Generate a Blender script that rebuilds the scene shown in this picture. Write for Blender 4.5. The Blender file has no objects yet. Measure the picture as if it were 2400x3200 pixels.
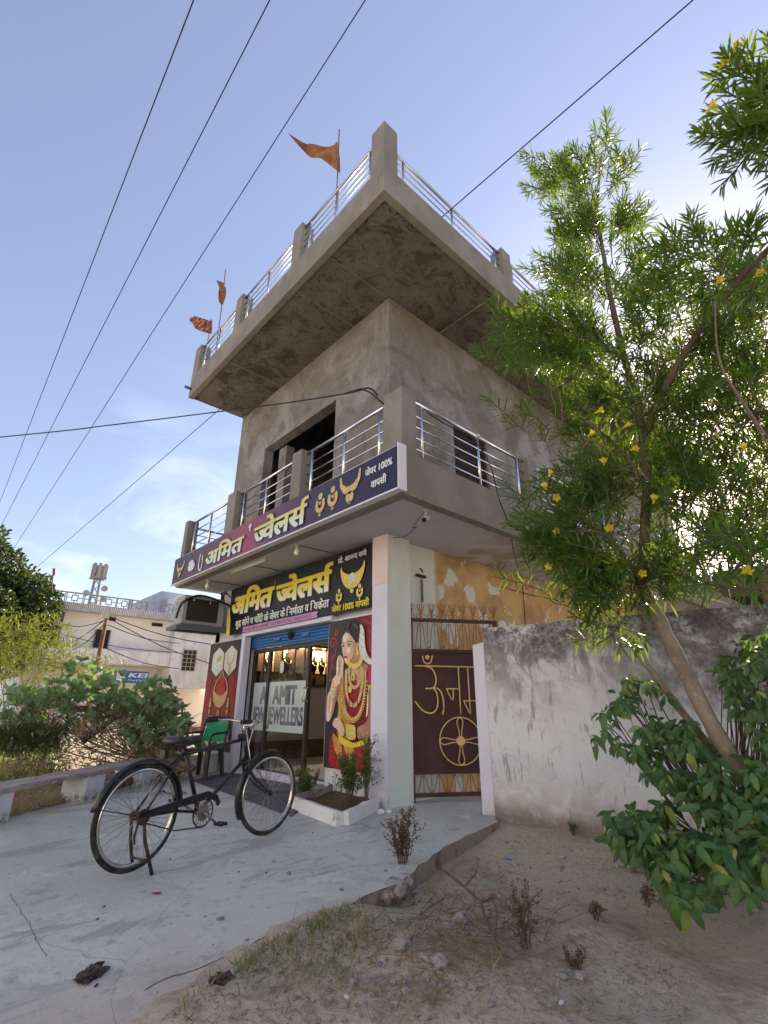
import bpy, bmesh, math, random
import numpy as np
from mathutils import Vector, Matrix, Quaternion, noise as mnoise
random.seed(7); RNG = np.random.default_rng(7)
SC = bpy.context.scene
COL = SC.collection

# ------------------------------------------------------------------ camera
CF = 1540.0
PIT, ROL, YAW = math.radians(21.174), math.radians(0.211), math.radians(47.779)
CPOS = Vector((-4.641, -4.998, 1.16))
_fh = Vector((math.cos(YAW), math.sin(YAW), 0)); _r = Vector((math.sin(YAW), -math.cos(YAW), 0)); _u = Vector((0, 0, 1))
_fw = _fh * math.cos(PIT) + _u * math.sin(PIT); _up = -_fh * math.sin(PIT) + _u * math.cos(PIT)
_r2 = _r * math.cos(ROL) + _up * math.sin(ROL); _u2 = -_r * math.sin(ROL) + _up * math.cos(ROL)
cam = bpy.data.cameras.new('camera'); camo = bpy.data.objects.new('camera', cam); COL.objects.link(camo)
M = Matrix((_r2, _u2, -_fw)).transposed().to_4x4(); M.translation = CPOS
camo.matrix_world = M
cam.sensor_fit = 'VERTICAL'; cam.sensor_height = 36; cam.lens = CF / 3200 * 36
cam.clip_start = 0.05; cam.clip_end = 2000
SC.camera = camo

def ray(x, y):
    return _fw + _r2 * ((x - 1200) / CF) - _u2 * ((y - 1600) / CF)
def P(x, y, ax, v):                     # photo pixel -> point on the plane axis = v
    d = ray(x, y); t = (v - CPOS[ax]) / d[ax]; return CPOS + d * t
def Q(x, y, dist):                      # photo pixel -> point at horizontal distance
    d = ray(x, y); return CPOS + d * (dist / math.hypot(d.x, d.y))
KD = 2400 / 1659.0

# ------------------------------------------------------------------ world, sun, exposure
SUN_AZ, SUN_EL = math.radians(9), math.radians(22)
W = bpy.data.worlds.new('World'); SC.world = W; W.use_nodes = True
nt = W.node_tree; N = nt.nodes; Lk = nt.links
bg = N['Background']; bg.inputs[1].default_value = 0.12
sky = N.new('ShaderNodeTexSky'); sky.sky_type = 'NISHITA'; sky.sun_disc = False
sky.sun_elevation = SUN_EL; sky.sun_rotation = math.radians(90) - SUN_AZ
sky.air_density = 1.3; sky.dust_density = 1.3; sky.ozone_density = 2.5; sky.altitude = 200
tc = N.new('ShaderNodeTexCoord')
# thin, high cloud mixed over the sky
mp = N.new('ShaderNodeMapping'); mp.inputs['Scale'].default_value = (1.6, 1.6, 4.5)
nz = N.new('ShaderNodeTexNoise'); nz.inputs['Scale'].default_value = 1.7; nz.inputs['Detail'].default_value = 6; nz.inputs['Roughness'].default_value = .55; nz.inputs['Distortion'].default_value = .4
rp = N.new('ShaderNodeMapRange'); rp.inputs[1].default_value = .50; rp.inputs[2].default_value = .78; rp.inputs[4].default_value = .8
sep = N.new('ShaderNodeSeparateXYZ'); hm = N.new('ShaderNodeMapRange'); hm.inputs[1].default_value = .72; hm.inputs[2].default_value = .12
mul = N.new('ShaderNodeMath'); mul.operation = 'MULTIPLY'
mx = N.new('ShaderNodeMix'); mx.data_type = 'RGBA'
tint = N.new('ShaderNodeMix'); tint.data_type = 'RGBA'; tint.blend_type = 'MULTIPLY'; tint.inputs[0].default_value = 1
tint.inputs[7].default_value = (1.06, .95, .99, 1)
lum = N.new('ShaderNodeHueSaturation'); lum.inputs['Saturation'].default_value = .35; lum.inputs['Value'].default_value = 1.7
flat = N.new('ShaderNodeMix'); flat.data_type = 'RGBA'; flat.inputs[0].default_value = .22; flat.inputs[7].default_value = (2.4, 2.6, 3.2, 1)
Lk.new(tc.outputs['Generated'], mp.inputs[0]); Lk.new(mp.outputs[0], nz.inputs['Vector']); Lk.new(nz.outputs[0], rp.inputs[0])
Lk.new(tc.outputs['Generated'], sep.inputs[0]); Lk.new(sep.outputs[2], hm.inputs[0])
Lk.new(rp.outputs[0], mul.inputs[0]); Lk.new(hm.outputs[0], mul.inputs[1])
Lk.new(sky.outputs[0], flat.inputs[6]); Lk.new(flat.outputs[2], tint.inputs[6])
Lk.new(tint.outputs[2], lum.inputs['Color']); Lk.new(tint.outputs[2], mx.inputs[6]); Lk.new(lum.outputs[0], mx.inputs[7])
Lk.new(mul.outputs[0], mx.inputs[0]); Lk.new(mx.outputs[2], bg.inputs[0])
sl = bpy.data.lights.new('sun', 'SUN'); sl.energy = 5.0; sl.angle = math.radians(.6); sl.color = (1, .84, .62)
so = bpy.data.objects.new('sun', sl); COL.objects.link(so)
sdir = Vector((math.cos(SUN_AZ) * math.cos(SUN_EL), math.sin(SUN_AZ) * math.cos(SUN_EL), math.sin(SUN_EL)))
so.rotation_euler = (-sdir).to_track_quat('-Z', 'Y').to_euler(); so.location = sdir * 50
VS = SC.view_settings; VS.view_transform = 'Standard'; VS.look = 'None'; VS.exposure = 1.18; VS.gamma = 1; VS.use_curve_mapping = False
SC.cycles.max_bounces = 7; SC.cycles.transparent_max_bounces = 12; SC.cycles.diffuse_bounces = 4

# ------------------------------------------------------------------ materials
def nm(name, base, layers=(), rough=.8, metal=0., bump=0., bscale=30., spec=.3, coord='world', bdist=.02, emit=None, trans=0):
    """procedural material: base colour, then noise-masked layers
    layer: dict(c, s, lo, hi, k, st=(x,y,z), d=detail, dis=distortion, m=(axis,a,b), kind='noise'|'voronoi'|'island')"""
    m = bpy.data.materials.new(name); m.use_nodes = True; t = m.node_tree; n = t.nodes; l = t.links
    b = n['Principled BSDF']; b.inputs['Roughness'].default_value = rough; b.inputs['Metallic'].default_value = metal
    b.inputs['Specular IOR Level'].default_value = spec
    if coord == 'world':
        g = n.new('ShaderNodeNewGeometry'); co = g.outputs['Position']
    else:
        g = n.new('ShaderNodeTexCoord'); co = g.outputs['Object']
    cur = None; rgb = n.new('ShaderNodeRGB'); rgb.outputs[0].default_value = (*base, 1); cur = rgb.outputs[0]
    for i, L in enumerate(layers):
        kind = L.get('kind', 'noise')
        if kind == 'island':
            gg = n.new('ShaderNodeNewGeometry'); src = gg.outputs['Random Per Island']
        elif kind == 'object':
            gg = n.new('ShaderNodeObjectInfo'); src = gg.outputs['Random']
        elif kind == 'const':
            gg = n.new('ShaderNodeValue'); gg.outputs[0].default_value = 1; src = gg.outputs[0]
        else:
            mpn = n.new('ShaderNodeMapping'); mpn.inputs['Scale'].default_value = L.get('st', (1, 1, 1)); mpn.inputs['Location'].default_value = (i * 3.7, i * 1.3, i * 5.1)
            l.new(co, mpn.inputs[0])
            if kind == 'crack':
                nn = n.new('ShaderNodeTexNoise'); nn.inputs['Scale'].default_value = L['s'] * 1.5; nn.inputs['Detail'].default_value = 5
                mm = n.new('ShaderNodeMix'); mm.data_type = 'RGBA'; mm.blend_type = 'LINEAR_LIGHT'; mm.inputs[0].default_value = L.get('dis', .25) 
                l.new(mpn.outputs[0], mm.inputs[6]); l.new(nn.outputs['Color'], mm.inputs[7]); l.new(mpn.outputs[0], nn.inputs['Vector'])
                vv = n.new('ShaderNodeTexVoronoi'); vv.feature = 'DISTANCE_TO_EDGE'; vv.inputs['Scale'].default_value = L['s']
                l.new(mm.outputs[2], vv.inputs['Vector']); src = vv.outputs['Distance']
            else:
                nn = n.new('ShaderNodeTexNoise'); nn.inputs['Scale'].default_value = L['s']; nn.inputs['Detail'].default_value = L.get('d', 6)
                nn.inputs['Roughness'].default_value = L.get('r', .6); nn.inputs['Distortion'].default_value = L.get('dis', 0)
                l.new(mpn.outputs[0], nn.inputs['Vector']); src = nn.outputs[0]
        mr = n.new('ShaderNodeMapRange'); mr.interpolation_type = 'SMOOTHSTEP' if kind not in('const',) else 'LINEAR'
        mr.inputs[1].default_value = L.get('lo', .45); mr.inputs[2].default_value = L.get('hi', .6); mr.inputs[4].default_value = L.get('k', 1)
        l.new(src, mr.inputs[0]); f = mr.outputs[0]
        if kind == 'const': mr.inputs[1].default_value = 0; mr.inputs[2].default_value = 1
        if 'm' in L:
            ms = L['m'] if isinstance(L['m'], list) else [L['m']]
            for (ax, a, bb) in ms:
                sp = n.new('ShaderNodeSeparateXYZ'); l.new(co, sp.inputs[0])
                m2 = n.new('ShaderNodeMapRange'); m2.inputs[1].default_value = a; m2.inputs[2].default_value = bb
                if L.get('mw', 0):
                    wn = n.new('ShaderNodeTexNoise'); wn.inputs['Scale'].default_value = L.get('mws', 2.); wn.inputs['Detail'].default_value = 6; l.new(co, wn.inputs['Vector'])
                    ma = n.new('ShaderNodeMath'); ma.operation = 'MULTIPLY_ADD'; ma.inputs[1].default_value = L['mw']
                    ms_ = n.new('ShaderNodeMath'); ms_.operation = 'ADD'; ms_.inputs[1].default_value = -L['mw'] * .5
                    l.new(wn.outputs[0], ma.inputs[0]); l.new(sp.outputs[ax], ma.inputs[2]); l.new(ma.outputs[0], ms_.inputs[0]); l.new(ms_.outputs[0], m2.inputs[0])
                else:
                    l.new(sp.outputs[ax], m2.inputs[0])
                mu = n.new('ShaderNodeMath'); mu.operation = 'MULTIPLY'; l.new(f, mu.inputs[0]); l.new(m2.outputs[0], mu.inputs[1]); f = mu.outputs[0]
        mixn = n.new('ShaderNodeMix'); mixn.data_type = 'RGBA'; l.new(f, mixn.inputs[0]); l.new(cur, mixn.inputs[6]); mixn.inputs[7].default_value = (*L['c'], 1)
        cur = mixn.outputs[2]
    l.new(cur, b.inputs['Base Color'])
    if bump:
        bn = n.new('ShaderNodeTexNoise'); bn.inputs['Scale'].default_value = bscale; bn.inputs['Detail'].default_value = 8; bn.inputs['Roughness'].default_value = .65
        l.new(co, bn.inputs['Vector']); bb = n.new('ShaderNodeBump'); bb.inputs['Strength'].default_value = bump; bb.inputs['Distance'].default_value = bdist
        l.new(bn.outputs[0], bb.inputs['Height']); l.new(bb.outputs[0], b.inputs['Normal'])
    if emit:
        b.inputs['Emission Color'].default_value = (*emit[0], 1); b.inputs['Emission Strength'].default_value = emit[1]
    return m

def leafmat(name, c1, c2, tr, k=.35, rough=.45, c3=None, spec=.4):
    m = bpy.data.materials.new(name); m.use_nodes = True; t = m.node_tree; n = t.nodes; l = t.links
    b = n['Principled BSDF']; b.inputs['Roughness'].default_value = rough; b.inputs['Specular IOR Level'].default_value = spec
    g = n.new('ShaderNodeNewGeometry'); oi = n.new('ShaderNodeObjectInfo'); ad = n.new('ShaderNodeMath'); ad.operation = 'ADD'; l.new(g.outputs['Random Per Island'], ad.inputs[0]); l.new(oi.outputs['Random'], ad.inputs[1])
    fr = n.new('ShaderNodeMath'); fr.operation = 'FRACT'; l.new(ad.outputs[0], fr.inputs[0])
    cr = n.new('ShaderNodeValToRGB'); cr.color_ramp.elements[0].color = (*c1, 1); cr.color_ramp.elements[1].color = (*c2, 1)
    if c3:
        e = cr.color_ramp.elements.new(.93); e.color = (*c2, 1); cr.color_ramp.elements[-1].color = (*c3, 1)
    l.new(fr.outputs[0], cr.inputs[0]); l.new(cr.outputs[0], b.inputs['Base Color'])
    tl = n.new('ShaderNodeBsdfTranslucent'); tl.inputs[0].default_value = (*tr, 1)
    mxs = n.new('ShaderNodeMixShader'); mxs.inputs[0].default_value = k
    l.new(b.outputs[0], mxs.inputs[1]); l.new(tl.outputs[0], mxs.inputs[2]); l.new(mxs.outputs[0], n['Material Output'].inputs[0])
    return m

def glassmat(name, col=(.9, .95, .95), rough=.02, k=.12):
    m = bpy.data.materials.new(name); m.use_nodes = True; t = m.node_tree; n = t.nodes; l = t.links
    n.remove(n['Principled BSDF'])
    tr = n.new('ShaderNodeBsdfTransparent'); tr.inputs[0].default_value = (*col, 1)
    gl = n.new('ShaderNodeBsdfGlossy'); gl.inputs['Roughness'].default_value = rough
    fr = n.new('ShaderNodeLayerWeight'); fr.inputs[0].default_value = .5; pw = n.new('ShaderNodeMath'); pw.operation = 'POWER'; pw.inputs[1].default_value = 3.; l.new(fr.outputs['Facing'], pw.inputs[0])
    ad = n.new('ShaderNodeMath'); ad.operation = 'MULTIPLY_ADD'; ad.inputs[1].default_value = .45; ad.inputs[2].default_value = k; l.new(pw.outputs[0], ad.inputs[0])
    ms = n.new('ShaderNodeMixShader'); l.new(ad.outputs[0], ms.inputs[0]); l.new(tr.outputs[0], ms.inputs[1]); l.new(gl.outputs[0], ms.inputs[2]); l.new(ms.outputs[0], n['Material Output'].inputs[0])
    return m

MT = {}
MT['render_wall'] = nm('cement_render_wall', (.185, .168, .15), [
    dict(c=(.315, .305, .295), s=.9, lo=.42, hi=.66, k=.85, d=7, dis=.8),
    dict(c=(.13, .11, .09), s=1.7, lo=.50, hi=.66, k=.7, d=8, dis=1.2),
    dict(c=(.28, .24, .20), s=5, lo=.5, hi=.7, k=.35, d=8, dis=.6),
    dict(c=(.18, .155, .13), s=3.2, st=(1, 1, .25), lo=.57, hi=.75, k=.5, d=8),
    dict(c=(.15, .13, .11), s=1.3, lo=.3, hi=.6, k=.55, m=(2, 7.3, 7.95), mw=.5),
    dict(c=(.10, .085, .07), s=16, lo=.56, hi=.64, k=.5, d=9),
    dict(c=(.09, .08, .07), s=.9, kind='crack', lo=.0016, hi=.0, k=.6, dis=.3)], rough=.93, bump=.5, bscale=14, bdist=.02)
MT['render_parapet'] = nm('cement_render_parapet', (.205, .185, .16), [
    dict(c=(.275, .255, .225), s=1.6, lo=.42, hi=.66, k=.7, d=7),
    dict(c=(.145, .125, .105), s=2.6, st=(1, 1, .4), lo=.52, hi=.72, k=.6, d=8),
    dict(c=(.17, .15, .13), s=18, lo=.58, hi=.72, k=.35, d=5)], rough=.93, bump=.7, bscale=35, bdist=.012)
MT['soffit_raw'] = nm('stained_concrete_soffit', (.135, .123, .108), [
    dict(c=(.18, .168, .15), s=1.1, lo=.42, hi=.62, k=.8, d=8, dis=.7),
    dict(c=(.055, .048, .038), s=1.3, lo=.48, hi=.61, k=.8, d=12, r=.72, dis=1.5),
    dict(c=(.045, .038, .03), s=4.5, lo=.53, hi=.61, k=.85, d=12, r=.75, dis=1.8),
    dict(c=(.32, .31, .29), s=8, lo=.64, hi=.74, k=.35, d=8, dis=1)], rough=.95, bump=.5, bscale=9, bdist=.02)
MT['soffit_paint'] = nm('whitewashed_soffit', (.50, .485, .515), [
    dict(c=(.41, .395, .42), s=1.2, lo=.45, hi=.7, k=.6, d=7),
    dict(c=(.42, .39, .36), s=3.3, lo=.58, hi=.72, k=.45, d=9, dis=.8),
    dict(c=(.33, .29, .25), s=1.4, lo=.42, hi=.56, k=.9, d=9, dis=1.2, m=(0, .9, 1.5), mw=1.0),
    dict(c=(.14, .11, .09), s=5, st=(1, 1, 1), lo=.53, hi=.62, k=.8, d=9, m=[(0, .2, .6), (1, -1.0, -1.25)], mw=.3)], rough=.8, bump=.25, bscale=12)
MT['wall_white'] = nm('pale_grey_green_wall_paint', (.60, .64, .62), [
    dict(c=(.50, .53, .50), s=1.6, lo=.45, hi=.7, k=.5),
    dict(c=(.35, .34, .31), s=9, lo=.62, hi=.72, k=.35, d=9),
    dict(c=(.55, .36, .17), s=1.5, lo=.3, hi=.42, k=1, m=(0, .93, 1.02), mw=.14, mws=3.),
    dict(c=(.60, .42, .20), s=.8, lo=.4, hi=.6, k=.8, m=(0, .95, 1.05)),
    dict(c=(.30, .17, .08), s=1.3, lo=.42, hi=.62, k=.65, m=(0, .95, 1.05), d=9),
    dict(c=(.60, .62, .62), s=2.6, st=(1, 1, .7), lo=.575, hi=.59, k=.95, d=8, m=(0, .95, 1.1)),
    dict(c=(.22, .15, .10), s=2.0, lo=.2, hi=.5, k=.55, m=[(2, 3.15, 3.42), (0, .9, 1.3)], mw=.3)], rough=.85, bump=.25, bscale=20, bdist=.01)
MT['wall_lavender'] = nm('lavender_white_paint', (.62, .63, .73), [
    dict(c=(.54, .55, .62), s=1.5, lo=.45, hi=.7, k=.6), dict(c=(.42, .38, .38), s=12, lo=.64, hi=.74, k=.4, d=8),
    dict(c=(.4, .36, .32), s=4, lo=.4, hi=.6, k=.8, m=(2, .22, .0), mw=.2)], rough=.75, bump=.15, bscale=25, bdist=.008)
MT['pink_panel'] = nm('pale_pink_panel', (.66, .57, .57), [dict(c=(.55, .47, .46), s=3, lo=.45, hi=.7, k=.6)], rough=.7, bump=.1)
MT['white_plaster'] = nm('white_plinth_plaster', (.70, .71, .72), [
    dict(c=(.55, .54, .52), s=3, lo=.48, hi=.68, k=.7, d=8), dict(c=(.33, .28, .22), s=7, lo=.6, hi=.7, k=.8, d=9)], rough=.85, bump=.45, bscale=22, bdist=.012)
MT['boundary'] = nm('mould_stained_whitewash', (.66, .69, .745), [
    dict(c=(.56, .59, .635), s=1.5, lo=.42, hi=.65, k=.7, d=8, dis=.5),
    dict(c=(.42, .425, .44), s=6, lo=.53, hi=.66, k=.65, d=12, r=.75, dis=.8),
    dict(c=(.27, .265, .27), s=14, st=(1, 1, .2), lo=.57, hi=.66, k=.7, d=8),
    dict(c=(.22, .20, .19), s=2.6, st=(1, 1, .6), lo=.44, hi=.56, k=.85, d=12, r=.72, dis=1., m=(2, .95, 1.75), mw=.9, mws=1.6),
    dict(c=(.085, .075, .075), s=4.5, lo=.42, hi=.60, k=.92, d=12, r=.75, dis=.6, m=(2, 1.35, 1.95), mw=.8, mws=1.8),
    dict(c=(.10, .088, .085), s=3.5, lo=.35, hi=.55, k=.8, d=12, r=.75, m=[(1, -2.2, -3.4), (2, .9, 1.4)], mw=.8),
    dict(c=(.06, .055, .055), s=30, lo=.5, hi=.62, k=.8, d=8, r=.7, m=(2, 1.6, 1.95), mw=.4),
    dict(c=(.45, .42, .39), s=5, lo=.35, hi=.6, k=.75, d=9, m=(2, .42, .15), mw=.35),
    dict(c=(.22, .185, .15), s=5, lo=.25, hi=.5, k=.92, d=9, m=(2, .22, .0), mw=.3, mws=3.),
    dict(c=(.16, .33, .31), s=9, lo=.62, hi=.66, k=.7, d=8, m=[(1, -1.9, -2.6), (2, 1.5, 1.7)])], rough=.92, bump=.9, bscale=18, bdist=.02)
MT['concrete'] = nm('apron_concrete', (.53, .535, .485), [
    dict(c=(.44, .445, .405), s=.7, lo=.44, hi=.58, k=.8, d=10, dis=.7),
    dict(c=(.60, .60, .55), s=1.3, lo=.52, hi=.62, k=.75, d=10, r=.65, dis=.8),
    dict(c=(.31, .31, .30), s=1.0, st=(1, 2.2, 1), lo=.55, hi=.62, k=.75, d=12, r=.72, dis=.9),
    dict(c=(.38, .38, .365), s=3.4, st=(1.6, 1, 1), lo=.55, hi=.62, k=.6, d=12, r=.72, dis=.6),
    dict(c=(.45, .395, .33), s=1.8, lo=.30, hi=.5, k=.9, d=10, m=(1, -1.75, -2.5), mw=1.0),
    dict(c=(.24, .235, .225), s=14, lo=.56, hi=.66, k=.45, d=8),
    dict(c=(.13, .12, .11), s=70, lo=.66, hi=.70, k=.7, d=3),
    dict(c=(.17, .16, .15), s=.42, kind='crack', lo=.0018, hi=.0, k=.45, dis=.25),
    dict(c=(.62, .61, .58), s=48, lo=.64, hi=.7, k=.4, d=3)], rough=.88, bump=.5, bscale=30, bdist=.012)
MT['mortar_side'] = nm('brown_slab_edge', (.33, .27, .235), [dict(c=(.36, .31, .28), s=4, lo=.5, hi=.65, k=.8, d=9), dict(c=(.12, .09, .075), s=7, lo=.5, hi=.65, k=.8, d=9)], rough=.95, bump=.9, bscale=15, bdist=.03)
MT['dirt'] = nm('dusty_ground', (.52, .445, .345), [
    dict(c=(.60, .53, .43), s=.7, lo=.45, hi=.65, k=.8, d=9, dis=.6),
    dict(c=(.33, .265, .195), s=1.8, lo=.5, hi=.66, k=.75, d=10, r=.7, dis=.7),
    dict(c=(.17, .135, .105), s=6, lo=.56, hi=.68, k=.65, d=10, r=.72, dis=1),
    dict(c=(.27, .22, .13), s=16, lo=.58, hi=.68, k=.6, d=8, dis=2),
    dict(c=(.5, .46, .42), s=38, lo=.63, hi=.7, k=.7, d=6),
    dict(c=(.10, .08, .065), s=28, lo=.62, hi=.7, k=.7, d=7)], rough=.97, bump=1.0, bscale=22, bdist=.035)
MT['black_paint'] = nm('black_enamel', (.012, .012, .014), [dict(c=(.10, .06, .04), s=30, lo=.6, hi=.7, k=.5, coord=1)], rough=.32, spec=.5)
MT['rust_metal'] = nm('greasy_rusty_metal', (.05, .035, .028), [dict(c=(.16, .08, .045), s=40, lo=.5, hi=.65, k=.7)], rough=.7, metal=.4, bump=.3, bscale=90)
MT['rubber'] = nm('tyre_rubber', (.022, .021, .020), [dict(c=(.13, .12, .105), s=12, lo=.45, hi=.65, k=.45)], rough=.85)
MT['chrome'] = nm('worn_chrome', (.62, .60, .56), [dict(c=(.22, .16, .11), s=40, lo=.58, hi=.7, k=.7)], rough=.22, metal=1.)
MT['spoke'] = nm('spoke_steel', (.30, .29, .28), rough=.4, metal=.8)
MT['crank'] = nm('dull_steel', (.30, .28, .25), [dict(c=(.14, .10, .07), s=50, lo=.5, hi=.65, k=.7)], rough=.5, metal=.8)
MT['leather'] = nm('black_saddle_vinyl', (.02, .02, .026), [dict(c=(.30, .29, .28), s=14, lo=.66, hi=.7, k=.7)], rough=.38, spec=.5)
MT['steel'] = nm('polished_steel_tube', (.72, .74, .76), [dict(c=(.5, .5, .5), s=4, lo=.5, hi=.7, k=.4)], rough=.18, metal=1.)
MT['steel_dark'] = nm('weathered_steel_tube', (.45, .46, .50), rough=.3, metal=1.)
MT['brown_gate'] = nm('maroon_gate_paint', (.055, .022, .022), [dict(c=(.085, .04, .038), s=3, lo=.45, hi=.65, k=.6), dict(c=(.16, .07, .04), s=26, lo=.62, hi=.7, k=.5)], rough=.5, bump=.1, bscale=8)
MT['gate_rod'] = nm('rusty_gate_rod', (.22, .11, .045), [dict(c=(.40, .24, .09), s=20, lo=.5, hi=.65, k=.8)], rough=.6)
MT['gate_gold'] = nm('gate_gold_paint', (.66, .45, .20), [dict(c=(.40, .20, .09), s=20, lo=.55, hi=.68, k=.7)], rough=.55)
MT['plastic_brown'] = nm('brown_plastic', (.035, .02, .018), [dict(c=(.06, .04, .035), s=4, lo=.4, hi=.7, k=.7)], rough=.38, spec=.5)
MT['mat_rubber'] = nm('grey_door_mat', (.10, .10, .105), [dict(c=(.19, .19, .19), s=3, lo=.45, hi=.65, k=.6, d=8)], rough=.9, bump=.8, bscale=60, bdist=.02)
MT['soil'] = nm('planter_soil', (.13, .085, .055), [dict(c=(.22, .15, .10), s=9, lo=.5, hi=.65, k=.8, d=8)], rough=.97, bump=1, bscale=40, bdist=.04)
MT['blue'] = nm('blue_shutter_paint', (.02, .12, .36), [dict(c=(.03, .16, .42), s=3, lo=.4, hi=.7, k=.7), dict(c=(.08, .10, .14), s=14, lo=.6, hi=.7, k=.5)], rough=.42, spec=.5)
MT['dark_frame'] = nm('dark_door_frame', (.045, .033, .028), [dict(c=(.08, .055, .045), s=6, lo=.5, hi=.65, k=.5)], rough=.4)
MT['glass'] = glassmat('door_glass', k=.02)
MT['frost'] = nm('frosted_film', (.50, .585, .575), [dict(c=(.45, .53, .53), s=1.2, lo=.4, hi=.7, k=.8)], rough=.35, spec=.6)
MT['frost_clear'] = nm('letter_cutout_glass', (.20, .21, .22), [dict(c=(.10, .11, .14), s=3.5, lo=.45, hi=.6, k=.9), dict(c=(.34, .27, .28), s=5, lo=.55, hi=.65, k=.7)], rough=.12, spec=.6)
MT['shop_wall'] = nm('cream_shop_wall', (.62, .57, .50), rough=.7)
MT['tile'] = nm('white_floor_tile', (.66, .69, .74), [dict(c=(.5, .53, .58), s=1, lo=.4, hi=.7, k=.5)], rough=.15, spec=.6)
MT['wood'] = nm('dark_showcase_wood', (.07, .035, .022), [dict(c=(.12, .06, .03), s=4, st=(1, 1, 8), lo=.45, hi=.6, k=.7)], rough=.4)
MT['counter'] = nm('counter_panel', (.30, .28, .29), rough=.4)
MT['velvet'] = nm('black_velvet_bust', (.01, .01, .011), rough=.9)
MT['gold'] = nm('gold_ornament', (.75, .50, .16), rough=.3, metal=1.)
MT['lamp_warm'] = nm('warm_spot_lamp', (1, .8, .5), emit=((1, .62, .28), 14))
MT['backlit'] = nm('warm_display_back', (.74, .60, .44), [dict(c=(.5, .34, .2), s=4, lo=.4, hi=.7, k=.6)], rough=.7)
MT['pvc_grey'] = nm('grey_painted_metal', (.33, .35, .35), [dict(c=(.24, .25, .25), s=4, lo=.45, hi=.65, k=.6), dict(c=(.42, .44, .44), s=9, lo=.55, hi=.7, k=.5)], rough=.55, bump=.1)
MT['pvc_dark'] = nm('dark_blue_grey_bracket', (.10, .13, .15), [dict(c=(.16, .18, .19), s=5, lo=.45, hi=.65, k=.6)], rough=.6)
MT['mesh_dark'] = nm('dark_cooler_pad', (.05, .045, .038), [dict(c=(.025, .022, .02), s=160, lo=.45, hi=.55, k=.9, d=2)], rough=.9, bump=.5, bscale=140, bdist=.01)
MT['bulb'] = nm('milky_bulb_glass', (.75, .74, .68), rough=.2, spec=.6)
MT['plastic_white'] = nm('off_white_plastic', (.55, .53, .47), [dict(c=(.35, .32, .27), s=20, lo=.5, hi=.7, k=.5)], rough=.5)
MT['black_plastic'] = nm('black_plastic', (.015, .015, .016), rough=.4)
MT['cable'] = nm('black_cable', (.02, .022, .03), rough=.6)
MT['wire_al'] = nm('overhead_wire', (.035, .04, .06), rough=1, spec=0)
MT['bark_pale'] = nm('pale_trunk_bark', (.27, .225, .18), [dict(c=(.17, .135, .105), s=6, st=(1, 1, .35), lo=.48, hi=.62, k=.7, d=9), dict(c=(.36, .32, .27), s=15, lo=.56, hi=.66, k=.7, d=8)], rough=.92, bump=.9, bscale=32, bdist=.012)
MT['flag'] = nm('faded_orange_cloth', (.22, .075, .03), [dict(c=(.30, .15, .06), s=5, lo=.45, hi=.62, k=.8), dict(c=(.30, .08, .03), s=12, lo=.55, hi=.68, k=.6)], rough=.9)
MT['flag_dark'] = nm('maroon_orange_cloth', (.16, .03, .025), [dict(c=(.50, .26, .12), s=8, lo=.48, hi=.6, k=.8)], rough=.9)
MT['bark'] = nm('grey_brown_bark', (.13, .098, .072), [dict(c=(.075, .055, .04), s=8, st=(1, 1, .3), lo=.45, hi=.65, k=.8, d=8), dict(c=(.20, .165, .13), s=14, lo=.56, hi=.68, k=.6, d=8)], rough=.9, bump=.7, bscale=30, bdist=.012)
MT['dry'] = nm('dry_twig', (.17, .125, .09), [dict(c=(.14, .10, .075), s=15, lo=.45, hi=.65, k=.8)], rough=.9)
MT['dry_dark'] = nm('dark_dry_twig', (.11, .08, .06), [dict(c=(.2, .15, .11), s=15, lo=.45, hi=.65, k=.6)], rough=.9)
MT['oleander'] = leafmat('oleander_leaf', (.014, .05, .014), (.06, .15, .028), (.32, .45, .03), .31, .36, c3=(.12, .17, .03), spec=.55)
MT['oleander_far'] = leafmat('far_oleander_leaf', (.06, .095, .018), (.12, .15, .025), (.34, .38, .03), .32, .5)
MT['shrub'] = leafmat('broad_shrub_leaf', (.022, .07, .022), (.065, .15, .035), (.24, .38, .05), .25, .5, c3=(.26, .28, .07), spec=.5)
MT['calo'] = leafmat('milkweed_leaf', (.11, .21, .10), (.22, .34, .18), (.32, .46, .12), .35, .5, c3=(.34, .42, .28))
MT['treeleaf'] = leafmat('dark_tree_leaf', (.016, .035, .014), (.04, .07, .018), (.16, .20, .02), .2, .4)
MT['basil'] = leafmat('dry_small_leaf', (.05, .09, .025), (.12, .15, .05), (.3, .4, .1), .3, .6, c3=(.20, .13, .06))
MT['weed'] = leafmat('purple_brown_weed_leaf', (.09, .055, .05), (.15, .11, .07), (.2, .14, .08), .25, .7, c3=(.07, .11, .04))
MT['drygrass'] = leafmat('dry_grass_blade', (.26, .20, .12), (.38, .30, .18), (.5, .42, .22), .35, .8, c3=(.16, .13, .08))
MT['greengrass'] = leafmat('green_grass_blade', (.06, .10, .035), (.13, .16, .06), (.3, .4, .1), .35, .6, c3=(.30, .26, .14))
MT['flower'] = leafmat('yellow_flower', (.75, .58, .03), (.80, .66, .08), (.9, .8, .1), .4, .6)
MT['stone'] = nm('grey_stone', (.22, .205, .195), [dict(c=(.33, .30, .27), s=9, lo=.45, hi=.65, k=.8, d=8), dict(c=(.13, .12, .115), s=20, lo=.55, hi=.65, k=.6)], rough=.9, bump=.5, bscale=30)
MT['brick'] = nm('old_brick', (.28, .13, .09), [dict(c=(.36, .24, .18), s=9, lo=.45, hi=.65, k=.7, d=8)], rough=.95, bump=.6, bscale=40)
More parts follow.
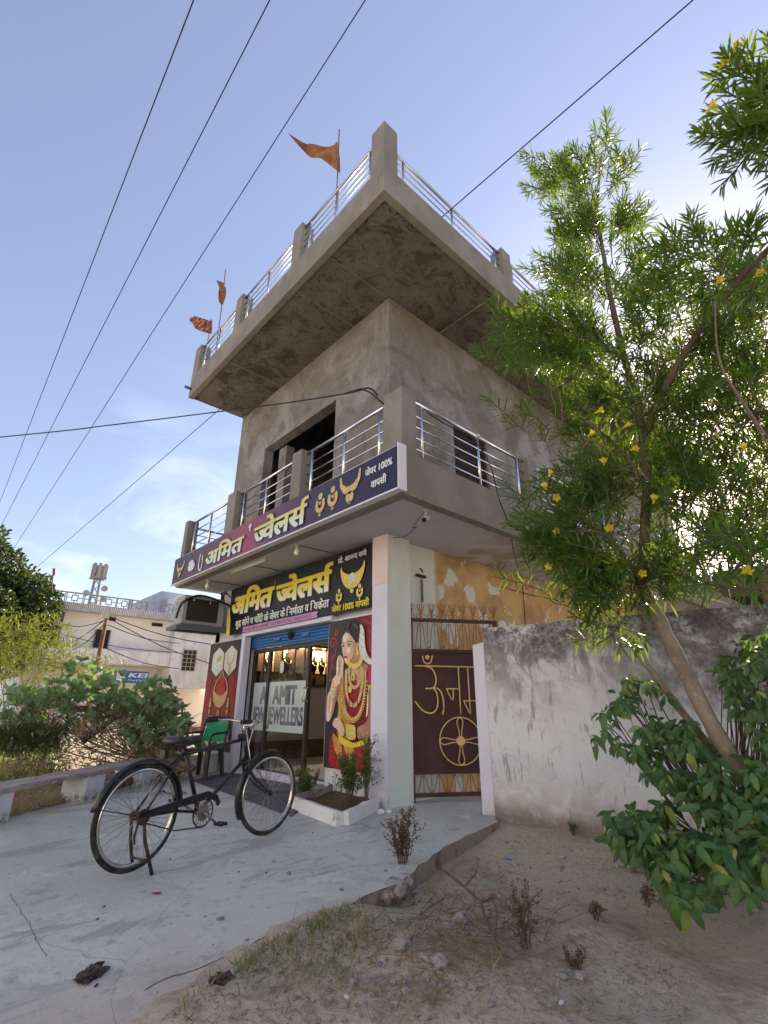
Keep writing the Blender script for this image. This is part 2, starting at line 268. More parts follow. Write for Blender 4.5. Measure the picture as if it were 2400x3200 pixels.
MT['slabstone'] = nm('weathered_stone_slab', (.33, .28, .265), [dict(c=(.45, .41, .39), s=3, lo=.45, hi=.65, k=.7, d=9), dict(c=(.19, .155, .13), s=8, lo=.55, hi=.66, k=.8, d=9)], rough=.92, bump=.8, bscale=22, bdist=.02)
MT['block_white'] = nm('whitewashed_block', (.62, .65, .69), [
    dict(c=(.5, .52, .55), s=5, lo=.45, hi=.65, k=.6, d=8),
    dict(c=(.20, .17, .14), s=22, lo=.42, hi=.56, k=.9, d=8, m=(2, .12, .03), mw=.15, mws=8),
    dict(c=(.30, .25, .20), s=10, lo=.3, hi=.5, k=.9, m=(2, .25, .29), mw=.05, mws=12)], rough=.9, bump=.4, bscale=25)
MT['log'] = nm('red_brown_log', (.14, .06, .045), [dict(c=(.22, .12, .09), s=9, lo=.45, hi=.65, k=.7)], rough=.8, bump=.6, bscale=30)
MT['dung'] = nm('dried_dung', (.085, .06, .055), [dict(c=(.17, .125, .11), s=28, lo=.48, hi=.62, k=.8, d=8), dict(c=(.03, .022, .02), s=45, lo=.5, hi=.62, k=.8)], rough=1, bump=1, bscale=70, bdist=.03)
MT['leaf_red'] = nm('dead_red_leaf', (.26, .085, .06), [dict(c=(.35, .15, .1), s=20, lo=.4, hi=.7, k=.6)], rough=.7)
MT['paper_white'] = nm('white_scrap', (.72, .73, .76), rough=.7)
MT['paper_yellow'] = nm('yellow_scrap', (.62, .52, .22), rough=.7)
MT['plastic_blue'] = nm('blue_plastic', (.02, .13, .45), rough=.4)
MT['plastic_orange'] = nm('orange_plastic', (.55, .27, .05), rough=.4)
MT['pink'] = nm('pink_scrap', (.65, .05, .18), rough=.5)
MT['bwhite'] = nm('cream_painted_wall', (.82, .79, .73), [dict(c=(.58, .55, .50), s=.5, lo=.45, hi=.7, k=.6, d=8)], rough=.85)
MT['bdirty'] = nm('dirty_white_parapet', (.76, .73, .70), [dict(c=(.55, .52, .50), s=2.2, st=(1, 1, .5), lo=.45, hi=.65, k=.75, d=10), dict(c=(.28, .26, .26), s=6, st=(1, 1, .4), lo=.58, hi=.7, k=.6, d=8)], rough=.9)
MT['bslab'] = nm('ribbed_grey_slab', (.36, .33, .32), [dict(c=(.22, .20, .20), s=3, lo=.45, hi=.65, k=.7, d=8)], rough=.9)
MT['bgrey'] = nm('pale_blue_grey_wall', (.42, .46, .50), [dict(c=(.34, .37, .41), s=1, lo=.45, hi=.65, k=.6, d=8)], rough=.9)
MT['dark'] = nm('dark_window', (.02, .02, .024), rough=.3)
MT['bdoor'] = nm('brown_red_door', (.20, .06, .035), rough=.6)
MT['sign_blue'] = nm('blue_sign', (.03, .13, .42), rough=.4)
MT['sign_white'] = nm('white_sign', (.72, .74, .78), rough=.4)
MT['rust_pole'] = nm('rusty_pole', (.17, .07, .04), [dict(c=(.30, .17, .12), s=5, lo=.45, hi=.65, k=.7)], rough=.9)
MT['tower'] = nm('tower_steel', (.24, .23, .24), rough=.6)
MT['tan_grill'] = nm('tan_window_grille', (.42, .36, .24), rough=.7)

# ------------------------------------------------------------------ mesh helpers
ROOTLOC = {}
class MB:
    def __init__(s): s.v = []; s.f = []
    def add(s, vs, fs):
        o = len(s.v); s.v += [tuple(v) for v in vs]; s.f += [tuple(i + o for i in f) for f in fs]; return s
    def box(s, x0, x1, y0, y1, z0, z1):
        vs = [(x, y, z) for z in (z0, z1) for y in (y0, y1) for x in (x0, x1)]
        return s.add(vs, [(0, 2, 3, 1), (4, 5, 7, 6), (0, 1, 5, 4), (2, 6, 7, 3), (0, 4, 6, 2), (1, 3, 7, 5)])
    def obox(s, c, ax, ay, az):          # centre and three half-axis vectors
        c, ax, ay, az = map(Vector, (c, ax, ay, az))
        vs = [c + ax * i + ay * j + az * k for k in (-1, 1) for j in (-1, 1) for i in (-1, 1)]
        return s.add(vs, [(0, 2, 3, 1), (4, 5, 7, 6), (0, 1, 5, 4), (2, 6, 7, 3), (0, 4, 6, 2), (1, 3, 7, 5)])
    def bar(s, a, b, w, h, up=(0, 0, 1)):
        a, b = Vector(a), Vector(b); d = b - a; L = d.length; d.normalize(); u = Vector(up)
        x = d.cross(u)
        if x.length < 1e-4: x = d.cross(Vector((1, 0, 0)))
        x.normalize(); z = x.cross(d)
        return s.obox((a + b) / 2, d * L / 2, x * w / 2, z * h / 2)
    def tube(s, pts, r, n=6, caps=True):
        pts = [Vector(p) for p in pts]; m = len(pts); rs = r if isinstance(r, (list, tuple)) else [r] * m
        o = len(s.v); prev = None
        for i, p in enumerate(pts):
            t = (pts[min(i + 1, m - 1)] - pts[max(i - 1, 0)])
            if t.length < 1e-9: t = Vector((0, 0, 1))
            t.normalize()
            if prev is None:
                a = t.orthogonal().normalized()
            else:
                a = prev - t * prev.dot(t)
                a = a.normalized() if a.length > 1e-6 else t.orthogonal().normalized()
            prev = a; b = t.cross(a)
            for k in range(n):
                th = 2 * math.pi * k / n; s.v.append(tuple(p + (a * math.cos(th) + b * math.sin(th)) * rs[i]))
        for i in range(m - 1):
            for k in range(n):
                k2 = (k + 1) % n; s.f.append((o + i * n + k, o + i * n + k2, o + (i + 1) * n + k2, o + (i + 1) * n + k))
        if caps:
            s.f.append(tuple(o + k for k in range(n))[::-1]); s.f.append(tuple(o + (m - 1) * n + k for k in range(n)))
        return s
    def ring(s, c, ax, R, r, n=32, k=8, a0=0, a1=2 * math.pi, start=None):
        c = Vector(c); ax = Vector(ax).normalized(); u = (Vector(start) if start else ax.orthogonal()); u = (u - ax * u.dot(ax)).normalized(); w = ax.cross(u)
        full = abs(a1 - a0 - 2 * math.pi) < 1e-6; m = n if full else n + 1; o = len(s.v)
        for i in range(m):
            th = a0 + (a1 - a0) * i / n; d = u * math.cos(th) + w * math.sin(th)
            for j in range(k):
                ph = 2 * math.pi * j / k; s.v.append(tuple(c + d * (R + r * math.cos(ph)) + ax * r * math.sin(ph)))
        for i in range(n):
            i2 = (i + 1) % m
            for j in range(k):
                j2 = (j + 1) % k; s.f.append((o + i * k + j, o + i2 * k + j, o + i2 * k + j2, o + i * k + j2))
        return s
    def lathe(s, c, ax, prof, n=16):      # prof: (height along ax, radius)
        c = Vector(c); ax = Vector(ax).normalized(); u = ax.orthogonal().normalized(); w = ax.cross(u); o = len(s.v)
        for h, r in prof:
            for k in range(n):
                th = 2 * math.pi * k / n; s.v.append(tuple(c + ax * h + (u * math.cos(th) + w * math.sin(th)) * max(r, 1e-4)))
        for i in range(len(prof) - 1):
            for k in range(n):
                k2 = (k + 1) % n; s.f.append((o + i * n + k, o + i * n + k2, o + (i + 1) * n + k2, o + (i + 1) * n + k))
        s.f.append(tuple(o + k for k in range(n))[::-1]); s.f.append(tuple(o + (len(prof) - 1) * n + k for k in range(n)))
        return s
    def prism(s, poly, z0, z1):
        n = len(poly); vs = [(x, y, z0) for x, y in poly] + [(x, y, z1) for x, y in poly]
        return s.add(vs, [tuple(range(n))[::-1], tuple(range(n, 2 * n))] + [(i, (i + 1) % n, n + (i + 1) % n, n + i) for i in range(n)])
    def blob(s, c, rx, ry, rz, seed=0, rough=.25, sub=2, yaw=0):
        bm = bmesh.new(); bmesh.ops.create_icosphere(bm, subdivisions=sub, radius=1); c = Vector(c); o = len(s.v)
        cs, sn = math.cos(yaw), math.sin(yaw)
        for v in bm.verts:
            k = 1 + rough * mnoise.noise(v.co * 1.7 + Vector((seed * 3.1, seed, -seed))) + rough * .5 * mnoise.noise(v.co * 4 + Vector((seed, 5, seed)))
            x, y, z = v.co.x * rx * k, v.co.y * ry * k, v.co.z * rz * k
            s.v.append((c.x + x * cs - y * sn, c.y + x * sn + y * cs, c.z + z))
        for f in bm.faces: s.f.append(tuple(o + v.index for v in f.verts))
        bm.free(); return s
    def build(s, name, m, parent=None, label=None, smooth=False, kind=None, bevel=0, fix=True, subdiv=0):
        off = ROOTLOC.get(parent.name, Vector((0, 0, 0))) if parent else Vector((0, 0, 0))
        me = bpy.data.meshes.new(name)
        me.from_pydata([(v[0] - off[0], v[1] - off[1], v[2] - off[2]) for v in s.v], [], s.f)
        if fix:
            bm = bmesh.new(); bm.from_mesh(me); bmesh.ops.recalc_face_normals(bm, faces=bm.faces); bm.to_mesh(me); bm.free()
        me.materials.append(MT[m] if isinstance(m, str) else m)
        if smooth: me.polygons.foreach_set('use_smooth', [True] * len(me.polygons))
        o = bpy.data.objects.new(name, me); COL.objects.link(o)
        if bevel:
            bv = o.modifiers.new('bevel', 'BEVEL'); bv.width = bevel; bv.segments = 2; bv.limit_method = 'ANGLE'
        if parent: o.parent = parent; ROOTLOC[o.name] = off
        if label: o['label'] = label
        if kind: o['kind'] = kind
        return o
def tag(o, label=None, cat=None, group=None, kind=None):
    if label: o['label'] = label
    if cat: o['category'] = cat
    if group: o['group'] = group
    if kind: o['kind'] = kind
    return o
def thing(name, loc, label, cat, group=None):
    o = bpy.data.objects.new(name, None); COL.objects.link(o); o.location = loc; o.empty_display_size = .1
    ROOTLOC[o.name] = Vector(loc); return tag(o, label, cat, group)
def dup(root, loc, rz=0, label=None):
    c = root.copy(); COL.objects.link(c); c.location = loc; c.rotation_euler.z = root.rotation_euler.z + rz
    if label: c['label'] = label
    for ch in list(root.children):
        k = ch.copy(); COL.objects.link(k); k.parent = c
        for g in list(ch.children):
            q = g.copy(); COL.objects.link(q); q.parent = k
    return c
def wall_cells(mb, axis, v0, v1, us, zs, holes):
    """wall slab normal to axis (0:X,1:Y) between v0..v1; us, zs breakpoints; holes set of (iu, iz) empty"""
    nu, nz_ = len(us) - 1, len(zs) - 1
    solid = lambda i, j: 0 <= i < nu and 0 <= j < nz_ and (i, j) not in holes
    def pt(v, u, z): return (v, u, z) if axis == 0 else (u, v, z)
    for i in range(nu):
        for j in range(nz_):
            if not solid(i, j): continue
            a, b, c, d = us[i], us[i + 1], zs[j], zs[j + 1]
            for v in (v0, v1): mb.add([pt(v, a, c), pt(v, b, c), pt(v, b, d), pt(v, a, d)], [(0, 1, 2, 3)])
            if not solid(i - 1, j): mb.add([pt(v0, a, c), pt(v1, a, c), pt(v1, a, d), pt(v0, a, d)], [(0, 1, 2, 3)])
            if not solid(i + 1, j): mb.add([pt(v0, b, c), pt(v1, b, c), pt(v1, b, d), pt(v0, b, d)], [(0, 1, 2, 3)])
            if not solid(i, j - 1): mb.add([pt(v0, a, c), pt(v1, a, c), pt(v1, b, c), pt(v0, b, c)], [(0, 1, 2, 3)])
            if not solid(i, j + 1): mb.add([pt(v0, a, d), pt(v1, a, d), pt(v1, b, d), pt(v0, b, d)], [(0, 1, 2, 3)])
    return mb

# ------------------------------------------------------------------ text (built-in font, drawn as flat meshes)
_tc = {}
def glyphs(s):
    if s in _tc: return _tc[s]
    c = bpy.data.curves.new('txt', 'FONT'); c.body = s; c.size = 1; c.fill_mode = 'FRONT'; c.resolution_u = 3
    o = bpy.data.objects.new('txt', c); COL.objects.link(o)
    dg = bpy.context.evaluated_depsgraph_get(); dg.update()
    me = bpy.data.meshes.new_from_object(o.evaluated_get(dg))
    v = np.array([q.co[:2] for q in me.vertices]) if len(me.vertices) else np.zeros((0, 2)); f = [tuple(p.vertices) for p in me.polygons]
    bpy.data.objects.remove(o); bpy.data.curves.remove(c); bpy.data.meshes.remove(me)
    _tc[s] = (v, f); return _tc[s]
def adv(s):
    return glyphs(s + '|')[0][:, 0].max() - glyphs('|')[0][:, 0].max()
def clipx(v, f, xc):
    bm = bmesh.new(); vs = [bm.verts.new((x, y, 0)) for x, y in v]
    for q in f:
        try: bm.faces.new([vs[i] for i in q])
        except ValueError: pass
    bmesh.ops.bisect_plane(bm, geom=bm.verts[:] + bm.edges[:] + bm.faces[:], plane_co=(xc, 0, 0), plane_no=(1, 0, 0), clear_outer=True)
    bm.verts.index_update(); V = np.array([q.co[:2] for q in bm.verts]); F = [tuple(x.index for x in q.verts) for q in bm.faces]; bm.free(); return V, F
HL = None
def layout(items):
    """items: str | ('half', ch, frac) | ('reph',) | ('rakar',) | ('sub', ch, scale, dx, dy) -> verts, faces (unit size)"""
    global HL
    if HL is None: HL = glyphs('म')[0][:, 1].max()
    x = 0; V = []; F = []
    def put(v, f, dx=0, dy=0, sc=1):
        o = sum(len(q) for q in V); V.append(np.column_stack([v[:, 0] * sc + dx, v[:, 1] * sc + dy])); F.extend(tuple(i + o for i in q) for q in f)
    def stroke(pts, w):
        v = []; 
        for i, (a, b) in enumerate(pts):
            p0 = pts[max(i - 1, 0)]; p1 = pts[min(i + 1, len(pts) - 1)]; dx, dy = p1[0] - p0[0], p1[1] - p0[1]; l = math.hypot(dx, dy) or 1
            v += [(a - dy / l * w, b + dx / l * w), (a + dy / l * w, b - dx / l * w)]
        put(np.array(v), [(2 * i, 2 * i + 1, 2 * i + 3, 2 * i + 2) for i in range(len(pts) - 1)])
    for it in items:
        if isinstance(it, str):
            v, f = glyphs(it); 
            if len(v): put(v, f, x)
            x += adv(it)
        elif it[0] == 'half':
            v, f = glyphs(it[1]); w = adv(it[1]); cv, cf = clipx(v, f, w * it[2]); put(cv, cf, x); x += w * it[2]
        elif it[0] == 'reph':
            stroke([(x - .10, HL - .02), (x - .15, HL + .08), (x - .12, HL + .17), (x - .02, HL + .22), (x + .06, HL + .2)], .03)
        elif it[0] == 'rakar':
            stroke([(x - .27, .20), (x - .38, .10), (x - .50, .0)], .03)
        elif it[0] == 'sub':
            v, f = glyphs(it[1]); put(v, f, x + it[3], it[4], it[2])
    return np.vstack(V), F
def text(name, items, frame, u0, u1, v0, v1, m, parent, bold=.02, off=.004, slant=0, vb=None, color_fn=None):
    """fit text so that its width spans u0..u1 and baseline..headline spans v0..v1 on frame(u, v, off)"""
    if isinstance(items, str): items = [items]
    V, F = layout(items); a, b = V[:, 0].min(), V[:, 0].max(); H = HL if any('\u0900' <= ch <= '\u097f' for it in items for ch in (it if isinstance(it, str) else it[1] if len(it) > 1 else 'म')) else glyphs('H')[0][:, 1].max()
    mb = MB(); sx = (u1 - u0) / (b - a); sy = (v1 - v0) / H
    shifts = [(0, 0)] if not bold else [(-bold, -bold * .6), (bold, -bold * .6), (-bold, bold * .6), (bold, bold * .6), (0, 0)]
    for k, (dx, dy) in enumerate(shifts):
        mb.add([frame(u0 + (x + dx - a) * sx + slant * (y * sy), v0 + (y + dy) * sy, off + k * .0003) for x, y in V], F)
    return mb.build(name, m, parent, fix=False)
def flatpoly(mb, frame, pts, off):
    mb.add([frame(u, v, off) for u, v in pts], [tuple(range(len(pts)))]); return mb
def smoothpoly(pts, n=4):
    out = []; m = len(pts)
    for i in range(m):
        p0, p1, p2, p3 = pts[i - 1], pts[i], pts[(i + 1) % m], pts[(i + 2) % m]
        for k in range(n):
            t = k / n; q = []
            for d in (0, 1):
                q.append(.5 * (2 * p1[d] + (p2[d] - p0[d]) * t + (2 * p0[d] - 5 * p1[d] + 4 * p2[d] - p3[d]) * t * t + (3 * p1[d] - p0[d] - 3 * p2[d] + p3[d]) * t ** 3))
            out.append(tuple(q))
    return out
def smoothline(pts, n=5):
    out = []; m = len(pts); pts = [Vector(p) for p in pts]
    for i in range(m - 1):
        p0 = pts[max(i - 1, 0)]; p1 = pts[i]; p2 = pts[i + 1]; p3 = pts[min(i + 2, m - 1)]
        for k in range(n):
            t = k / n; out.append(.5 * (2 * p1 + (p2 - p0) * t + (2 * p0 - 5 * p1 + 4 * p2 - p3) * t * t + (3 * p1 - p0 - 3 * p2 + p3) * t ** 3))
    out.append(pts[-1]); return out
def ribbon(mb, frame, pts, w, off, closed=False):
    v = []; m = len(pts)
    for i, (a, b) in enumerate(pts):
        p0 = pts[i - 1] if (i or closed) else pts[0]; p1 = pts[(i + 1) % m] if (i < m - 1 or closed) else pts[-1]
        dx, dy = p1[0] - p0[0], p1[1] - p0[1]; l = math.hypot(dx, dy) or 1; ww = w[i] if isinstance(w, (list, tuple)) else w
        v += [frame(a - dy / l * ww / 2, b + dx / l * ww / 2, off), frame(a + dy / l * ww / 2, b - dx / l * ww / 2, off)]
    fs = [(2 * i, 2 * i + 1, 2 * i + 3, 2 * i + 2) for i in range(m - 1)]
    if closed: fs.append((2 * m - 2, 2 * m - 1, 1, 0))
    return mb.add(v, fs)
def disc(mb, frame, u, v, r, off, n=10, ry=None):
    ry = ry or r
    return flatpoly(mb, frame, [(u + r * math.cos(2 * math.pi * k / n), v + ry * math.sin(2 * math.pi * k / n)) for k in range(n)], off)

# ------------------------------------------------------------------ ground
L = 5.5
APRON = [(.62, -1.0), (.30, -1.365), (-.35, -1.50), (-.8, -1.615), (-1.35, -1.83), (-1.8, -2.03), (-2.13, -2.06), (-2.56, -2.19), (-3.04, -2.33), (-3.45, -2.52), (-4.2, -2.75), (-5.5, -3.2), (-9, -4.2), (-9, -2.6), (-3.6, 2.14), (-2.8, 2.82), (-2.52, 3.03), (-1.68, 3.74), (-1.2, 4.2), (-1.0, 5.55), (.2, 5.55), (1.4, 3), (1.4, -.6)]
def inside(x, y, poly):
    c = False; n = len(poly)
    for i in range(n):
        x0, y0 = poly[i]; x1, y1 = poly[(i + 1) % n]
        if (y0 > y) != (y1 > y) and x < (x1 - x0) * (y - y0) / (y1 - y0) + x0: c = not c
    return c
def edgedist(x, y, poly):
    d = 1e9; n = len(poly)
    for i in range(n):
        a, b = Vector(poly[i]), Vector(poly[(i + 1) % n]); p = Vector((x, y)); ab = b - a; t = max(0, min(1, (p - a).dot(ab) / ab.dot(ab))); d = min(d, (p - a - ab * t).length)
    return d
def sst(a, b, x):
    t = max(0, min(1, (x - a) / (b - a))); return t * t * (3 - 2 * t)
def gh(x, y):
    n = mnoise.noise(Vector((x * .9, y * .9, 3))) * .035 + mnoise.noise(Vector((x * 3, y * 3, 7))) * .018 + mnoise.noise(Vector((x * 9, y * 9, 1))) * .008
    far = math.hypot(x + 2, y + 1)
    if y < 3 and x > -9.5 and y < -0.4 - 0.0 * x and x < .7:
        base = -.015 - .125 * sst(-2.5, -1.7, x) * (1 - .5 * sst(-1.0, .5, x)) + .10 * math.exp(-((x + 1.6) ** 2 + (y + 3.0) ** 2) / .5)
    elif x >= .7: base = -.05
    else: base = -.01 + .06 * sst(.3, 1.2, min(edgedist(x, y, APRON), 1.3)) if far < 12 else -.03
    h = base + n
    if far < 14:
        ed = edgedist(x, y, APRON)
        fl = sst(-1.9, -2.5, x) * (1 if y < 0 else 0)
        flush = .006 + .014 * mnoise.noise(Vector((x * 5, y * 5, 2))) + .006 * mnoise.noise(Vector((x * 17, y * 17, 2)))
        if inside(x, y, APRON): h = (min(h, -.02 - .10 * sst(0, .15, ed))) * (1 - fl) + fl * (flush - .07 * sst(.05, .5, ed))
        elif ed < .5: h = h * (1 - fl * (1 - ed / .5)) + flush * fl * (1 - ed / .5)
    return h if far < 60 else -.03
def axisgrid(c, near, step, far):
    a = list(np.arange(c - near, c + near + 1e-6, step)); d = step; x = a[-1]; out = []
    while x < far: d *= 1.35; x += d; out.append(x)
    x = a[0]; d = step; out2 = []
    while x > -far: d *= 1.35; x -= d; out2.append(x)
    return out2[::-1] + a + out
xs = axisgrid(-2.6, 3.6, .06, 700); ys = axisgrid(-2.2, 3.0, .06, 700)
gm = MB(); gm.v = [(x, y, gh(x, y)) for y in ys for x in xs]; nx = len(xs)
gm.f = [(j * nx + i, j * nx + i + 1, (j + 1) * nx + i + 1, (j + 1) * nx + i) for j in range(len(ys) - 1) for i in range(nx - 1)]
gm.build('ground', 'dirt', kind='structure', smooth=True, fix=False)
# apron slab with a broken edge
pts = []
for i in range(len(APRON)):
    a, b = Vector(APRON[i]), Vector(APRON[(i + 1) % len(APRON)]); n = max(1, int((b - a).length / .07)) if (a.y < -.9 and b.y < -.9 and a.x > -6) else 1
    for k in range(n):
        p = a.lerp(b, k / n)
        if n > 1 and k: p = p + Vector((mnoise.noise(Vector((p.x * 6, p.y * 6, 0))), mnoise.noise(Vector((p.x * 6, p.y * 6, 9))))) * .03
        pts.append((p.x, p.y))
bm = bmesh.new(); vs = [bm.verts.new((x, y, 0)) for x, y in pts]; f = bm.faces.new(vs); bm.normal_update()
if f.normal.z < 0: f.normal_flip()
bmesh.ops.triangulate(bm, faces=bm.faces[:]); me = bpy.data.meshes.new('pavement'); bm.to_mesh(me); bm.free(); me.materials.append(MT['concrete'])
ap = bpy.data.objects.new('pavement', me); COL.objects.link(ap); ap['kind'] = 'structure'
mb = MB()
for line, w in (([(1590, 625), (1560, 632), (1530, 640), (1495, 668), (1460, 690), (1420, 702), (1380, 710), (1310, 745), (1240, 785), (1160, 815), (1080, 850), (990, 885), (890, 915), (790, 960), (740, 990)], .011), ([(1530, 640), (1520, 600), (1540, 550), (1535, 520)], .005), ([(50, 480), (100, 560), (150, 640), (200, 740), (250, 830)], .004)):
    pts_ = []
    for (x, y) in line:
        p = P(x * .60277, 2500 + y * .60277, 2, .0025); pts_.append((p.x, p.y))
    pts_ = smoothline([(x, y, 0) for x, y in pts_], 5) if 0 else pts_
    q_ = []
    for i in range(len(pts_) - 1):
        for k in range(6):
            t = k / 6; x = pts_[i][0] * (1 - t) + pts_[i + 1][0] * t; y = pts_[i][1] * (1 - t) + pts_[i + 1][1] * t
            q_.append((x + .012 * mnoise.noise(Vector((x * 14, y * 14, 0))), y + .012 * mnoise.noise(Vector((x * 14, y * 14, 5)))))
    ws = [w * (.35 + .9 * abs(mnoise.noise(Vector((x * 9, y * 9, 3))))) for x, y in q_]
    ribbon(mb, lambda u, v, o: (u, v, .0025), q_, ws, 0)
mb.build('pavement_crack', 'soil', fix=False)['kind'] = 'structure'
mb = MB(); n = len(pts)
for i in range(n):
    a, b = pts[i], pts[(i + 1) % n]; mb.add([(a[0], a[1], -.002), (b[0], b[1], -.002), (b[0] * 1.0 + .0, b[1] - .01, -.3), (a[0], a[1] - .01, -.3)], [(0, 1, 2, 3)])
mb.build('pavement_edge', 'mortar_side', fix=False)['kind'] = 'structure'

# ------------------------------------------------------------------ the shop building
BX, DEEP = thing('shop_building', (0, 0, 0), 'unpainted grey cement two-storey corner building with jewellery shop and deep roof overhang', 'building'), 13.0
# ground floor
front = wall_cells(MB(), 0, 0.0, .2, [-.0, 1.25, 4.02, L], [0, .1, 2.34, 3.4], {(1, 1)})
front.build('front_wall', 'wall_lavender', BX)
wall_cells(MB(), 1, 0.003, .2, [.2, DEEP], [-.3, 3.4], set()).build('side_wall', 'wall_white', BX)
MB().box(.0, DEEP, L - .2, L, -.3, 3.4).build('far_wall', 'wall_white', BX)
MB().box(-.15, -.132, -.125, .19, -.02, 2.70).box(-.13, -.001, 3.90, 4.02, .0, 2.33).box(-.13, .0, 1.15, 4.02, 2.335, 2.405).build('pilaster', 'wall_lavender', BX)
MB().box(-.131, .30, -.122, .19, -.02, 3.399).build('corner_pier', 'wall_white', BX, bevel=.006)
MB().box(-.158, -.132, -.135, .185, 2.70, 3.398).build('corner_panel', 'pink_panel', BX)
MB().box(-.075, -.001, .2, 1.24, -.02, 2.34).build('poster_pier', 'white_plaster', BX, bevel=.006)
MB().box(-.09, -.001, 4.021, 5.46, -.02, .32).build('plinth', 'white_plaster', BX, bevel=.01)
MB().box(.04, .16, 1.2, 4.05, .0, .06).build('threshold', 'brown_gate', BX)
# balcony slab
MB().box(-.99, DEEP, -1.30, -.003, 3.40, 3.55).box(-.99, -.003, -.003, L - .01, 3.40, 3.55).build('balcony_slab', 'soffit_paint', BX)
MB().box(-1.0, DEEP, -1.315, -1.18, 3.395, 3.955).box(-1.01, -.88, -1.18, L, 3.395, 3.955).build('balcony_parapet', 'render_parapet', BX)
# balcony floor recess
MB().box(-.87, 0, -1.17, L - .02, 3.551, 3.60).box(0, DEEP, -1.17, -.0, 3.551, 3.60).build('balcony_floor', 'render_parapet', BX)
# upper walls
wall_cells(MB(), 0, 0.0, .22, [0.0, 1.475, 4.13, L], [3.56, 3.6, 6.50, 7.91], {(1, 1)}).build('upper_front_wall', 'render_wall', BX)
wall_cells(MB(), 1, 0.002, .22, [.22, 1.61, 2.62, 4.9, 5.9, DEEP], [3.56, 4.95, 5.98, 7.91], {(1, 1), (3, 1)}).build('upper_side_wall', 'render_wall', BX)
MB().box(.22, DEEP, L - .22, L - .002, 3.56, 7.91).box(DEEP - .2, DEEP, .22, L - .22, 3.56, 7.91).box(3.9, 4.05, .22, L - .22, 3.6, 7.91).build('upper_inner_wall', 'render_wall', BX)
MB().box(.22, .42, 3.55, 3.85, 3.6, 6.45).box(1.5, 1.7, 2.2, 4.4, 3.6, 5.6).build('inner_column', 'render_wall', BX)
# roof slab and parapets
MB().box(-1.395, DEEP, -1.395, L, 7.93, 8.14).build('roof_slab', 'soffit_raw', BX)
MB().box(-1.41, DEEP, -1.41, -1.29, 7.905, 8.46).box(-1.41, -1.29, -1.29, L + .005, 7.905, 8.46).box(-1.29, -1.2, L - .1, L + .004, 7.93, 8.4).build('roof_parapet', 'render_parapet', BX, bevel=.008)
for q in ((1.35, 1.37, -1.28, -.005), (5.2, 5.24, -1.28, -.005), (-1.28, -.005, 1.0, 1.02), (-1.28, -.005, 3.6, 3.63), (-1.28, -.02, .03, .045)): MB().box(*q, 7.917, 7.935).build('shuttering_ridge', 'render_parapet', BX)
# posts
for i, (x0, x1, y0, y1, z) in enumerate([(-1.412, -1.13, -1.412, -1.12, 9.41), (-1.412, -1.15, .80, 1.08, 9.34), (-1.412, -1.15, 3.08, 3.36, 9.34), (-1.412, -1.15, 5.20, L + .007, 9.30),
                                      (1.56, 1.835, -1.412, -1.15, 9.15), (4.5, 4.78, -1.412, -1.15, 9.15), (7.4, 7.68, -1.412, -1.15, 9.15)]):
    MB().box(x0, x1, y0, y1, 8.3, z).build('roof_post', 'render_parapet', BX, bevel=.012)
for i, (x0, x1, y0, y1) in enumerate([(-1.012, -.76, -1.317, -.97), (-1.012, -.78, .91, 1.18), (-1.012, -.78, 3.10, 3.44), (-1.012, -.78, 5.32, L + .004), (1.80, 2.05, -1.317, -1.08), (4.7, 4.95, -1.317, -1.08), (7.6, 7.85, -1.317, -1.08)]):
    MB().box(x0, x1, y0, y1, 3.7, 4.86).build('balcony_post', 'render_parapet', BX, bevel=.012)
def railing(a, b, z0, ztop, rails, ups, mat='steel', rt=.025, rr=.011):
    a, b = Vector(a), Vector(b); a.z = b.z = ztop
    mb = MB().tube([a, b], rt, 10); h = mb.build('railing', mat, BX, smooth=True)
    for z in rails:
        MB().tube([(a.x, a.y, z), (b.x, b.y, z)], rr, 6).build('rail', mat, h, smooth=True)
    for t in ups:
        p = a.lerp(b, t); MB().tube([(p.x, p.y, z0), (p.x, p.y, ztop)], .02, 8).tube([(p.x, p.y, z0), (p.x, p.y, z0 + .012)], .038, 8).build('baluster', mat, h, smooth=True)
RZ = [4.12, 4.28, 4.44, 4.60]
for (y0, y1, ups) in [(-.97, .91, (.1, .5, .93)), (1.18, 3.10, (.06, .5, .93)), (3.44, 5.32, (.06, .5, .93))]:
    railing((-.90, y0, 0), (-.90, y1, 0), 3.95, 4.80, RZ, ups)
for (x0, x1, ups) in [(-.76, 1.80, (.075, .54, .93)), (2.05, 4.7, (.06, .5, .94)), (4.95, 7.6, (.06, .5, .94)), (7.85, 12.9, (.1, .3, .6, .9))]:
    railing((x0, -1.22, 0), (x1, -1.22, 0), 3.95, 4.80, RZ, ups)
railing((-.9, L - .06, 0), (-.02, L - .06, 0), 3.6, 4.75, RZ, (.5,), 'steel_dark')
RZ2 = [8.62, 8.77, 8.92, 9.07]
for (y0, y1, ups) in [(-1.12, .80, (.06, .5, .92)), (1.08, 3.08, (.06, .5, .93)), (3.36, 5.20, (.06, .5, .93))]:
    railing((-1.33, y0, 0), (-1.33, y1, 0), 8.46, 9.25, RZ2, ups, 'steel_dark')
for (x0, x1, ups) in [(-1.13, 1.56, (.07, .5, .95)), (1.835, 4.5, (.05, .5, .95)), (4.78, 7.4, (.05, .5, .95))]:
    railing((x0, -1.33, 0), (x1, -1.33, 0), 8.46, 9.05, [z - .03 for z in RZ2[:4]], ups, 'steel_dark')
railing((-1.1, L - .08, 0), (1.2, L - .08, 0), 8.3, 9.1, RZ2, (.5,), 'steel_dark')
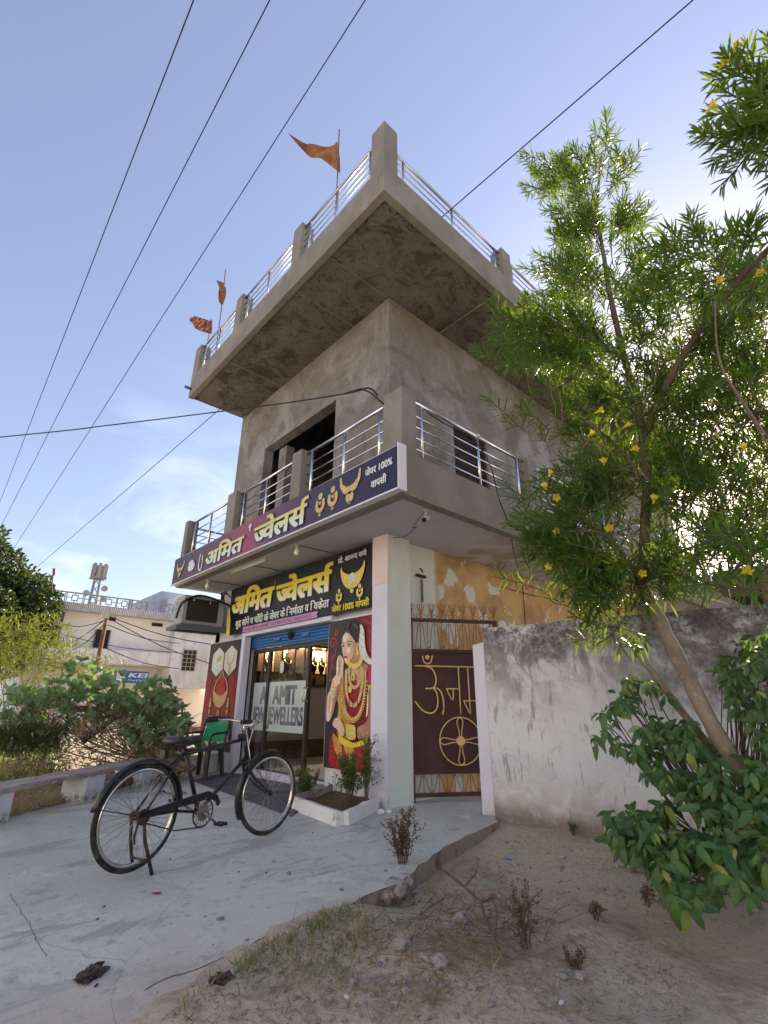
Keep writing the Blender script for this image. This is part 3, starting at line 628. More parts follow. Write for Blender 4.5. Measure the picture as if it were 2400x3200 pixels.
# side windows with grilles
for (a, b) in ((1.61, 2.62), (4.9, 5.9)):
    w = MB().box(a + .05, b - .05, .15, .16, 4.98, 5.95).build('window', 'dark', BX)
    MB().box(a, a + .05, .05, .14, 4.95, 5.98).box(b - .05, b, .05, .14, 4.95, 5.98).box(a + .05, b - .05, .05, .14, 4.95, 4.99).box(a + .05, b - .05, .05, .14, 5.94, 5.98).build('window_frame', 'brown_gate', w)
    g = MB()
    for k in range(1, 15): x = a + (b - a) * k / 15; g.box(x - .008, x + .008, .045, .06, 4.97, 5.96)
    for k in range(1, 7): z = 4.95 + 1.03 * k / 7; g.box(a + .02, b - .02, .036, .044, z - .012, z + .012)
    g.build('window_grille', 'rust_metal', w)
    MB().box(a - .06, b + .06, -.04, -.001, 5.985, 6.03).build('window_sill', 'render_wall', w)
# shutter, door
sh = MB()
for k in range(4):
    z = 2.125 + k * .052; sh.tube([(.06, 1.26, z + .026), (.06, 4.0, z + .026)], .028, 6)
sh.box(.07, .10, 1.26, 4.0, 2.10, 2.335)
s_ = sh.build('roller_shutter', 'blue', BX)
for y in (2.05, 2.95): MB().box(.0, .035, y - .1, y + .1, 2.19, 2.215).box(.0, .012, y - .1, y + .1, 2.215, 2.235).build('shutter_handle', 'blue', s_)
MB().box(-.02, .06, 3.96, 4.015, .0, 2.3).build('shutter_guide', 'black_plastic', BX)
dr = MB().box(.11, .17, 1.26, 3.96, 2.03, 2.10).box(.11, .17, 3.86, 3.94, .06, 2.03).box(.11, .17, 1.26, 1.31, .06, 2.03).box(.10, .16, 3.30, 3.36, .06, 2.03).box(.12, .18, 2.06, 2.13, .06, 2.03).box(.11, .17, 1.31, 3.86, .06, .12)
DRF = dr.build('door_frame', 'dark_frame', BX)
for (a, b) in ((2.13, 3.30), (3.36, 3.86)): MB().box(.138, .144, a, b, .12, 2.03).build('glass_pane', 'glass', DRF)
MB().tube(smoothline([(.10, 2.10, 1.18), (.05, 2.10, 1.20), (.05, 2.10, 1.36), (.10, 2.10, 1.38)], 4), .009, 6).tube(smoothline([(.10, 2.00, 1.18), (.05, 2.00, 1.20), (.05, 2.00, 1.36), (.10, 2.00, 1.38)], 4), .009, 6).build('door_handle', 'chrome', DRF)
fr_door = lambda u, v, o: (.136 - o, 3.86 - u, v)
for (a, b) in ((2.13, 3.30), (3.36, 3.86)): MB().box(.1335, .1365, a + .004, b - .004, .70, 1.50).build('frosted_film', 'frost', DRF)
for ch, a, b in (('A', .72, .92), ('M', .95, 1.17), ('I', 1.20, 1.25), ('T', 1.28, 1.46)): text('letter', ch, fr_door, a, b, 1.14, 1.42, 'frost_clear', DRF, bold=.055)
text('lettering', 'JEWELLERS', fr_door, .58, 1.68, .82, 1.08, 'frost_clear', DRF, bold=.05)
text('lettering', 'A', fr_door, .28, .48, 1.14, 1.42, 'frost_clear', DRF, bold=.055)
text('lettering', 'JEW', fr_door, .06, .47, .82, 1.08, 'frost_clear', DRF, bold=.05)
# interior
MB().box(.2, 4.2, .2, L - .2, .0, .10).build('shop_floor', 'tile', BX)
MB().box(4.0, 4.1, .2, L - .2, .1, 3.4).box(.21, 4.0, L - .24, L - .201, .1, 3.4).box(.21, 4.0, .201, .24, .1, 3.4).box(.21, 4.0, .24, L - .24, 2.62, 2.68).build('shop_lining', 'shop_wall', BX)
SCs = thing('jewellery_showcase', (2.0, 5.0, .1), 'dark wood wall showcase with warm lit shelves inside the shop', 'showcase')
MB().box(.3, 3.9, 5.16, 5.2, 1.5, 2.42).build('back_panel', 'backlit', SCs)
for z in (1.50, 1.765, 2.36): MB().box(.3, 3.9, 4.86 if z != 1.765 else 4.92, 5.16, z, z + (.04 if z != 1.765 else .02)).build('shelf', 'wood', SCs)
for x in (.32, .85, 1.29, 1.63, 1.88, 2.06, 2.7, 3.3, 3.88): MB().box(x - .025, x + .025, 4.85, 5.155, 1.545, 2.36).build('upright', 'wood', SCs)
MB().box(.3, 3.9, 4.84, 4.86, 2.40, 2.62).build('cornice', 'plastic_white', SCs)
CT = thing('shop_counter', (2.0, 4.6, .1), 'grey panelled counter with dark base inside the shop door', 'counter')
MB().box(.45, 3.9, 4.4, 4.84, .45, 1.46).build('counter_panel', 'counter', CT); MB().box(.5, 3.9, 4.46, 4.84, .1, .45).build('counter_base', 'wood', CT); MB().box(.4, 3.9, 4.36, 4.84, 1.46, 1.495).build('counter_top', 'wood', CT)
for (x, z, sc, lb) in [(2.25, 1.785, .38, 'left black bust of the pair on the lit shelf through the open door'), (2.47, 1.785, .38, 'right black bust of the pair on the lit shelf through the open door'), (1.50, 1.785, .42, 'black necklace bust with a gold chain behind the hanging white rosette'), (1.05, 1.785, .36, 'black necklace bust at the left end of the lit shelf'),
                       (2.28, 1.545, .16, 'small black ornament stand on the lower shelf seen through the open door'), (1.45, 1.545, .14, 'small black ornament stand on the lower shelf behind the middle pane')]:
    y = 5.02; t = thing('necklace_bust', (x, y, z), lb, 'display bust', 'necklace busts in the lit display case'); w = sc * .55
    MB().lathe((x, y, z), (0, 0, 1), [(0, .20 * w), (.08 * sc, .16 * w), (.2 * sc, .30 * w), (.52 * sc, .42 * w), (.70 * sc, .36 * w), (.80 * sc, .15 * w), (sc, .13 * w)], 12).build('bust', 'velvet', t, smooth=True)
    MB().ring((x, y - .32 * w, z + sc * .58), (0, -.75, .65), w * .34, .006, 20, 6).build('necklace', 'gold', t, smooth=True)
tag(MB().box(1.92, 2.02, 4.9, 5.0, 1.785, 1.86).build('jewellery_box', 'gold'), 'small gold jewellery box on the lit shelf', 'box'); tag(MB().box(1.72, 1.98, 4.88, 4.98, 1.545, 1.63).build('blue_tray', 'blue'), 'blue velvet tray on the lower lit shelf', 'tray')
for (x, lb) in ((2.19, 'left warm spot lamp seen through the open shop door'), (2.50, 'right warm spot lamp seen through the open shop door'), (1.52, 'warm spot lamp above the bust behind the rosette'), (1.05, 'warm spot lamp at the left end of the showcase'), (3.0, 'warm spot lamp at the right end of the showcase')):
    tag(MB().lathe((x, 4.98, 2.36), (0, 0, -1), [(0, .03), (.012, .03), (.016, .02)], 12).build('spot_lamp', 'lamp_warm'), lb, 'lamp', 'spot lamps under the showcase top')
al = bpy.data.lights.new('showcase_light', 'AREA'); al.shape = 'RECTANGLE'; al.size = 3.4; al.size_y = .2; al.energy = 50; al.color = (1, .74, .46)
ao = bpy.data.objects.new('showcase_light', al); COL.objects.link(ao); ao.location = (2.1, 4.98, 2.33)
o = MB(); 
for k in range(16): 
    th = k * math.pi / 8; o.blob((.09, 2.85 + .05 * math.cos(th), 1.74 + .09 * math.sin(th)), .006, .018, .022, k, .1, 1)
o.box(.088, .094, 2.825, 2.875, 1.68, 1.80)
tag(o.build('paper_rosette', 'paper_white'), 'white lace rosette hanging on the door glass', 'ornament')

# ------------------------------------------------------------------ signs
def gradmat(name, stops, axis=1, a=0, b=1, rough=.4, wr=.25, extra=None):
    m = bpy.data.materials.new(name); m.use_nodes = True; t = m.node_tree; n = t.nodes; l = t.links; bs = n['Principled BSDF']; bs.inputs['Roughness'].default_value = rough; bs.inputs['Specular IOR Level'].default_value = .2
    g = n.new('ShaderNodeNewGeometry'); sp = n.new('ShaderNodeSeparateXYZ'); l.new(g.outputs['Position'], sp.inputs[0])
    mr = n.new('ShaderNodeMapRange'); mr.inputs[1].default_value = a; mr.inputs[2].default_value = b; l.new(sp.outputs[axis], mr.inputs[0])
    cr = n.new('ShaderNodeValToRGB'); l.new(mr.outputs[0], cr.inputs[0])
    while len(cr.color_ramp.elements) < len(stops): cr.color_ramp.elements.new(.5)
    for e, (p, c) in zip(cr.color_ramp.elements, stops): e.position = p; e.color = (*c, 1)
    l.new(cr.outputs[0], bs.inputs['Base Color'])
    if wr:
        wn = n.new('ShaderNodeTexNoise'); wn.inputs['Scale'].default_value = 3.5; wn.inputs['Detail'].default_value = 3; wn.inputs['Distortion'].default_value = 1.5; l.new(g.outputs['Position'], wn.inputs['Vector'])
        bp = n.new('ShaderNodeBump'); bp.inputs['Strength'].default_value = wr; bp.inputs['Distance'].default_value = .05; l.new(wn.outputs[0], bp.inputs['Height']); l.new(bp.outputs[0], bs.inputs['Normal'])
    return m
MT['banner_purple'] = gradmat('purple_banner_print', [(0, (.022, .026, .058)), (.25, (.055, .042, .085)), (.42, (.14, .065, .11)), (.54, (.30, .065, .12)), (.66, (.15, .06, .10)), (.85, (.085, .05, .075)), (1, (.055, .042, .055))], 1, -1.37, 5.4)
MT['banner_black'] = gradmat('black_banner_print', [(0, (.010, .0105, .011)), (.5, (.022, .023, .025)), (1, (.005, .005, .006))], 1, .18, 4.6)
MT['txt_yellow'] = gradmat('yellow_white_letter_print', [(0, (.75, .78, .80)), (.28, (.70, .66, .35)), (.6, (.68, .56, .02)), (1, (.62, .48, .02))], 2, 2.78, 3.13, wr=0)
MT['txt_yellow2'] = gradmat('pale_yellow_letter_print', [(0, (.60, .70, .72)), (.35, (.60, .66, .50)), (.7, (.62, .60, .20)), (1, (.60, .56, .18))], 2, 3.47, 3.80, wr=0)
MT['outline_blue'] = nm('navy_outline_print', (.02, .045, .14), rough=.5); MT['outline_grey'] = nm('grey_outline_print', (.16, .17, .18), rough=.5)
MT['print_white'] = nm('white_print', (.68, .70, .72), rough=.5); MT['print_yellow'] = nm('yellow_print', (.66, .58, .03), rough=.5); MT['print_pink'] = nm('pink_strip_print', (.50, .27, .48), rough=.5)
MT['print_grey'] = nm('grey_small_print', (.24, .15, .26), rough=.5)
MT['print_gold'] = nm('gold_print', (.50, .34, .10), [dict(c=(.66, .54, .26), s=60, lo=.45, hi=.55, k=.9, d=3), dict(c=(.20, .12, .04), s=90, lo=.56, hi=.62, k=.8, d=3)], rough=.5)
MT['print_gold_bright'] = nm('bright_gold_print', (.62, .47, .05), [dict(c=(.75, .66, .22), s=50, lo=.45, hi=.55, k=.9, d=3), dict(c=(.22, .15, .03), s=90, lo=.57, hi=.62, k=.8, d=3)], rough=.5)
MT['print_silver'] = nm('silver_print', (.50, .56, .58), [dict(c=(.75, .78, .8), s=30, lo=.45, hi=.6, k=.8), dict(c=(.15, .25, .30), s=40, lo=.58, hi=.64, k=.8)], rough=.5)
MT['print_red'] = nm('red_print', (.38, .012, .02), [dict(c=(.52, .03, .04), s=9, lo=.45, hi=.65, k=.8), dict(c=(.16, .005, .012), s=25, lo=.55, hi=.65, k=.7)], rough=.5)
MT['print_deepred'] = nm('scroll_red_print', (.40, .03, .035), rough=.5)
MT['print_hexwhite'] = nm('pale_panel_print', (.52, .56, .60), [dict(c=(.65, .68, .72), s=2, lo=.4, hi=.7, k=.8)], rough=.5)
MT['frame_white'] = nm('white_sign_frame', (.66, .66, .70), rough=.4)
# purple balcony banner
fs = lambda u, v, o: (-1.125 - o, 5.42 - u, v)          # u metres from the far (left) end, v = height
US = thing('balcony_signboard', (-1.07, 2.0, 3.4), 'long purple banner signboard along the balcony edge with yellow Hindi lettering', 'sign')
mb = MB(); n = 60
for i in range(n):           # slightly sagging fabric face
    pass
mb.box(-1.12, -1.025, -1.375, 5.42, 3.405, 3.965); mb.build('sign_box', 'frame_white', US)
fv = []; NU, NV = 80, 5
for j in range(NV + 1):
    for i in range(NU + 1):
        u = 6.79 * i / NU; v = 3.415 + .545 * j / NV; e = math.sin(math.pi * i / NU) * math.sin(math.pi * j / NV)
        w_ = .012 * mnoise.noise(Vector((u * 2.2 + v * 4, v * 3, 0))) * min(1, e * 3)
        fv.append(fs(u, v - (.01 * math.sin(u * 1.3) if j == NV else 0), .0 + max(0, .004 + w_)))
mb = MB().add(fv, [(j * (NU + 1) + i, j * (NU + 1) + i + 1, (j + 1) * (NU + 1) + i + 1, (j + 1) * (NU + 1) + i) for j in range(NV) for i in range(NU)])
mb.build('banner_face', 'banner_purple', US, smooth=True)
MB().box(-1.15, -1.13, -1.38, 5.43, 3.392, 3.412).box(-1.15, -1.02, -1.392, -1.376, 3.39, 3.975).build('sign_trim', 'frame_white', US)
AMIT = ['अ', 'ि', 'म', 'त']; JWEL = [('half', 'ज', .60), 'वे', 'ल', 'स', ('reph',)]
def outlined(items, fr, u0, u1, v0, v1, m, mo, par, b1, b2, off, slant=0):
    text('letter_outline', items, fr, u0, u1, v0, v1, mo, par, bold=b2, off=off, slant=slant); text('lettering', items, fr, u0, u1, v0, v1, m, par, bold=b1, off=off + .004, slant=slant)
outlined(['अ', 'िम', 'त'], fs, 1.66, 3.08, 3.49, 3.73, 'txt_yellow2', 'outline_blue', US, .038, .07, .018, .12)
outlined(['ज्', 'वे', 'ल', 'र्', 'स'] if 0 else JWEL, fs, 3.48, 4.96, 3.49, 3.76, 'txt_yellow2', 'outline_blue', US, .038, .07, .018, .06)
text('lettering', 'जेवर 100%', fs, 6.22, 6.70, 3.735, 3.815, 'print_white', US, bold=.03, off=.018)
text('lettering', 'वापसी', fs, 6.33, 6.60, 3.545, 3.625, 'print_white', US, bold=.03, off=.018)
def necklace(fr, cu, cv, w, h, m, par, off):
    mb = MB(); out = []; inn = []
    for k in range(17):
        th = math.pi * (k / 16.); x = -math.cos(th); y = math.sin(th)
        out.append((cu + x * w / 2, cv + h * .35 - y * h * .85)); inn.append((cu + x * w * .46, cv + h * .42 - y * h * .38))
    for k in range(16): flatpoly(mb, fr, [out[k], out[k + 1], inn[k + 1], inn[k]], off)
    disc(mb, fr, cu, cv - h * .55, w * .07, off); return mb.build('necklace_print', m, par, fix=False)
def earring(fr, cu, cv, w, m, par, off):
    mb = MB(); disc(mb, fr, cu, cv + w * .55, w * .25, off); ribbon(mb, fr, [(cu + w * .4 * math.sin(t * .4), cv - w * .4 * math.cos(t * .4) * 1.1 - w * .05) for t in range(-6, 7)], w * .32, off); disc(mb, fr, cu, cv - w * .8, w * .12, off); disc(mb, fr, cu, cv + w * .05, w * .13, off)
    mb.build('earring_print', m, par, fix=False)
def pendant_set(fr, cu, cv, w, h, m, par, off):
    mb = MB(); ribbon(mb, fr, [(cu - w / 2, cv + h / 2), (cu - w * .45, cv + h * .2), (cu - w * .25, cv - h * .02), (cu, cv - h * .08), (cu + w * .25, cv - h * .02), (cu + w * .45, cv + h * .2), (cu + w / 2, cv + h / 2)], [w * .08, w * .14, w * .24, w * .28, w * .24, w * .14, w * .08], off)
    disc(mb, fr, cu, cv - h * .32, w * .2, off, 12); disc(mb, fr, cu, cv - h * .5, w * .06, off); mb.build('necklace_print', m, par, fix=False)
earring(fs, 5.28, 3.66, .20, 'print_gold', US, .018); earring(fs, 5.56, 3.67, .20, 'print_gold', US, .018)
pendant_set(fs, 5.92, 3.69, .40, .40, 'print_gold', US, .018)
pendant_set(fs, .40, 3.68, .36, .30, 'print_gold', US, .018)
mb = MB(); disc(mb, fs, .98, 3.62, .17, .018, 12, .09); disc(mb, fs, .95, 3.70, .12, .019, 12, .06); mb.build('bangle_print', 'print_silver', US, fix=False)
mb = MB(); ribbon(mb, fs, [(1.36, 3.80), (1.33, 3.60), (1.38, 3.48), (1.46, 3.46), (1.50, 3.6), (1.47, 3.75)], .035, .018); mb.build('anklet_print', 'print_white', US, fix=False)
mb = MB(); disc(mb, fs, 3.30, 3.86, .05, .018, 8, .04); disc(mb, fs, 3.30, 3.80, .03, .018, 8, .03); mb.build('emblem_print', 'print_silver', US, fix=False)
# black fascia sign
fb = lambda u, v, o: (-.155 - o, 4.66 - u, v)
BS = thing('shop_signboard', (-.12, 2.4, 2.3), 'black shop sign over the shutter with big yellow Hindi name and address strip', 'sign')
mb = MB(); fv = []; NU, NV = 60, 8
for j in range(NV + 1):
    for i in range(NU + 1):
        u = 4.47 * i / NU; v = 2.41 + .93 * j / NV; e = math.sin(math.pi * i / NU) * math.sin(math.pi * j / NV)
        fv.append(fb(u + (.10 * (1 - i / NU) * (1 - j / NV)), v, .002 + max(-.002, .014 * mnoise.noise(Vector((u * 1.5 + v * 2, v * 2, 5))) * min(1, 3 * e))))
MB().add(fv, [(j * (NU + 1) + i, j * (NU + 1) + i + 1, (j + 1) * (NU + 1) + i + 1, (j + 1) * (NU + 1) + i) for j in range(NV) for i in range(NU)]).build('banner_face', 'banner_black', BS, smooth=True)
MB().box(-.152, -.125, .19, 4.60, 2.408, 3.345).build('sign_board', 'banner_black', BS)
mb = MB(); flatpoly(mb, fb, smoothpoly([(-.06, 2.95), (.02, 2.9), (.10, 2.75), (.13, 2.55), (.13, 2.40), (.0, 2.37), (-.03, 2.6)], 3), .004); mb.build('figure_print', 'print_gold_bright', BS, fix=False)
ga, gb = .10, .145
outlined(['अ', 'िम', 'त'], fb, .16, 1.72, 2.79, 3.12, 'txt_yellow', 'outline_grey', BS, .045, .07, .02, .15)
outlined(JWEL, fb, 1.90, 3.53, 2.79, 3.10, 'txt_yellow', 'outline_grey', BS, .045, .07, .02, .0)
text('lettering', ['शु', 'द', ('sub', 'ध', .6, -.36, -.12), ' सोने व चाँदी के जेवर के ', 'ि', 'न', 'म', ('reph',), 'ाता व ', 'ि', 'व', 'क', ('rakar',), 'ेता'], fb, .40, 3.48, 2.535, 2.645, 'print_white', BS, bold=.03, off=.02)
mb = MB(); flatpoly(mb, fb, [(.74, 2.40 + .0), (3.16, 2.405), (3.20, 2.42), (3.16, 2.455), (3.20, 2.49), (3.16, 2.505), (.74, 2.505), (.70, 2.49), (.74, 2.455), (.70, 2.42)], .018); mb.build('address_strip', 'print_pink', BS, fix=False)
text('lettering', 'दुआव, सोहना, वाराणसी   मो. 9807491763, 7844974376', fb, .80, 3.02, 2.425, 2.475, 'print_grey', BS, bold=.02, off=.022)
text('lettering', ['प', ('rakar',), 'ो. आन', ('half', 'न', .62), 'द व', 'म', ('reph',), 'ा'], fb, 3.68, 4.36, 3.175, 3.245, 'print_white', BS, bold=.025, off=.02)
text('lettering', 'जेवर 100% वापसी', fb, 3.57, 4.43, 2.435, 2.515, 'print_yellow', BS, bold=.035, off=.02)
necklace(fb, 4.04, 2.93, .58, .42, 'print_gold_bright', BS, .02); earring(fb, 3.73, 2.66, .14, 'print_gold_bright', BS, .02); earring(fb, 4.22, 2.66, .14, 'print_gold_bright', BS, .02)
mb = MB(); disc(mb, fb, 4.04, 2.88, .085, .023, 12); mb.build('stone_print', 'print_silver', BS, fix=False)
mb = MB(); disc(mb, fb, 1.80, 3.19, .025, .02, 8, .055); disc(mb, fb, 1.80, 3.25, .012, .02, 8, .02); mb.build('emblem_print', 'leaf_red' if 0 else 'flag', BS, fix=False)

# woman poster : a plain generic model in a sari
WP = thing('bridal_poster', (-.12, .72, .33), 'tall poster of a jewelled woman in red and gold sari, right of the shop door', 'poster')
fw_ = lambda u, v, o: (-.092 - o, 1.25 - u * .985 + .01, .325 + v)
MT['poster_bg'] = gradmat('dark_maroon_poster_print', [(0, (.20, .008, .028)), (.45, (.10, .012, .022)), (.62, (.040, .030, .040)), (1, (.038, .032, .042))], 1, .19, 1.25)
MT['skin_p'] = gradmat('printed_skin', [(0, (.36, .19, .12)), (.3, (.54, .33, .22)), (.62, (.68, .46, .32)), (1, (.80, .62, .48))], 1, .35, 1.1, wr=0)
MT['skin_shade'] = nm('printed_shaded_skin', (.36, .19, .12), [dict(c=(.46, .27, .18), s=6, lo=.4, hi=.6, k=.8)], rough=.5)
MT['skin_light'] = nm('printed_highlight_skin', (.84, .66, .52), rough=.5); MT['hair_sheen'] = nm('printed_hair_sheen', (.06, .06, .075), rough=.5)
MT['hair_p'] = nm('printed_black_hair', (.012, .012, .017), rough=.5)
MT['sari_p'] = nm('printed_gold_silk', (.50, .24, .05), [dict(c=(.66, .42, .12), s=9, lo=.45, hi=.6, k=.8, dis=1), dict(c=(.30, .09, .03), s=14, lo=.55, hi=.65, k=.7, dis=1)], rough=.5)
MT['red_p'] = nm('printed_red_silk', (.30, .006, .018), [dict(c=(.55, .02, .04), s=10, lo=.48, hi=.6, k=.8, dis=1), dict(c=(.10, .004, .01), s=12, lo=.52, hi=.64, k=.9, dis=1)], rough=.5)
MT['pink_p'] = nm('printed_magenta_sleeve', (.42, .01, .08), rough=.5)
MT['flowers_p'] = nm('printed_jasmine', (.66, .70, .66), [dict(c=(.30, .40, .25), s=40, lo=.5, hi=.6, k=.9, d=3)], rough=.5)
MB().box(-.09, -.076, .195, 1.262, .325, 2.32).build('poster_board', 'frame_white', WP)
mb = MB(); fv = []; NU, NV = 16, 30
for j in range(NV + 1):
    for i in range(NU + 1):
        e = math.sin(math.pi * i / NU) * math.sin(math.pi * j / NV); u = .01 + 1.05 * i / NU; v = 1.99 * j / NV
        fv.append(fw_(u, v, .003 + .002 * e))
MB().add(fv, [(j * (NU + 1) + i, j * (NU + 1) + i + 1, (j + 1) * (NU + 1) + i + 1, (j + 1) * (NU + 1) + i) for j in range(NV) for i in range(NU)]).build('poster_sheet', 'poster_bg', WP, smooth=True)
LAY = [0.006]
def pp(name, m, polys, sm=3):
    LAY[0] += .0007; mb = MB()
    for p in polys: flatpoly(mb, fw_, smoothpoly(p, sm) if sm else p, LAY[0])
    return mb.build(name, m, WP, fix=False)
def pr_(name, m, lines, w, closed=False):
    LAY[0] += .0007; mb = MB()
    for p in lines: ribbon(mb, fw_, p, w, LAY[0], closed)
    return mb.build(name, m, WP, fix=False)
def scroll(cu, cv, s, flip=1):
    pts = []
    for k in range(26):
        t = k / 25; a = t * 7.5; r = .09 * (1 - t * .8); pts.append((cu + flip * s * r * math.cos(a), cv + s * r * math.sin(a) * 1.2))
    return pts
pr_('scroll_print', 'print_deepred', [scroll(.13, 1.66, .9), [(.22, 1.66), (.20, 1.5), (.12, 1.38), (.10, 1.22), (.08, 1.12)], scroll(.20, 1.80, .5), [(.16, 1.5), (.09, 1.42)], [(.14, 1.36), (.18, 1.28)]], .022)
pr_('scroll_print', 'print_deepred', [scroll(.98, 1.80, .9, -1), [(.90, 1.80), (.93, 1.92), (.83, 1.93)], [(1.04, 1.8), (1.05, 1.65), (1.0, 1.55), (1.05, 1.42)], scroll(1.02, 1.62, .45)], .022)
pp('hair_print', 'hair_p', [[(.375, 1.76), (.40, 1.88), (.46, 1.945), (.57, 1.96), (.70, 1.93), (.79, 1.84), (.82, 1.68), (.80, 1.56), (.70, 1.50), (.60, 1.62), (.42, 1.76)]])
pp('body_print', 'skin_p', [[(.56, 1.45), (.72, 1.52), (.79, 1.40), (.90, 1.33), (.98, 1.28), (.97, 1.0), (.80, .7), (.55, .8), (.44, 1.1), (.46, 1.26), (.54, 1.30)]])
pp('sari_print', 'sari_p', [[(.44, 1.20), (.50, 1.28), (.50, .9), (.62, .62), (.56, .40), (.34, .40), (.30, .55), (.33, .80), (.26, .90), (.30, 1.05)], [(.80, 1.25), (.88, 1.28), (.92, 1.0), (.80, .85), (.72, .95)]])
pp('blouse_print', 'red_p', [[(.52, 1.08), (.60, 1.12), (.72, 1.12), (.80, 1.0), (.86, .80), (.72, .60), (.58, .58), (.50, .75), (.48, .95)]])
pp('blouse_print', 'poster_bg', [[(.86, .95), (.98, 1.02), (1.05, .6), (.90, .50), (.72, .55), (.80, .7)]])
pp('sleeve_print', 'pink_p', [[(.93, 1.20), (.96, 1.29), (1.04, 1.33), (1.058, 1.31), (1.058, 1.05), (.97, 1.04)]])
pp('sleeve_border_print', 'print_gold_bright', [[(.965, 1.05), (1.058, 1.06), (1.058, .98), (.97, .97)]], 0)
pp('arm_print', 'skin_p', [[(.97, .97), (1.058, .98), (1.058, .45), (.95, .42), (.79, .39), (.76, .52), (.88, .57), (.98, .66)]])
pp('arm_print', 'skin_p', [[(.17, 1.14), (.24, 1.17), (.33, 1.08), (.30, .93), (.26, .84), (.22, .72), (.15, .62), (.09, .585), (.05, .62), (.05, .78), (.08, .93), (.12, 1.03)]])
pp('sleeve_border_print', 'print_gold_bright', [[(.14, 1.14), (.26, 1.22), (.28, 1.16), (.20, 1.05)]], 0)
pp('hand_print', 'skin_p', [[(.20, 1.10), (.25, 1.22), (.26, 1.32), (.265, 1.44), (.30, 1.475), (.335, 1.48), (.37, 1.455), (.40, 1.43), (.42, 1.39), (.415, 1.32), (.40, 1.22), (.35, 1.12), (.31, 1.05)]])
pr_('finger_line_print', 'skin_shade', [[(.30, 1.47), (.295, 1.38)], [(.335, 1.475), (.33, 1.37)], [(.375, 1.45), (.37, 1.36)], [(.28, 1.34), (.39, 1.33)]], .007)
pp('neck_print', 'skin_shade', [[(.54, 1.42), (.70, 1.56), (.80, 1.45), (.84, 1.36), (.76, 1.31), (.60, 1.28), (.54, 1.32)]])
pp('face_print', 'skin_p', [[(.385, 1.74), (.44, 1.79), (.52, 1.775), (.62, 1.70), (.71, 1.60), (.745, 1.53), (.72, 1.46), (.64, 1.41), (.55, 1.355), (.50, 1.345), (.45, 1.38), (.415, 1.45), (.385, 1.52), (.375, 1.58), (.36, 1.62), (.37, 1.68)]])
pp('face_shade_print', 'skin_shade', [[(.62, 1.66), (.71, 1.59), (.74, 1.53), (.71, 1.45), (.64, 1.41), (.58, 1.375), (.64, 1.48), (.63, 1.58)]])
pp('face_light_print', 'skin_light', [[(.39, 1.735), (.44, 1.78), (.50, 1.76), (.49, 1.69), (.42, 1.66)], [(.455, 1.62), (.475, 1.60), (.455, 1.53), (.435, 1.52)], [(.49, 1.57), (.55, 1.575), (.57, 1.53), (.52, 1.49), (.49, 1.52)], [(.45, 1.415), (.50, 1.42), (.51, 1.385), (.47, 1.37)]])
pp('hair_sheen_print', 'hair_sheen', [[(.46, 1.87), (.50, 1.92), (.56, 1.93), (.52, 1.89), (.49, 1.84)], [(.62, 1.90), (.70, 1.88), (.75, 1.80), (.70, 1.83), (.64, 1.86)], [(.42, 1.80), (.47, 1.83), (.60, 1.77), (.56, 1.77)]])
pp('ear_print', 'skin_p', [[(.715, 1.62), (.75, 1.63), (.755, 1.57), (.73, 1.53), (.71, 1.56)]])
pp('eye_white_print', 'print_white', [[(.385, 1.60), (.41, 1.612), (.43, 1.595), (.41, 1.585)], [(.50, 1.60), (.54, 1.618), (.585, 1.60), (.54, 1.584)]])
pp('eye_print', 'hair_p', [[(.395, 1.60), (.41, 1.614), (.425, 1.598), (.41, 1.584)], [(.522, 1.60), (.54, 1.618), (.56, 1.60), (.54, 1.582)]])
pr_('brow_print', 'hair_p', [[(.375, 1.64), (.40, 1.652), (.43, 1.638)], [(.49, 1.645), (.54, 1.668), (.60, 1.645)], [(.38, 1.606), (.405, 1.618), (.435, 1.60)], [(.49, 1.60), (.54, 1.624), (.595, 1.608)]], .011)
pr_('nose_line_print', 'skin_shade', [[(.455, 1.60), (.44, 1.54), (.425, 1.51), (.445, 1.495), (.475, 1.50)]], .008)
pp('lips_print', 'pink_p', [[(.425, 1.452), (.45, 1.462), (.48, 1.458), (.51, 1.46), (.53, 1.465), (.49, 1.435), (.455, 1.43)]])
pr_('forehead_ornament_print', 'print_gold_bright', [[(.45, 1.80), (.455, 1.74), (.45, 1.71)]], .012)
mb_ = pp('flower_garland_print', 'flowers_p', [[(.78, 1.87), (.84, 1.85), (.885, 1.76), (.90, 1.62), (.93, 1.50), (1.0, 1.41), (1.058, 1.37), (1.055, 1.32), (.97, 1.33), (.88, 1.38), (.81, 1.44), (.775, 1.55), (.77, 1.68), (.79, 1.78)]])
pp('earring_print', 'print_gold_bright', [[(.715, 1.545), (.745, 1.55), (.78, 1.50), (.76, 1.455), (.72, 1.46)]])
def arc(cx, top, bot, hw, n=22):
    return [(cx + hw * math.sin(t), top - (top - bot) * (.5 + .5 * math.cos(t)) ) for t in [(-math.pi) + 2 * math.pi * k / n for k in range(1, n)]]
def ubend(x0, x1, ytop, ybot, n=20):
    out = []
    for k in range(n + 1):
        t = k / n; a = math.pi * t; out.append(((x0 + x1) / 2 - (x1 - x0) / 2 * math.cos(a) * (1 if 0 else 1), ytop - (ytop - ybot) * math.sin(a) ** .75))
    return out
pr_('necklace_choker_print', 'print_gold_bright', [ubend(.54, .83, 1.42, 1.31)], .07)
pr_('necklace_print', 'print_gold', [ubend(.56, .84, 1.30, 1.03)], .045)
pr_('necklace_print', 'print_gold', [ubend(.50, .87, 1.27, .80)], .055)
lg = ubend(.42, .93, 1.25, .635, 44)
pr_('necklace_print', 'print_gold', [lg], .035)
teeth = []
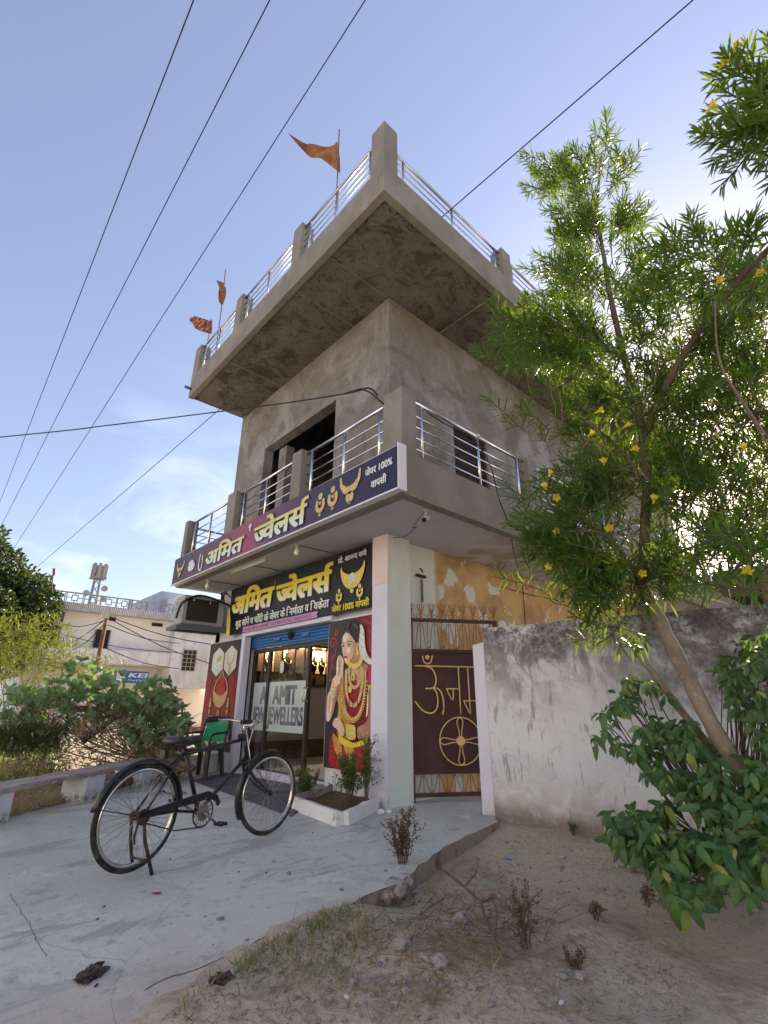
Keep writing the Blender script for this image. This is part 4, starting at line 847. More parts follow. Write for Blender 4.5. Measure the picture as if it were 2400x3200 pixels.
for i in range(2, len(lg) - 2):
    a, b = Vector(lg[i]), Vector(lg[i + 1]); t = (b - a).normalized(); nn = Vector((t.y, -t.x)); nn = -nn if nn.dot(a - Vector((.675, 1.1))) < 0 else nn
    teeth.append([tuple(a), tuple(a + nn * .055)])
pr_('necklace_teeth_print', 'print_gold_bright', teeth, .013)
pp('pendant_print', 'print_gold_bright', [[(.66 + .045 * math.cos(k * .7), 1.165 + .05 * math.sin(k * .7)) for k in range(9)], [(.60 + .04 * math.cos(k * .7), 1.01 + .05 * math.sin(k * .7)) for k in range(9)]])
pp('pendant_stone_print', 'hair_p', [[(.655, 1.19), (.67, 1.165), (.655, 1.14), (.64, 1.165)]])
pr_('bangle_print', 'print_gold_bright', [[(.16, 1.05), (.24, 1.04), (.32, 1.0)], [(.13, 1.0), (.22, .985), (.305, .95)], [(.10, .92), (.18, .90), (.265, .86)], [(.09, .885), (.17, .865), (.25, .83)]], .028)
pr_('bangle_print', 'print_silver', [[(.12, .96), (.20, .945), (.285, .905)]], .02)
pp('arm_shade_print', 'skin_shade', [[(.33, 1.08), (.30, .93), (.26, .84), (.22, .72), (.15, .62), (.19, .74), (.22, .86), (.26, .95), (.29, 1.05)]])
pp('arm_shade_print', 'skin_shade', [[(.79, .41), (.95, .42), (1.058, .45), (1.058, .50), (.95, .475), (.82, .47)], [(1.058, .98), (1.03, .97), (1.02, .8), (1.03, .66), (1.058, .6)]])
pp('arm_light_print', 'skin_light', [[(.08, .90), (.11, .98), (.12, .85), (.09, .70), (.075, .75)], [(.985, .93), (1.0, .94), (1.0, .72), (.97, .66), (.965, .68)], [(.28, 1.40), (.31, 1.42), (.33, 1.30), (.29, 1.18), (.275, 1.25)]])
pr_('blouse_fold_print', 'poster_bg', [[(.56, 1.0), (.60, .85), (.58, .70)], [(.66, .98), (.68, .80), (.64, .64)], [(.76, .95), (.78, .80), (.72, .68)]], .012)
pr_('sari_fold_print', 'skin_shade', [[(.34, 1.02), (.38, .9), (.42, .7), (.44, .5)], [(.40, 1.15), (.43, .98), (.47, .8)], [(.32, .62), (.40, .55), (.48, .52)]], .010)
pp('skirt_print', 'red_p', [[(.22, .40), (.42, .36), (.70, .33), (.98, .40), (1.03, .3), (1.02, .08), (1.0, .03), (.5, .012), (.2, .03), (.18, .2)]], 2)
pp('skirt_fold_print', 'sari_p', [[(.25, .44), (.40, .36), (.46, .30), (.47, .20), (.44, .11), (.36, .18), (.28, .28)], [(.50, .35), (.66, .33), (.76, .20), (.76, .03), (.62, .05), (.55, .18)]])
pp('belt_print', 'print_yellow', [[(.37, .43), (.45, .40), (.60, .37), (.70, .345), (.85, .37), (.99, .42), (.99, .355), (.85, .31), (.70, .285), (.55, .30), (.42, .33)]], 2)
pp('cuff_print', 'print_gold_bright', [[(.54, .545), (.60, .56), (.73, .555), (.76, .47), (.745, .385), (.60, .38), (.55, .45)]], 2)
pr_('cuff_print', 'print_gold', [[(.50, .53), (.50, .42)], [(.60, .55), (.60, .39)], [(.66, .55), (.66, .385)]], .016)
pp('hand_print', 'skin_p', [[(.24, .55), (.27, .61), (.32, .64), (.38, .63), (.44, .59), (.52, .50), (.50, .43), (.44, .40), (.40, .45), (.34, .50), (.28, .52)]])
pr_('finger_line_print', 'skin_shade', [[(.27, .56), (.34, .57)], [(.29, .60), (.37, .60)], [(.30, .53), (.38, .52)]], .007)
for (u, v) in [(.02, .02), (.02, .3), (.02, .62), (.02, .95), (.02, 1.3), (.02, 1.65), (.05, 1.98), (.4, 1.98), (.75, 1.98)]: pass

# red poster left of the door
RPs = thing('jewellery_poster', (-.12, 4.7, .33), 'tall maroon poster of gold necklace and white diamond panels, left of the shop door', 'poster')
fr_ = lambda u, v, o: (-.105 - o, 5.45 - u * .94, .325 + v)
MB().box(-.10, -.012, 4.03, 5.47, .328, 2.318).build('poster_board', 'frame_white', RPs)
MT['poster_red'] = gradmat('dark_red_poster_print', [(0, (.03, .018, .02)), (.18, (.20, .008, .014)), (.45, (.30, .012, .02)), (.62, (.16, .010, .018)), (.75, (.045, .022, .024)), (1, (.03, .022, .024))], 2, .33, 2.31, wr=.5)
fv = []; NU, NV = 14, 20
for j in range(NV + 1):
    for i in range(NU + 1):
        e = math.sin(math.pi * i / NU) * math.sin(math.pi * j / NV); u = 1.495 * i / NU; v = 1.98 * j / NV
        fv.append(fr_(u, v, .003 + .01 * e * abs(mnoise.noise(Vector((u * 3, v * 2, 1))))))
MB().add(fv, [(j * (NU + 1) + i, j * (NU + 1) + i + 1, (j + 1) * (NU + 1) + i + 1, (j + 1) * (NU + 1) + i) for j in range(NV) for i in range(NU)]).build('poster_sheet', 'poster_red', RPs, smooth=True)
def rp(name, m, polys, off, sm=0):
    mb = MB()
    for p in polys: flatpoly(mb, fr_, smoothpoly(p, sm) if sm else p, off)
    return mb.build(name, m, RPs, fix=False)
HEX = [(-.27, .26), (0, .46 / 1.0 * .6), (.27, .26)]
hexes = [(.49, 1.60), (1.08, 1.60), (.50, .31), (1.09, .31)]
hx = lambda cu, cv, s=1: [(cu, cv + .275 * s), (cu + .265 * s, cv + .15 * s), (cu + .265 * s, cv - .14 * s), (cu, cv - .275 * s), (cu - .265 * s, cv - .14 * s), (cu - .265 * s, cv + .15 * s)]
for u, v in hexes: rp('panel_border_print', 'print_gold', [hx(u, v, 1.05)], .0135); rp('panel_print', 'print_hexwhite', [hx(u, v)], .0145)
rp('bangle_print', 'print_silver', [[(.34, 1.58), (.52, 1.62), (.66, 1.60), (.67, 1.46), (.56, 1.40), (.38, 1.43), (.33, 1.5)]], .016, 3)
rp('bangle_print', 'print_gold', [[(.40, 1.62), (.50, 1.70), (.64, 1.71), (.66, 1.64), (.52, 1.60)]], .0165, 2)
mb = MB(); ribbon(mb, fr_, [(.90, 1.76), (.93, 1.64), (1.0, 1.55), (1.08, 1.52), (1.16, 1.55), (1.23, 1.64), (1.26, 1.76)], [.03, .05, .07, .08, .07, .05, .03], .016); disc(mb, fr_, 1.08, 1.42, .06, .016, 12, .085); mb.build('necklace_print', 'print_gold', RPs, fix=False)
mb = MB(); ribbon(mb, fr_, [(.49, .35), (.46, .30), (.46, .22), (.5, .18)], .02, .016); disc(mb, fr_, .51, .41, .035, .017, 10); mb.build('ring_print', 'outline_blue', RPs, fix=False)
mb = MB(); ribbon(mb, fr_, [(1.08, .38), (1.04, .30), (1.05, .2), (1.1, .16)], .03, .016); mb.build('ring_print', 'print_silver', RPs, fix=False)
rp('velvet_print', 'print_red', [[(.78, 1.36), (.95, 1.15), (1.0, 1.04), (.95, .97), (.8, .95), (.62, .97), (.57, 1.04), (.62, 1.15)]], .014, 2)
mb = MB()
ribbon(mb, fr_, [(.46, 1.10), (.52, 1.02), (.62, .965), (.79, .94), (.95, .965), (1.05, 1.02), (1.10, 1.10)], .03, .0165)
out = [(.45, 1.12), (.45, .98), (.50, .86), (.62, .77), (.78, .735), (.94, .77), (1.06, .86), (1.11, .98), (1.11, 1.12)]; inn = [(.47, 1.10), (.50, 1.03), (.57, .98), (.67, .95), (.79, .94), (.90, .95), (1.0, .98), (1.06, 1.03), (1.09, 1.10)]
for k in range(8): flatpoly(mb, fr_, [out[k], out[k + 1], inn[k + 1], inn[k]], .016)
ribbon(mb, fr_, [(.47, 1.10), (.56, 1.22), (.70, 1.32), (.78, 1.42), (.86, 1.32), (1.0, 1.22), (1.09, 1.10)], .03, .0165)
for (u, v, r) in [(.36, .80, .05), (1.18, .80, .05)]:
    disc(mb, fr_, u, v + .08, r * .7, .016); disc(mb, fr_, u, v, r, .016, 10, r * 1.3); disc(mb, fr_, u, v - .13, r * .8, .016, 6, r); disc(mb, fr_, u, v - .22, r * .5, .016, 6)
disc(mb, fr_, .78, .61, .065, .016, 12, .09)
mb.build('gold_set_print', 'print_gold', RPs, fix=False)
mb = MB(); disc(mb, fr_, .78, .605, .03, .0175, 10, .05); mb.build('gem_print', 'outline_blue', RPs, fix=False)
def sc2(cu, cv, s, fl): return [(cu + fl * s * .09 * (1 - k / 25 * .8) * math.cos(k * .3), cv + s * .11 * (1 - k / 25 * .8) * math.sin(k * .3)) for k in range(26)]
mb = MB()
for p in (sc2(.16, 1.12, 1, 1), [(.25, 1.14), (.2, .95), (.12, .8), (.10, .62)], sc2(.26, 1.24, .5, 1), sc2(1.38, 1.12, 1, -1), [(1.29, 1.14), (1.34, .95), (1.42, .8), (1.44, .62)], sc2(1.28, 1.24, .5, -1)): ribbon(mb, fr_, p, .022, .0135)
mb.build('scroll_print', 'print_deepred', RPs, fix=False)
for k, pst in enumerate((WP, RPs)):
    frm = fw_ if k == 0 else fr_
    for (u, v) in ([(.03, .3), (.03, .62), (.03, .95), (.03, 1.3), (.03, 1.65), (.35, 1.975), (.7, 1.975)] if k == 0 else [(.3, 1.96), (.7, 1.96), (1.0, 1.965), (1.46, .6), (1.46, 1.1), (1.47, 1.5)]):
        MB().blob(frm(u, v, .016), .008, .010, .010, 1, 0, 1).build('poster_nail', 'chrome', pst)

# ------------------------------------------------------------------ boundary wall
WD = Vector((.198, -.980, 0)); WN = Vector((-.980, -.198, 0)); WP0 = Vector((.481, -1.052, 0))
def wpt(s, z, off=0): return WP0 + WD * s + WN * off + Vector((0, 0, z))
BWL = thing('boundary_wall', wpt(3, 0), 'whitewashed boundary wall with black mould along its top, beside the gate', 'wall')
mb = MB(); ns, nzz = 90, 12; LEN = 8.0
def wtop(s): return 2.035 + .012 * mnoise.noise(Vector((s * 3, 0, 0))) + .012 * mnoise.noise(Vector((s * 11, 4, 0)))
def woff(s, z): return .010 * mnoise.noise(Vector((s * 1.5, z * 1.5, 2))) + .006 * mnoise.noise(Vector((s * 6, z * 6, 2)))
for j in range(nzz + 1):
    for i in range(ns + 1):
        s = .125 + LEN * (i / ns) ** 1.3; zt = wtop(s); z = -.3 + (zt + .3) * j / nzz; mb.v.append(tuple(wpt(s, z, woff(s, z))))
for j in range(nzz):
    for i in range(ns): a = j * (ns + 1) + i; mb.f.append((a, a + 1, a + ns + 2, a + ns + 1))
o = len(mb.v)
for i in range(ns + 1):
    s = .125 + LEN * (i / ns) ** 1.3; mb.v.append(tuple(wpt(s, wtop(s) - .02, -.23))); mb.v.append(tuple(wpt(s, -.3, -.23)))
t0 = nzz * (ns + 1)
for i in range(ns): mb.f.append((t0 + i, t0 + i + 1, o + 2 * i + 2, o + 2 * i)); mb.f.append((o + 2 * i, o + 2 * i + 2, o + 2 * i + 3, o + 2 * i + 1))
mb.f.append(tuple([j * (ns + 1) for j in range(nzz + 1)] + [o, o + 1]))
mb.build('wall_panel', 'boundary', BWL, smooth=False)
MB().add([wpt(-.03, -.1, .004), wpt(.124, -.1, .004), wpt(.124, 1.87, .004), wpt(-.03, 1.84, .004), wpt(-.03, -.1, -.23), wpt(.124, -.1, -.23), wpt(.124, 1.87, -.23), wpt(-.03, 1.84, -.23)],
         [(0, 1, 2, 3), (4, 7, 6, 5), (0, 3, 7, 4), (1, 5, 6, 2), (3, 2, 6, 7), (0, 4, 5, 1)]).build('end_pier', 'block_white' if 0 else 'wall_lavender', BWL, bevel=.008)

# ------------------------------------------------------------------ gate
G0 = Vector((.30, -.075, 0)); GD = Vector((1.08, -.67, 0)).normalized(); GNn = Vector((GD.y, -GD.x, 0))
if GNn.dot(CPOS - G0) < 0: GNn = -GNn
def gp(u, z, o=0): return G0 + GD * u + Vector((0, 0, z)) + GNn * o
GT = thing('iron_gate', G0, 'dark maroon iron gate with gold religious lettering and flower circle, between pilaster and whitewashed wall', 'gate')
GW = 1.27
mb = MB()
for (a, b) in ((gp(.025, .02), gp(.025, 2.27)), (gp(GW, .05), gp(GW, 2.27))): mb.bar(a, b, .05, .05, GNn)
for z in (2.245, 1.83, .35, .09): mb.bar(gp(.05, z), gp(GW - .025, z), .045, .045 if z != .35 else .06, (0, 0, 1))
GF = mb.build('gate_frame', 'brown_gate', GT)
MB().obox(gp(GW / 2, 1.09, -.01), GD * (GW / 2 - .03), GNn * .002, Vector((0, 0, .72))).build('gate_sheet', 'brown_gate', GT)
MB().bar(gp(.05, 1.10, .006), gp(GW - .03, 1.10, .006), .02, .035).build('gate_bar', 'brown_gate', GT)
for zc in (1.82, 1.10, .36): MB().tube([gp(-.03, zc - .06), gp(-.03, zc + .06)], .022, 8).bar(gp(-.07, zc, .0), gp(.01, zc, .0), .02, .05).build('hinge', 'rust_metal', GT)
def zig(z0, z1, ph, mat, nm_):
    for k in range(6):
        u = .09 + k * .205
        pts = [gp(u, z0 + .01), gp(u + .035, z1 - .10), gp(u + .05, z1 - .04), gp(u + .075, z1 - .03), gp(u + .10, z1 - .04), gp(u + .115, z1 - .10), gp(u + .15, z0 + .03), gp(u + .175, z0 + .005), gp(u + .20, z0 + .03)]
        MB().tube(smoothline(pts, 3), .006, 5).build(nm_, mat, GT, smooth=True)
        MB().tube([gp(u + .075, z0), gp(u + .075, z1)], .006, 5).build('gate_rod', mat, GT)
        MB().tube([gp(u + .177, z0), gp(u + .177, z1)], .006, 5).build('gate_rod', mat, GT)
zig(1.855, 2.225, 0, 'gate_rod', 'gate_scroll'); zig(.11, .33, 0, 'gate_rod', 'gate_scroll')
for k in range(9):
    u = .02 + k * .155; m_ = MB()
    for a in (-.055, -.02, .02, .055): m_.tube([gp(u, 2.31), gp(u + a * .5, 2.38), gp(u + a, 2.49 - abs(a) * .4)], .008, 5)
    m_.tube([gp(u, 2.27), gp(u, 2.33)], .008, 5); m_.build('gate_spike', 'gate_rod', GT)
for k in range(16):
    u = .06 + k * .078; MB().ring(gp(u, 2.30), GNn, .026, .005, 14, 5).build('gate_ring', 'gate_rod', GT, smooth=True)
def stroke(nm_, pts, r=.011, smooth=3):
    q = [gp(u * .84, z, .012) for u, z in pts]; MB().tube(smoothline(q, smooth) if smooth else q, r, 6).build(nm_, 'gate_gold', GT, smooth=True)
stroke('letter_bar', [(.09, 1.63), (1.12, 1.625)], .010, 0)
stroke('letter_stroke', [(.26, 1.625), (.36, 1.60), (.42, 1.52), (.43, 1.42), (.38, 1.35), (.25, 1.34)])
stroke('letter_stroke', [(.38, 1.35), (.44, 1.28), (.45, 1.15), (.40, 1.06), (.31, 1.035), (.20, 1.07), (.12, 1.14), (.08, 1.18)])
stroke('letter_stroke', [(.38, 1.35), (.46, 1.34), (.52, 1.28), (.545, 1.18), (.54, 1.08), (.52, 1.02)])
stroke('letter_stroke', [(.815, 1.625), (.82, 1.02)], .010, 0); stroke('letter_stroke', [(.81, 1.34), (.60, 1.34)], .009, 0); stroke('letter_stroke', [(.60, 1.34), (.66, 1.24), (.69, 1.20), (.71, 1.24), (.71, 1.33)], .009, 2)
stroke('letter_stroke', [(.975, 1.625), (.98, 1.02)], .010, 0); stroke('letter_stroke', [(1.08, 1.19), (.88, 1.19)], .009, 0); stroke('letter_stroke', [(.88, 1.19), (.97, 1.03)], .009, 0)
stroke('letter_stroke', [(.22, 1.76), (.23, 1.70), (.27, 1.665), (.31, 1.66), (.35, 1.68), (.375, 1.74), (.38, 1.77)])
MB().lathe(gp(.252, 1.745, .0), GNn, [(0, .03), (.012, .03), (.016, .02)], 16).build('letter_dot', 'gate_gold', GT)
FC = (.80, .70); RF = .285
MB().ring(gp(FC[0] * .84, FC[1], .012), GNn, .285, .008, 48, 6).build('flower_ring', 'gate_gold', GT, smooth=True)
for k in range(4):
    a = k * math.pi / 2; d = Vector((math.cos(a), math.sin(a))); n_ = Vector((-d.y, d.x))
    pts = [(0.05, -.015), (.14, -.022), (.24, -.045), (.29, -.03), (.305, 0), (.29, .03), (.24, .045), (.14, .022), (.05, .015)]
    stroke('flower_petal', [(FC[0] + (d.x * p + n_.x * q) * .91 / .84, FC[1] + (d.y * p + n_.y * q) * .91) for p, q in pts], .007)
MB().lathe(gp(FC[0] * .84, FC[1], .004), GNn, [(0, .058), (.012, .058), (.018, .045)], 20).build('flower_boss', 'gate_gold', GT, smooth=False)
# rusty hook and chain on the side wall
o = MB().tube([(.62, -.02, 3.05), (.62, -.06, 3.0), (.60, -.08, 2.98)], .012, 6).bar((.52, -.03, 2.93), (.72, -.03, 2.93), .03, .04)
for k in range(7): o.ring((.62, -.04, 2.86 - k * .05), (1, 0, .2) if k % 2 else (0, 1, .2), .022, .008, 10, 5)
tag(o.build('hanging_chain', 'rust_metal'), 'rusty hook with a short hanging chain on the pale wall above the gate', 'chain')

# ------------------------------------------------------------------ air cooler on the facade
CL = thing('air_cooler', (-.5, 5.2, 2.5), 'grey metal air cooler with a black mesh pad, hung beside the black shop sign', 'air cooler')
MB().box(-.97, -.12, 5.02, 5.46, 2.62, 3.18).build('casing', 'pvc_grey', CL, bevel=.012)
MB().box(-.90, -.24, 5.005, 5.018, 2.68, 3.13).build('mesh_pad', 'mesh_dark', CL)
MB().box(-.97, -.90, 4.99, 5.015, 2.62, 3.18).box(-.24, -.12, 4.99, 5.015, 2.62, 3.18).box(-.90, -.24, 4.99, 5.015, 3.13, 3.18).box(-.90, -.24, 4.99, 5.015, 2.62, 2.68).build('pad_frame', 'pvc_grey', CL)
for z in (2.75, 2.85, 2.95, 3.05): MB().box(-.985, -.972, 5.08, 5.40, z, z + .05).build('louvre', 'pvc_grey', CL)
MB().box(-1.08, -.0, 4.93, 5.0, 2.50, 2.57).box(-1.08, -.0, 5.40, 5.47, 2.50, 2.57).box(-1.08, -1.01, 5.0, 5.40, 2.50, 2.57).box(-1.0, -.0, 4.96, 5.44, 2.575, 2.61).build('bracket', 'pvc_dark', CL)
MB().box(-.80, -.76, 4.985, 4.99, 3.08, 3.11).box(-.44, -.425, 4.98, 4.99, 3.05, 3.12).build('clip', 'plastic_white', CL)
hose = smoothline([(-.02, 4.72, 2.98), (-.15, 4.78, 3.05), (-.45, 4.88, 3.16), (-.75, 4.93, 3.18), (-1.0, 4.98, 3.02), (-1.06, 5.0, 2.82), (-1.07, 5.02, 2.70)], 6)
tag(MB().tube(hose, .022, 8).build('cooler_hose', 'cable', smooth=True), 'grey black ribbed hose arching over the air cooler', 'hose')
# bulbs, tube lamp, cameras
def bulb(p, lab):
    t = thing('light_bulb', p, lab, 'bulb', 'bulbs under the balcony'); x, y, z = p
    MB().lathe((x, y, z), (0, 0, -1), [(0, .035), (.02, .035), (.03, .02), (.06, .018)], 12).build('bulb_holder', 'plastic_white', t, smooth=True)
    MB().lathe((x, y, z - .045), (0, 0, -1), [(0, .016), (.02, .018), (.05, .032), (.08, .038), (.11, .03), (.125, .012)], 14).build('bulb_glass', 'bulb', t, smooth=True)
bulb((-.80, 1.20, 3.40), 'white light bulb in a ceiling holder under the middle of the balcony'); bulb((-.80, 4.38, 3.40), 'white light bulb under the balcony near the air cooler')
t = thing('tube_lamp', (-.78, 2.8, 3.395), 'unlit white tube lamp fixed under the balcony', 'tube lamp')
MB().box(-.80, -.76, 2.15, 3.44, 3.375, 3.398).build('lamp_batten', 'plastic_white', t); MB().tube([(-.78, 2.2, 3.36), (-.78, 3.39, 3.36)], .013, 8).build('lamp_tube', 'bulb', t, smooth=True)
for (y0, x1) in ((1.20, -.02), (2.75, -.02), (4.38, -.02)):
    tag(MB().tube(smoothline([(-.78, y0, 3.392), (-.5, y0 - .03, 3.388), (-.25, y0 - .02, 3.39), (-.05, y0 - .04, 3.385)], 3), .006, 5).build('lamp_wire', 'cable'), {1.20: 'thin wire on the soffit running from the middle bulb to the sign', 2.75: 'thin wire on the soffit running from the tube lamp to the sign', 4.38: 'thin wire on the soffit running from the far bulb to the wall'}[y0], 'wire')
def cctv(p, d, lab):
    t = thing('security_camera', p, lab, 'camera', 'security cameras under the balcony'); p = Vector(p); d = Vector(d).normalized()
    MB().lathe(p, (0, 0, -1), [(0, .04), (.015, .04), (.02, .015), (.09, .014)], 12).build('camera_mount', 'plastic_white', t)
    q = p + Vector((0, 0, -.11)); MB().lathe(q - d * .10, d, [(0, .02), (.02, .036), (.16, .040), (.19, .043)], 14).build('camera_body', 'plastic_white', t, smooth=True)
    MB().lathe(q + d * .088, d, [(0, .034), (.004, .034)], 14).build('camera_lens', 'black_plastic', t)
cctv((-.42, -1.12, 3.398), (-.55, -.25, -.35), 'white security camera under the balcony corner above the pink panel'); cctv((-.22, 4.85, 3.398), (-.8, -.6, -.35), 'small black and white security camera above the air cooler')
tag(MB().tube(smoothline([(-.42, -1.10, 3.38), (-.38, -.85, 3.25), (-.2, -.75, 3.33), (-.10, -.4, 3.30), (-.02, -.02, 3.39)], 5), .005, 5).build('camera_wire', 'cable'), 'loose wire looping from the corner security camera to the wall', 'wire')
tag(MB().tube(smoothline([(-.22, 4.80, 3.30), (-.10, 4.75, 3.2), (-.08, 4.70, 3.1), (-.03, 4.68, 2.98), (-.03, 4.66, 2.92)], 4), .012, 6).build('hanging_wire', 'cable'), 'thick black wire hanging down the wall left of the black sign', 'wire')
o = MB().lathe((.0, 2.50, 2.30), (0, 0, -1), [(0, .01), (.02, .045), (.06, .055), (.10, .04), (.13, .01)], 10).tube([(.0, 2.5, 2.42), (.0, 2.5, 2.28)], .004, 4)
tag(o.build('hanging_charm', 'rust_metal', smooth=True), 'small brown coconut charm hanging in front of the blue shutter', 'charm')
# drain pipe
tag(MB().tube([(-1.56, L - .1, 8.10), (-1.38, L - .1, 8.10)], .035, 12).build('drain_spout', 'pvc_dark', smooth=True), 'short grey drain spout sticking out of the roof slab corner', 'spout')

# ------------------------------------------------------------------ flags
def flag(base, top, pts_fn, m, lab, nu=14, nv=8):
    t = thing('flag', base, lab, 'flag', 'orange flags on the roof railing')
    MB().tube([base, ((base[0] + top[0]) / 2 + .01, (base[1] + top[1]) / 2, (base[2] + top[2]) / 2), top], .012, 6).build('flag_pole', 'dry_dark', t)
    mb = MB()
    for i in range(nu + 1):
        for j in range(nv + 1): mb.v.append(tuple(pts_fn(i / nu, j / nv)))
    mb.f = [(i * (nv + 1) + j, (i + 1) * (nv + 1) + j, (i + 1) * (nv + 1) + j + 1, i * (nv + 1) + j + 1) for i in range(nu) for j in range(nv)]
    mb.build('flag_cloth', m, t, fix=False, smooth=True)
def f1(u, v):
    p = P(1054, 440, 0, -1.32); a = P(1057, 536, 0, -1.32); tip = P(927, 438, 0, -1.32); tip.x -= .25
    root = p.lerp(a, v); top = [p, P(1010, 458, 0, -1.35), P(958, 452, 0, -1.45), tip]
    bot = [a, P(1010, 500, 0, -1.35), P(960, 485, 0, -1.45), P(932, 452, 0, -1.57)]
    k = u * 3; i = min(int(k), 2); f = k - i; q = top[i].lerp(top[i + 1], f).lerp(bot[i].lerp(bot[i + 1], f), v)
    q.x += .05 * math.sin(u * 9 + v * 2); q.z += .03 * mnoise.noise(Vector((u * 14, v * 3, 0))) * (1 - v); return q
flag((-1.30, -.08, 8.50), (-1.31, -.07, 10.95), f1, 'flag', 'large ragged orange flag nearest the roof corner post')
def f2(u, v):
    a = P(697, 953, 0, -1.32); b = P(690, 884, 0, -1.32)
    q = a.lerp(b, v) ; w = math.sin(v * math.pi) ** .7 * .36
    q.y += w * (.55 - u); q.x += .12 * math.sin(u * 7) * v; q.z += .05 * math.sin(u * 5) * v; return q
flag((-1.30, 4.45, 8.55), (-1.32, 4.62, 11.30), f2, 'flag', 'crumpled pale orange flag, middle one of the three on the roof')
def f3(u, v):
    a, b, c = P(663, 1000, 0, -1.32), P(655, 1040, 0, -1.32), P(600, 993, 0, -1.32)
    q = a.lerp(b, v); tip = c + Vector((-.1, 0, -.12 * v)); q = q.lerp(tip, u); q.z -= .12 * math.sin(u * math.pi) * v; q.x += .07 * math.sin(u * 8 + v); return q
flag((-1.30, 5.16, 8.55), (-1.31, 5.10, 10.05), f3, 'flag_dark', 'small dark maroon flag at the far roof corner')

# ------------------------------------------------------------------ overhead wires
def wire(name, pts, r, lab, grp=None, m='wire_al', n=6):
    tag(MB().tube(smoothline(pts, n), r, 5).build(name, m, smooth=True), lab, 'wire', grp)
def far3(px0, py0, px1, py1, d0, d1, sag=0):
    a, b = Q(px0 * KD, py0 * KD, d0), Q(px1 * KD, py1 * KD, d1); e = (a - b).normalized(); a, b = a + e * 14, b - e * 12; c = a.lerp(b, .5) + Vector((0, 0, -sag)); return [a, c, b]
a_ = [(430, -30, -10, 1110), (598, -30, -20, 1180), (802, -20, 20, 1200)]
for i, (x0, y0, x1, y1) in enumerate(a_):
    wire('power_line', far3(x0, y0, x1, y1, 5.5, 42), .0125, ['leftmost of the three power lines crossing the sky', 'middle one of the three power lines crossing the sky', 'rightmost of the three power lines, passing left of the building'][i], 'three power lines left of the building')
# long wire passing in front of the building
A0, A1 = Q(1520 * KD, -20 * KD, 5.0), Q(80 * KD, 1225 * KD, 26); A0 = A0 + (A0 - A1).normalized() * 12
wire('power_line', [A0, A0.lerp(A1, .5) + Vector((0, 0, .0)), A1], .0095, 'single wire crossing in front of the building from upper right to lower left')
pc = P(1198, 1260, 0, -1.03)
wire('service_cable', [Q(-1400, 1500, 30), Q(-20, 1368, 14), Q(330, 1330, 12), Q(640, 1292, 10.5), Q(900, 1258, 8.6), Q(1080, 1230, 7.0), Q(1140, 1219, 6.7), Vector((-1.02, -.99, 4.74))], .014, 'sagging black service cable reaching the balcony corner post', None, 'cable', 5)
wire('cable_tail', [Q(1080, 1229, 7.0), Q(1150, 1212, 6.7), Q(1180, 1236, 6.6)], .016, 'stub of taped cable beside the balcony corner post', None, 'cable', 3)
wire('drooping_wire', [P(1335, 1290, 1, -1.25), P(1400, 1330, 1, -1.25), P(1475, 1370, 1, -1.27), P(1530, 1450, 1, -1.35), P(1560, 1560, 1, -1.36), P(1590, 1640, 1, -1.3), P(1607, 1730, 1, -1.0), P(1632, 1830, 1, -.6), P(1642, 1960, 1, -.4)], .008, 'thin brown wire drooping from the side railing down past the yellow wall', None, 'cable', 5)
tag(MB().blob((.62, -1.23, 4.80), .05, .05, .05, 3, .5, 1).build('cloth_knot', 'plastic_white'), 'knot of white cloth tied on the side balcony rail', 'cloth')
wire('wall_wire', [P(1560, 1832, 1, -.03), P(1700, 1868, 1, -.03), P(1880, 1900, 1, -.03)], .008, 'thin rusty wire stretched along the yellow wall', None, 'dry_dark', 3)

# ------------------------------------------------------------------ door mat, planter
tag(MB().box(-1.0, 0, 0, 1, 0, .012) and (lambda m: (m.prism([(-1.22, .25), (-.05, 1.30), (-.01, 2.0), (-.12, 4.05), (-.98, 3.5)], .004, .016), m)[1])(MB()).build('door_mat', 'mat_rubber'), 'large grey rubber mat in front of the shop door', 'mat')
rb = MB()
for k in range(46):
    y0 = .5 + k * .07; rb.add([(-1.2 + (.25 if y0 > 2 else 0) * 0 + .02, y0, .0165), (-.16, y0, .0165), (-.16, y0 + .03, .0235), (-1.02 if y0 > 2.2 else -1.12, y0 + .03, .0235)], [(0, 1, 2, 3)])
PL = thing('planter', (-.6, .2, 0), 'low white kerbed planter with soil and small bushes beside the shop door', 'planter')
mb = MB()
def kerbseg(a, b, w, z1, n=8, seed=0):
    a, b = Vector(a), Vector(b); d = (b - a).normalized(); nn = Vector((-d.y, d.x)); vs = []
    for i in range(n + 1):
        p = a.lerp(b, i / n); j = .012 * mnoise.noise(Vector((i * .9, seed, 0)))
        for (q, z) in ((p - nn * w / 2, -.02), (p + nn * w / 2, -.02), (p + nn * (w / 2 - .012), z1 + j), (p - nn * (w / 2 - .012), z1 + j + .01)): vs.append((q.x, q.y, z))
    m = MB().add(vs, [(i * 4 + k, i * 4 + (k + 1) % 4, i * 4 + 4 + (k + 1) % 4, i * 4 + 4 + k) for i in range(n) for k in range(4)] + [(0, 1, 2, 3), (n * 4, n * 4 + 3, n * 4 + 2, n * 4 + 1)]); return m
kerbseg((-.95, .66), (-1.075, -.42), .10, .12, 8, 1).build('planter_kerb', 'white_plaster', PL)
kerbseg((-1.02, -.43), (-.22, -.02), .10, .115, 8, 5).build('planter_kerb', 'white_plaster', PL)
kerbseg((-.97, .64), (-.12, 1.02), .07, .13, 6, 9).build('planter_kerb', 'log' if 0 else 'slabstone', PL)
mb = MB(); gx = [-1.02 + i * .06 for i in range(17)]; 
for i in range(15):
    for j in range(24):
        x, y = -1.02 + i * .066, -.40 + j * .06; mb.v.append((x, y, .06 + .03 * mnoise.noise(Vector((x * 9, y * 9, 0)))))
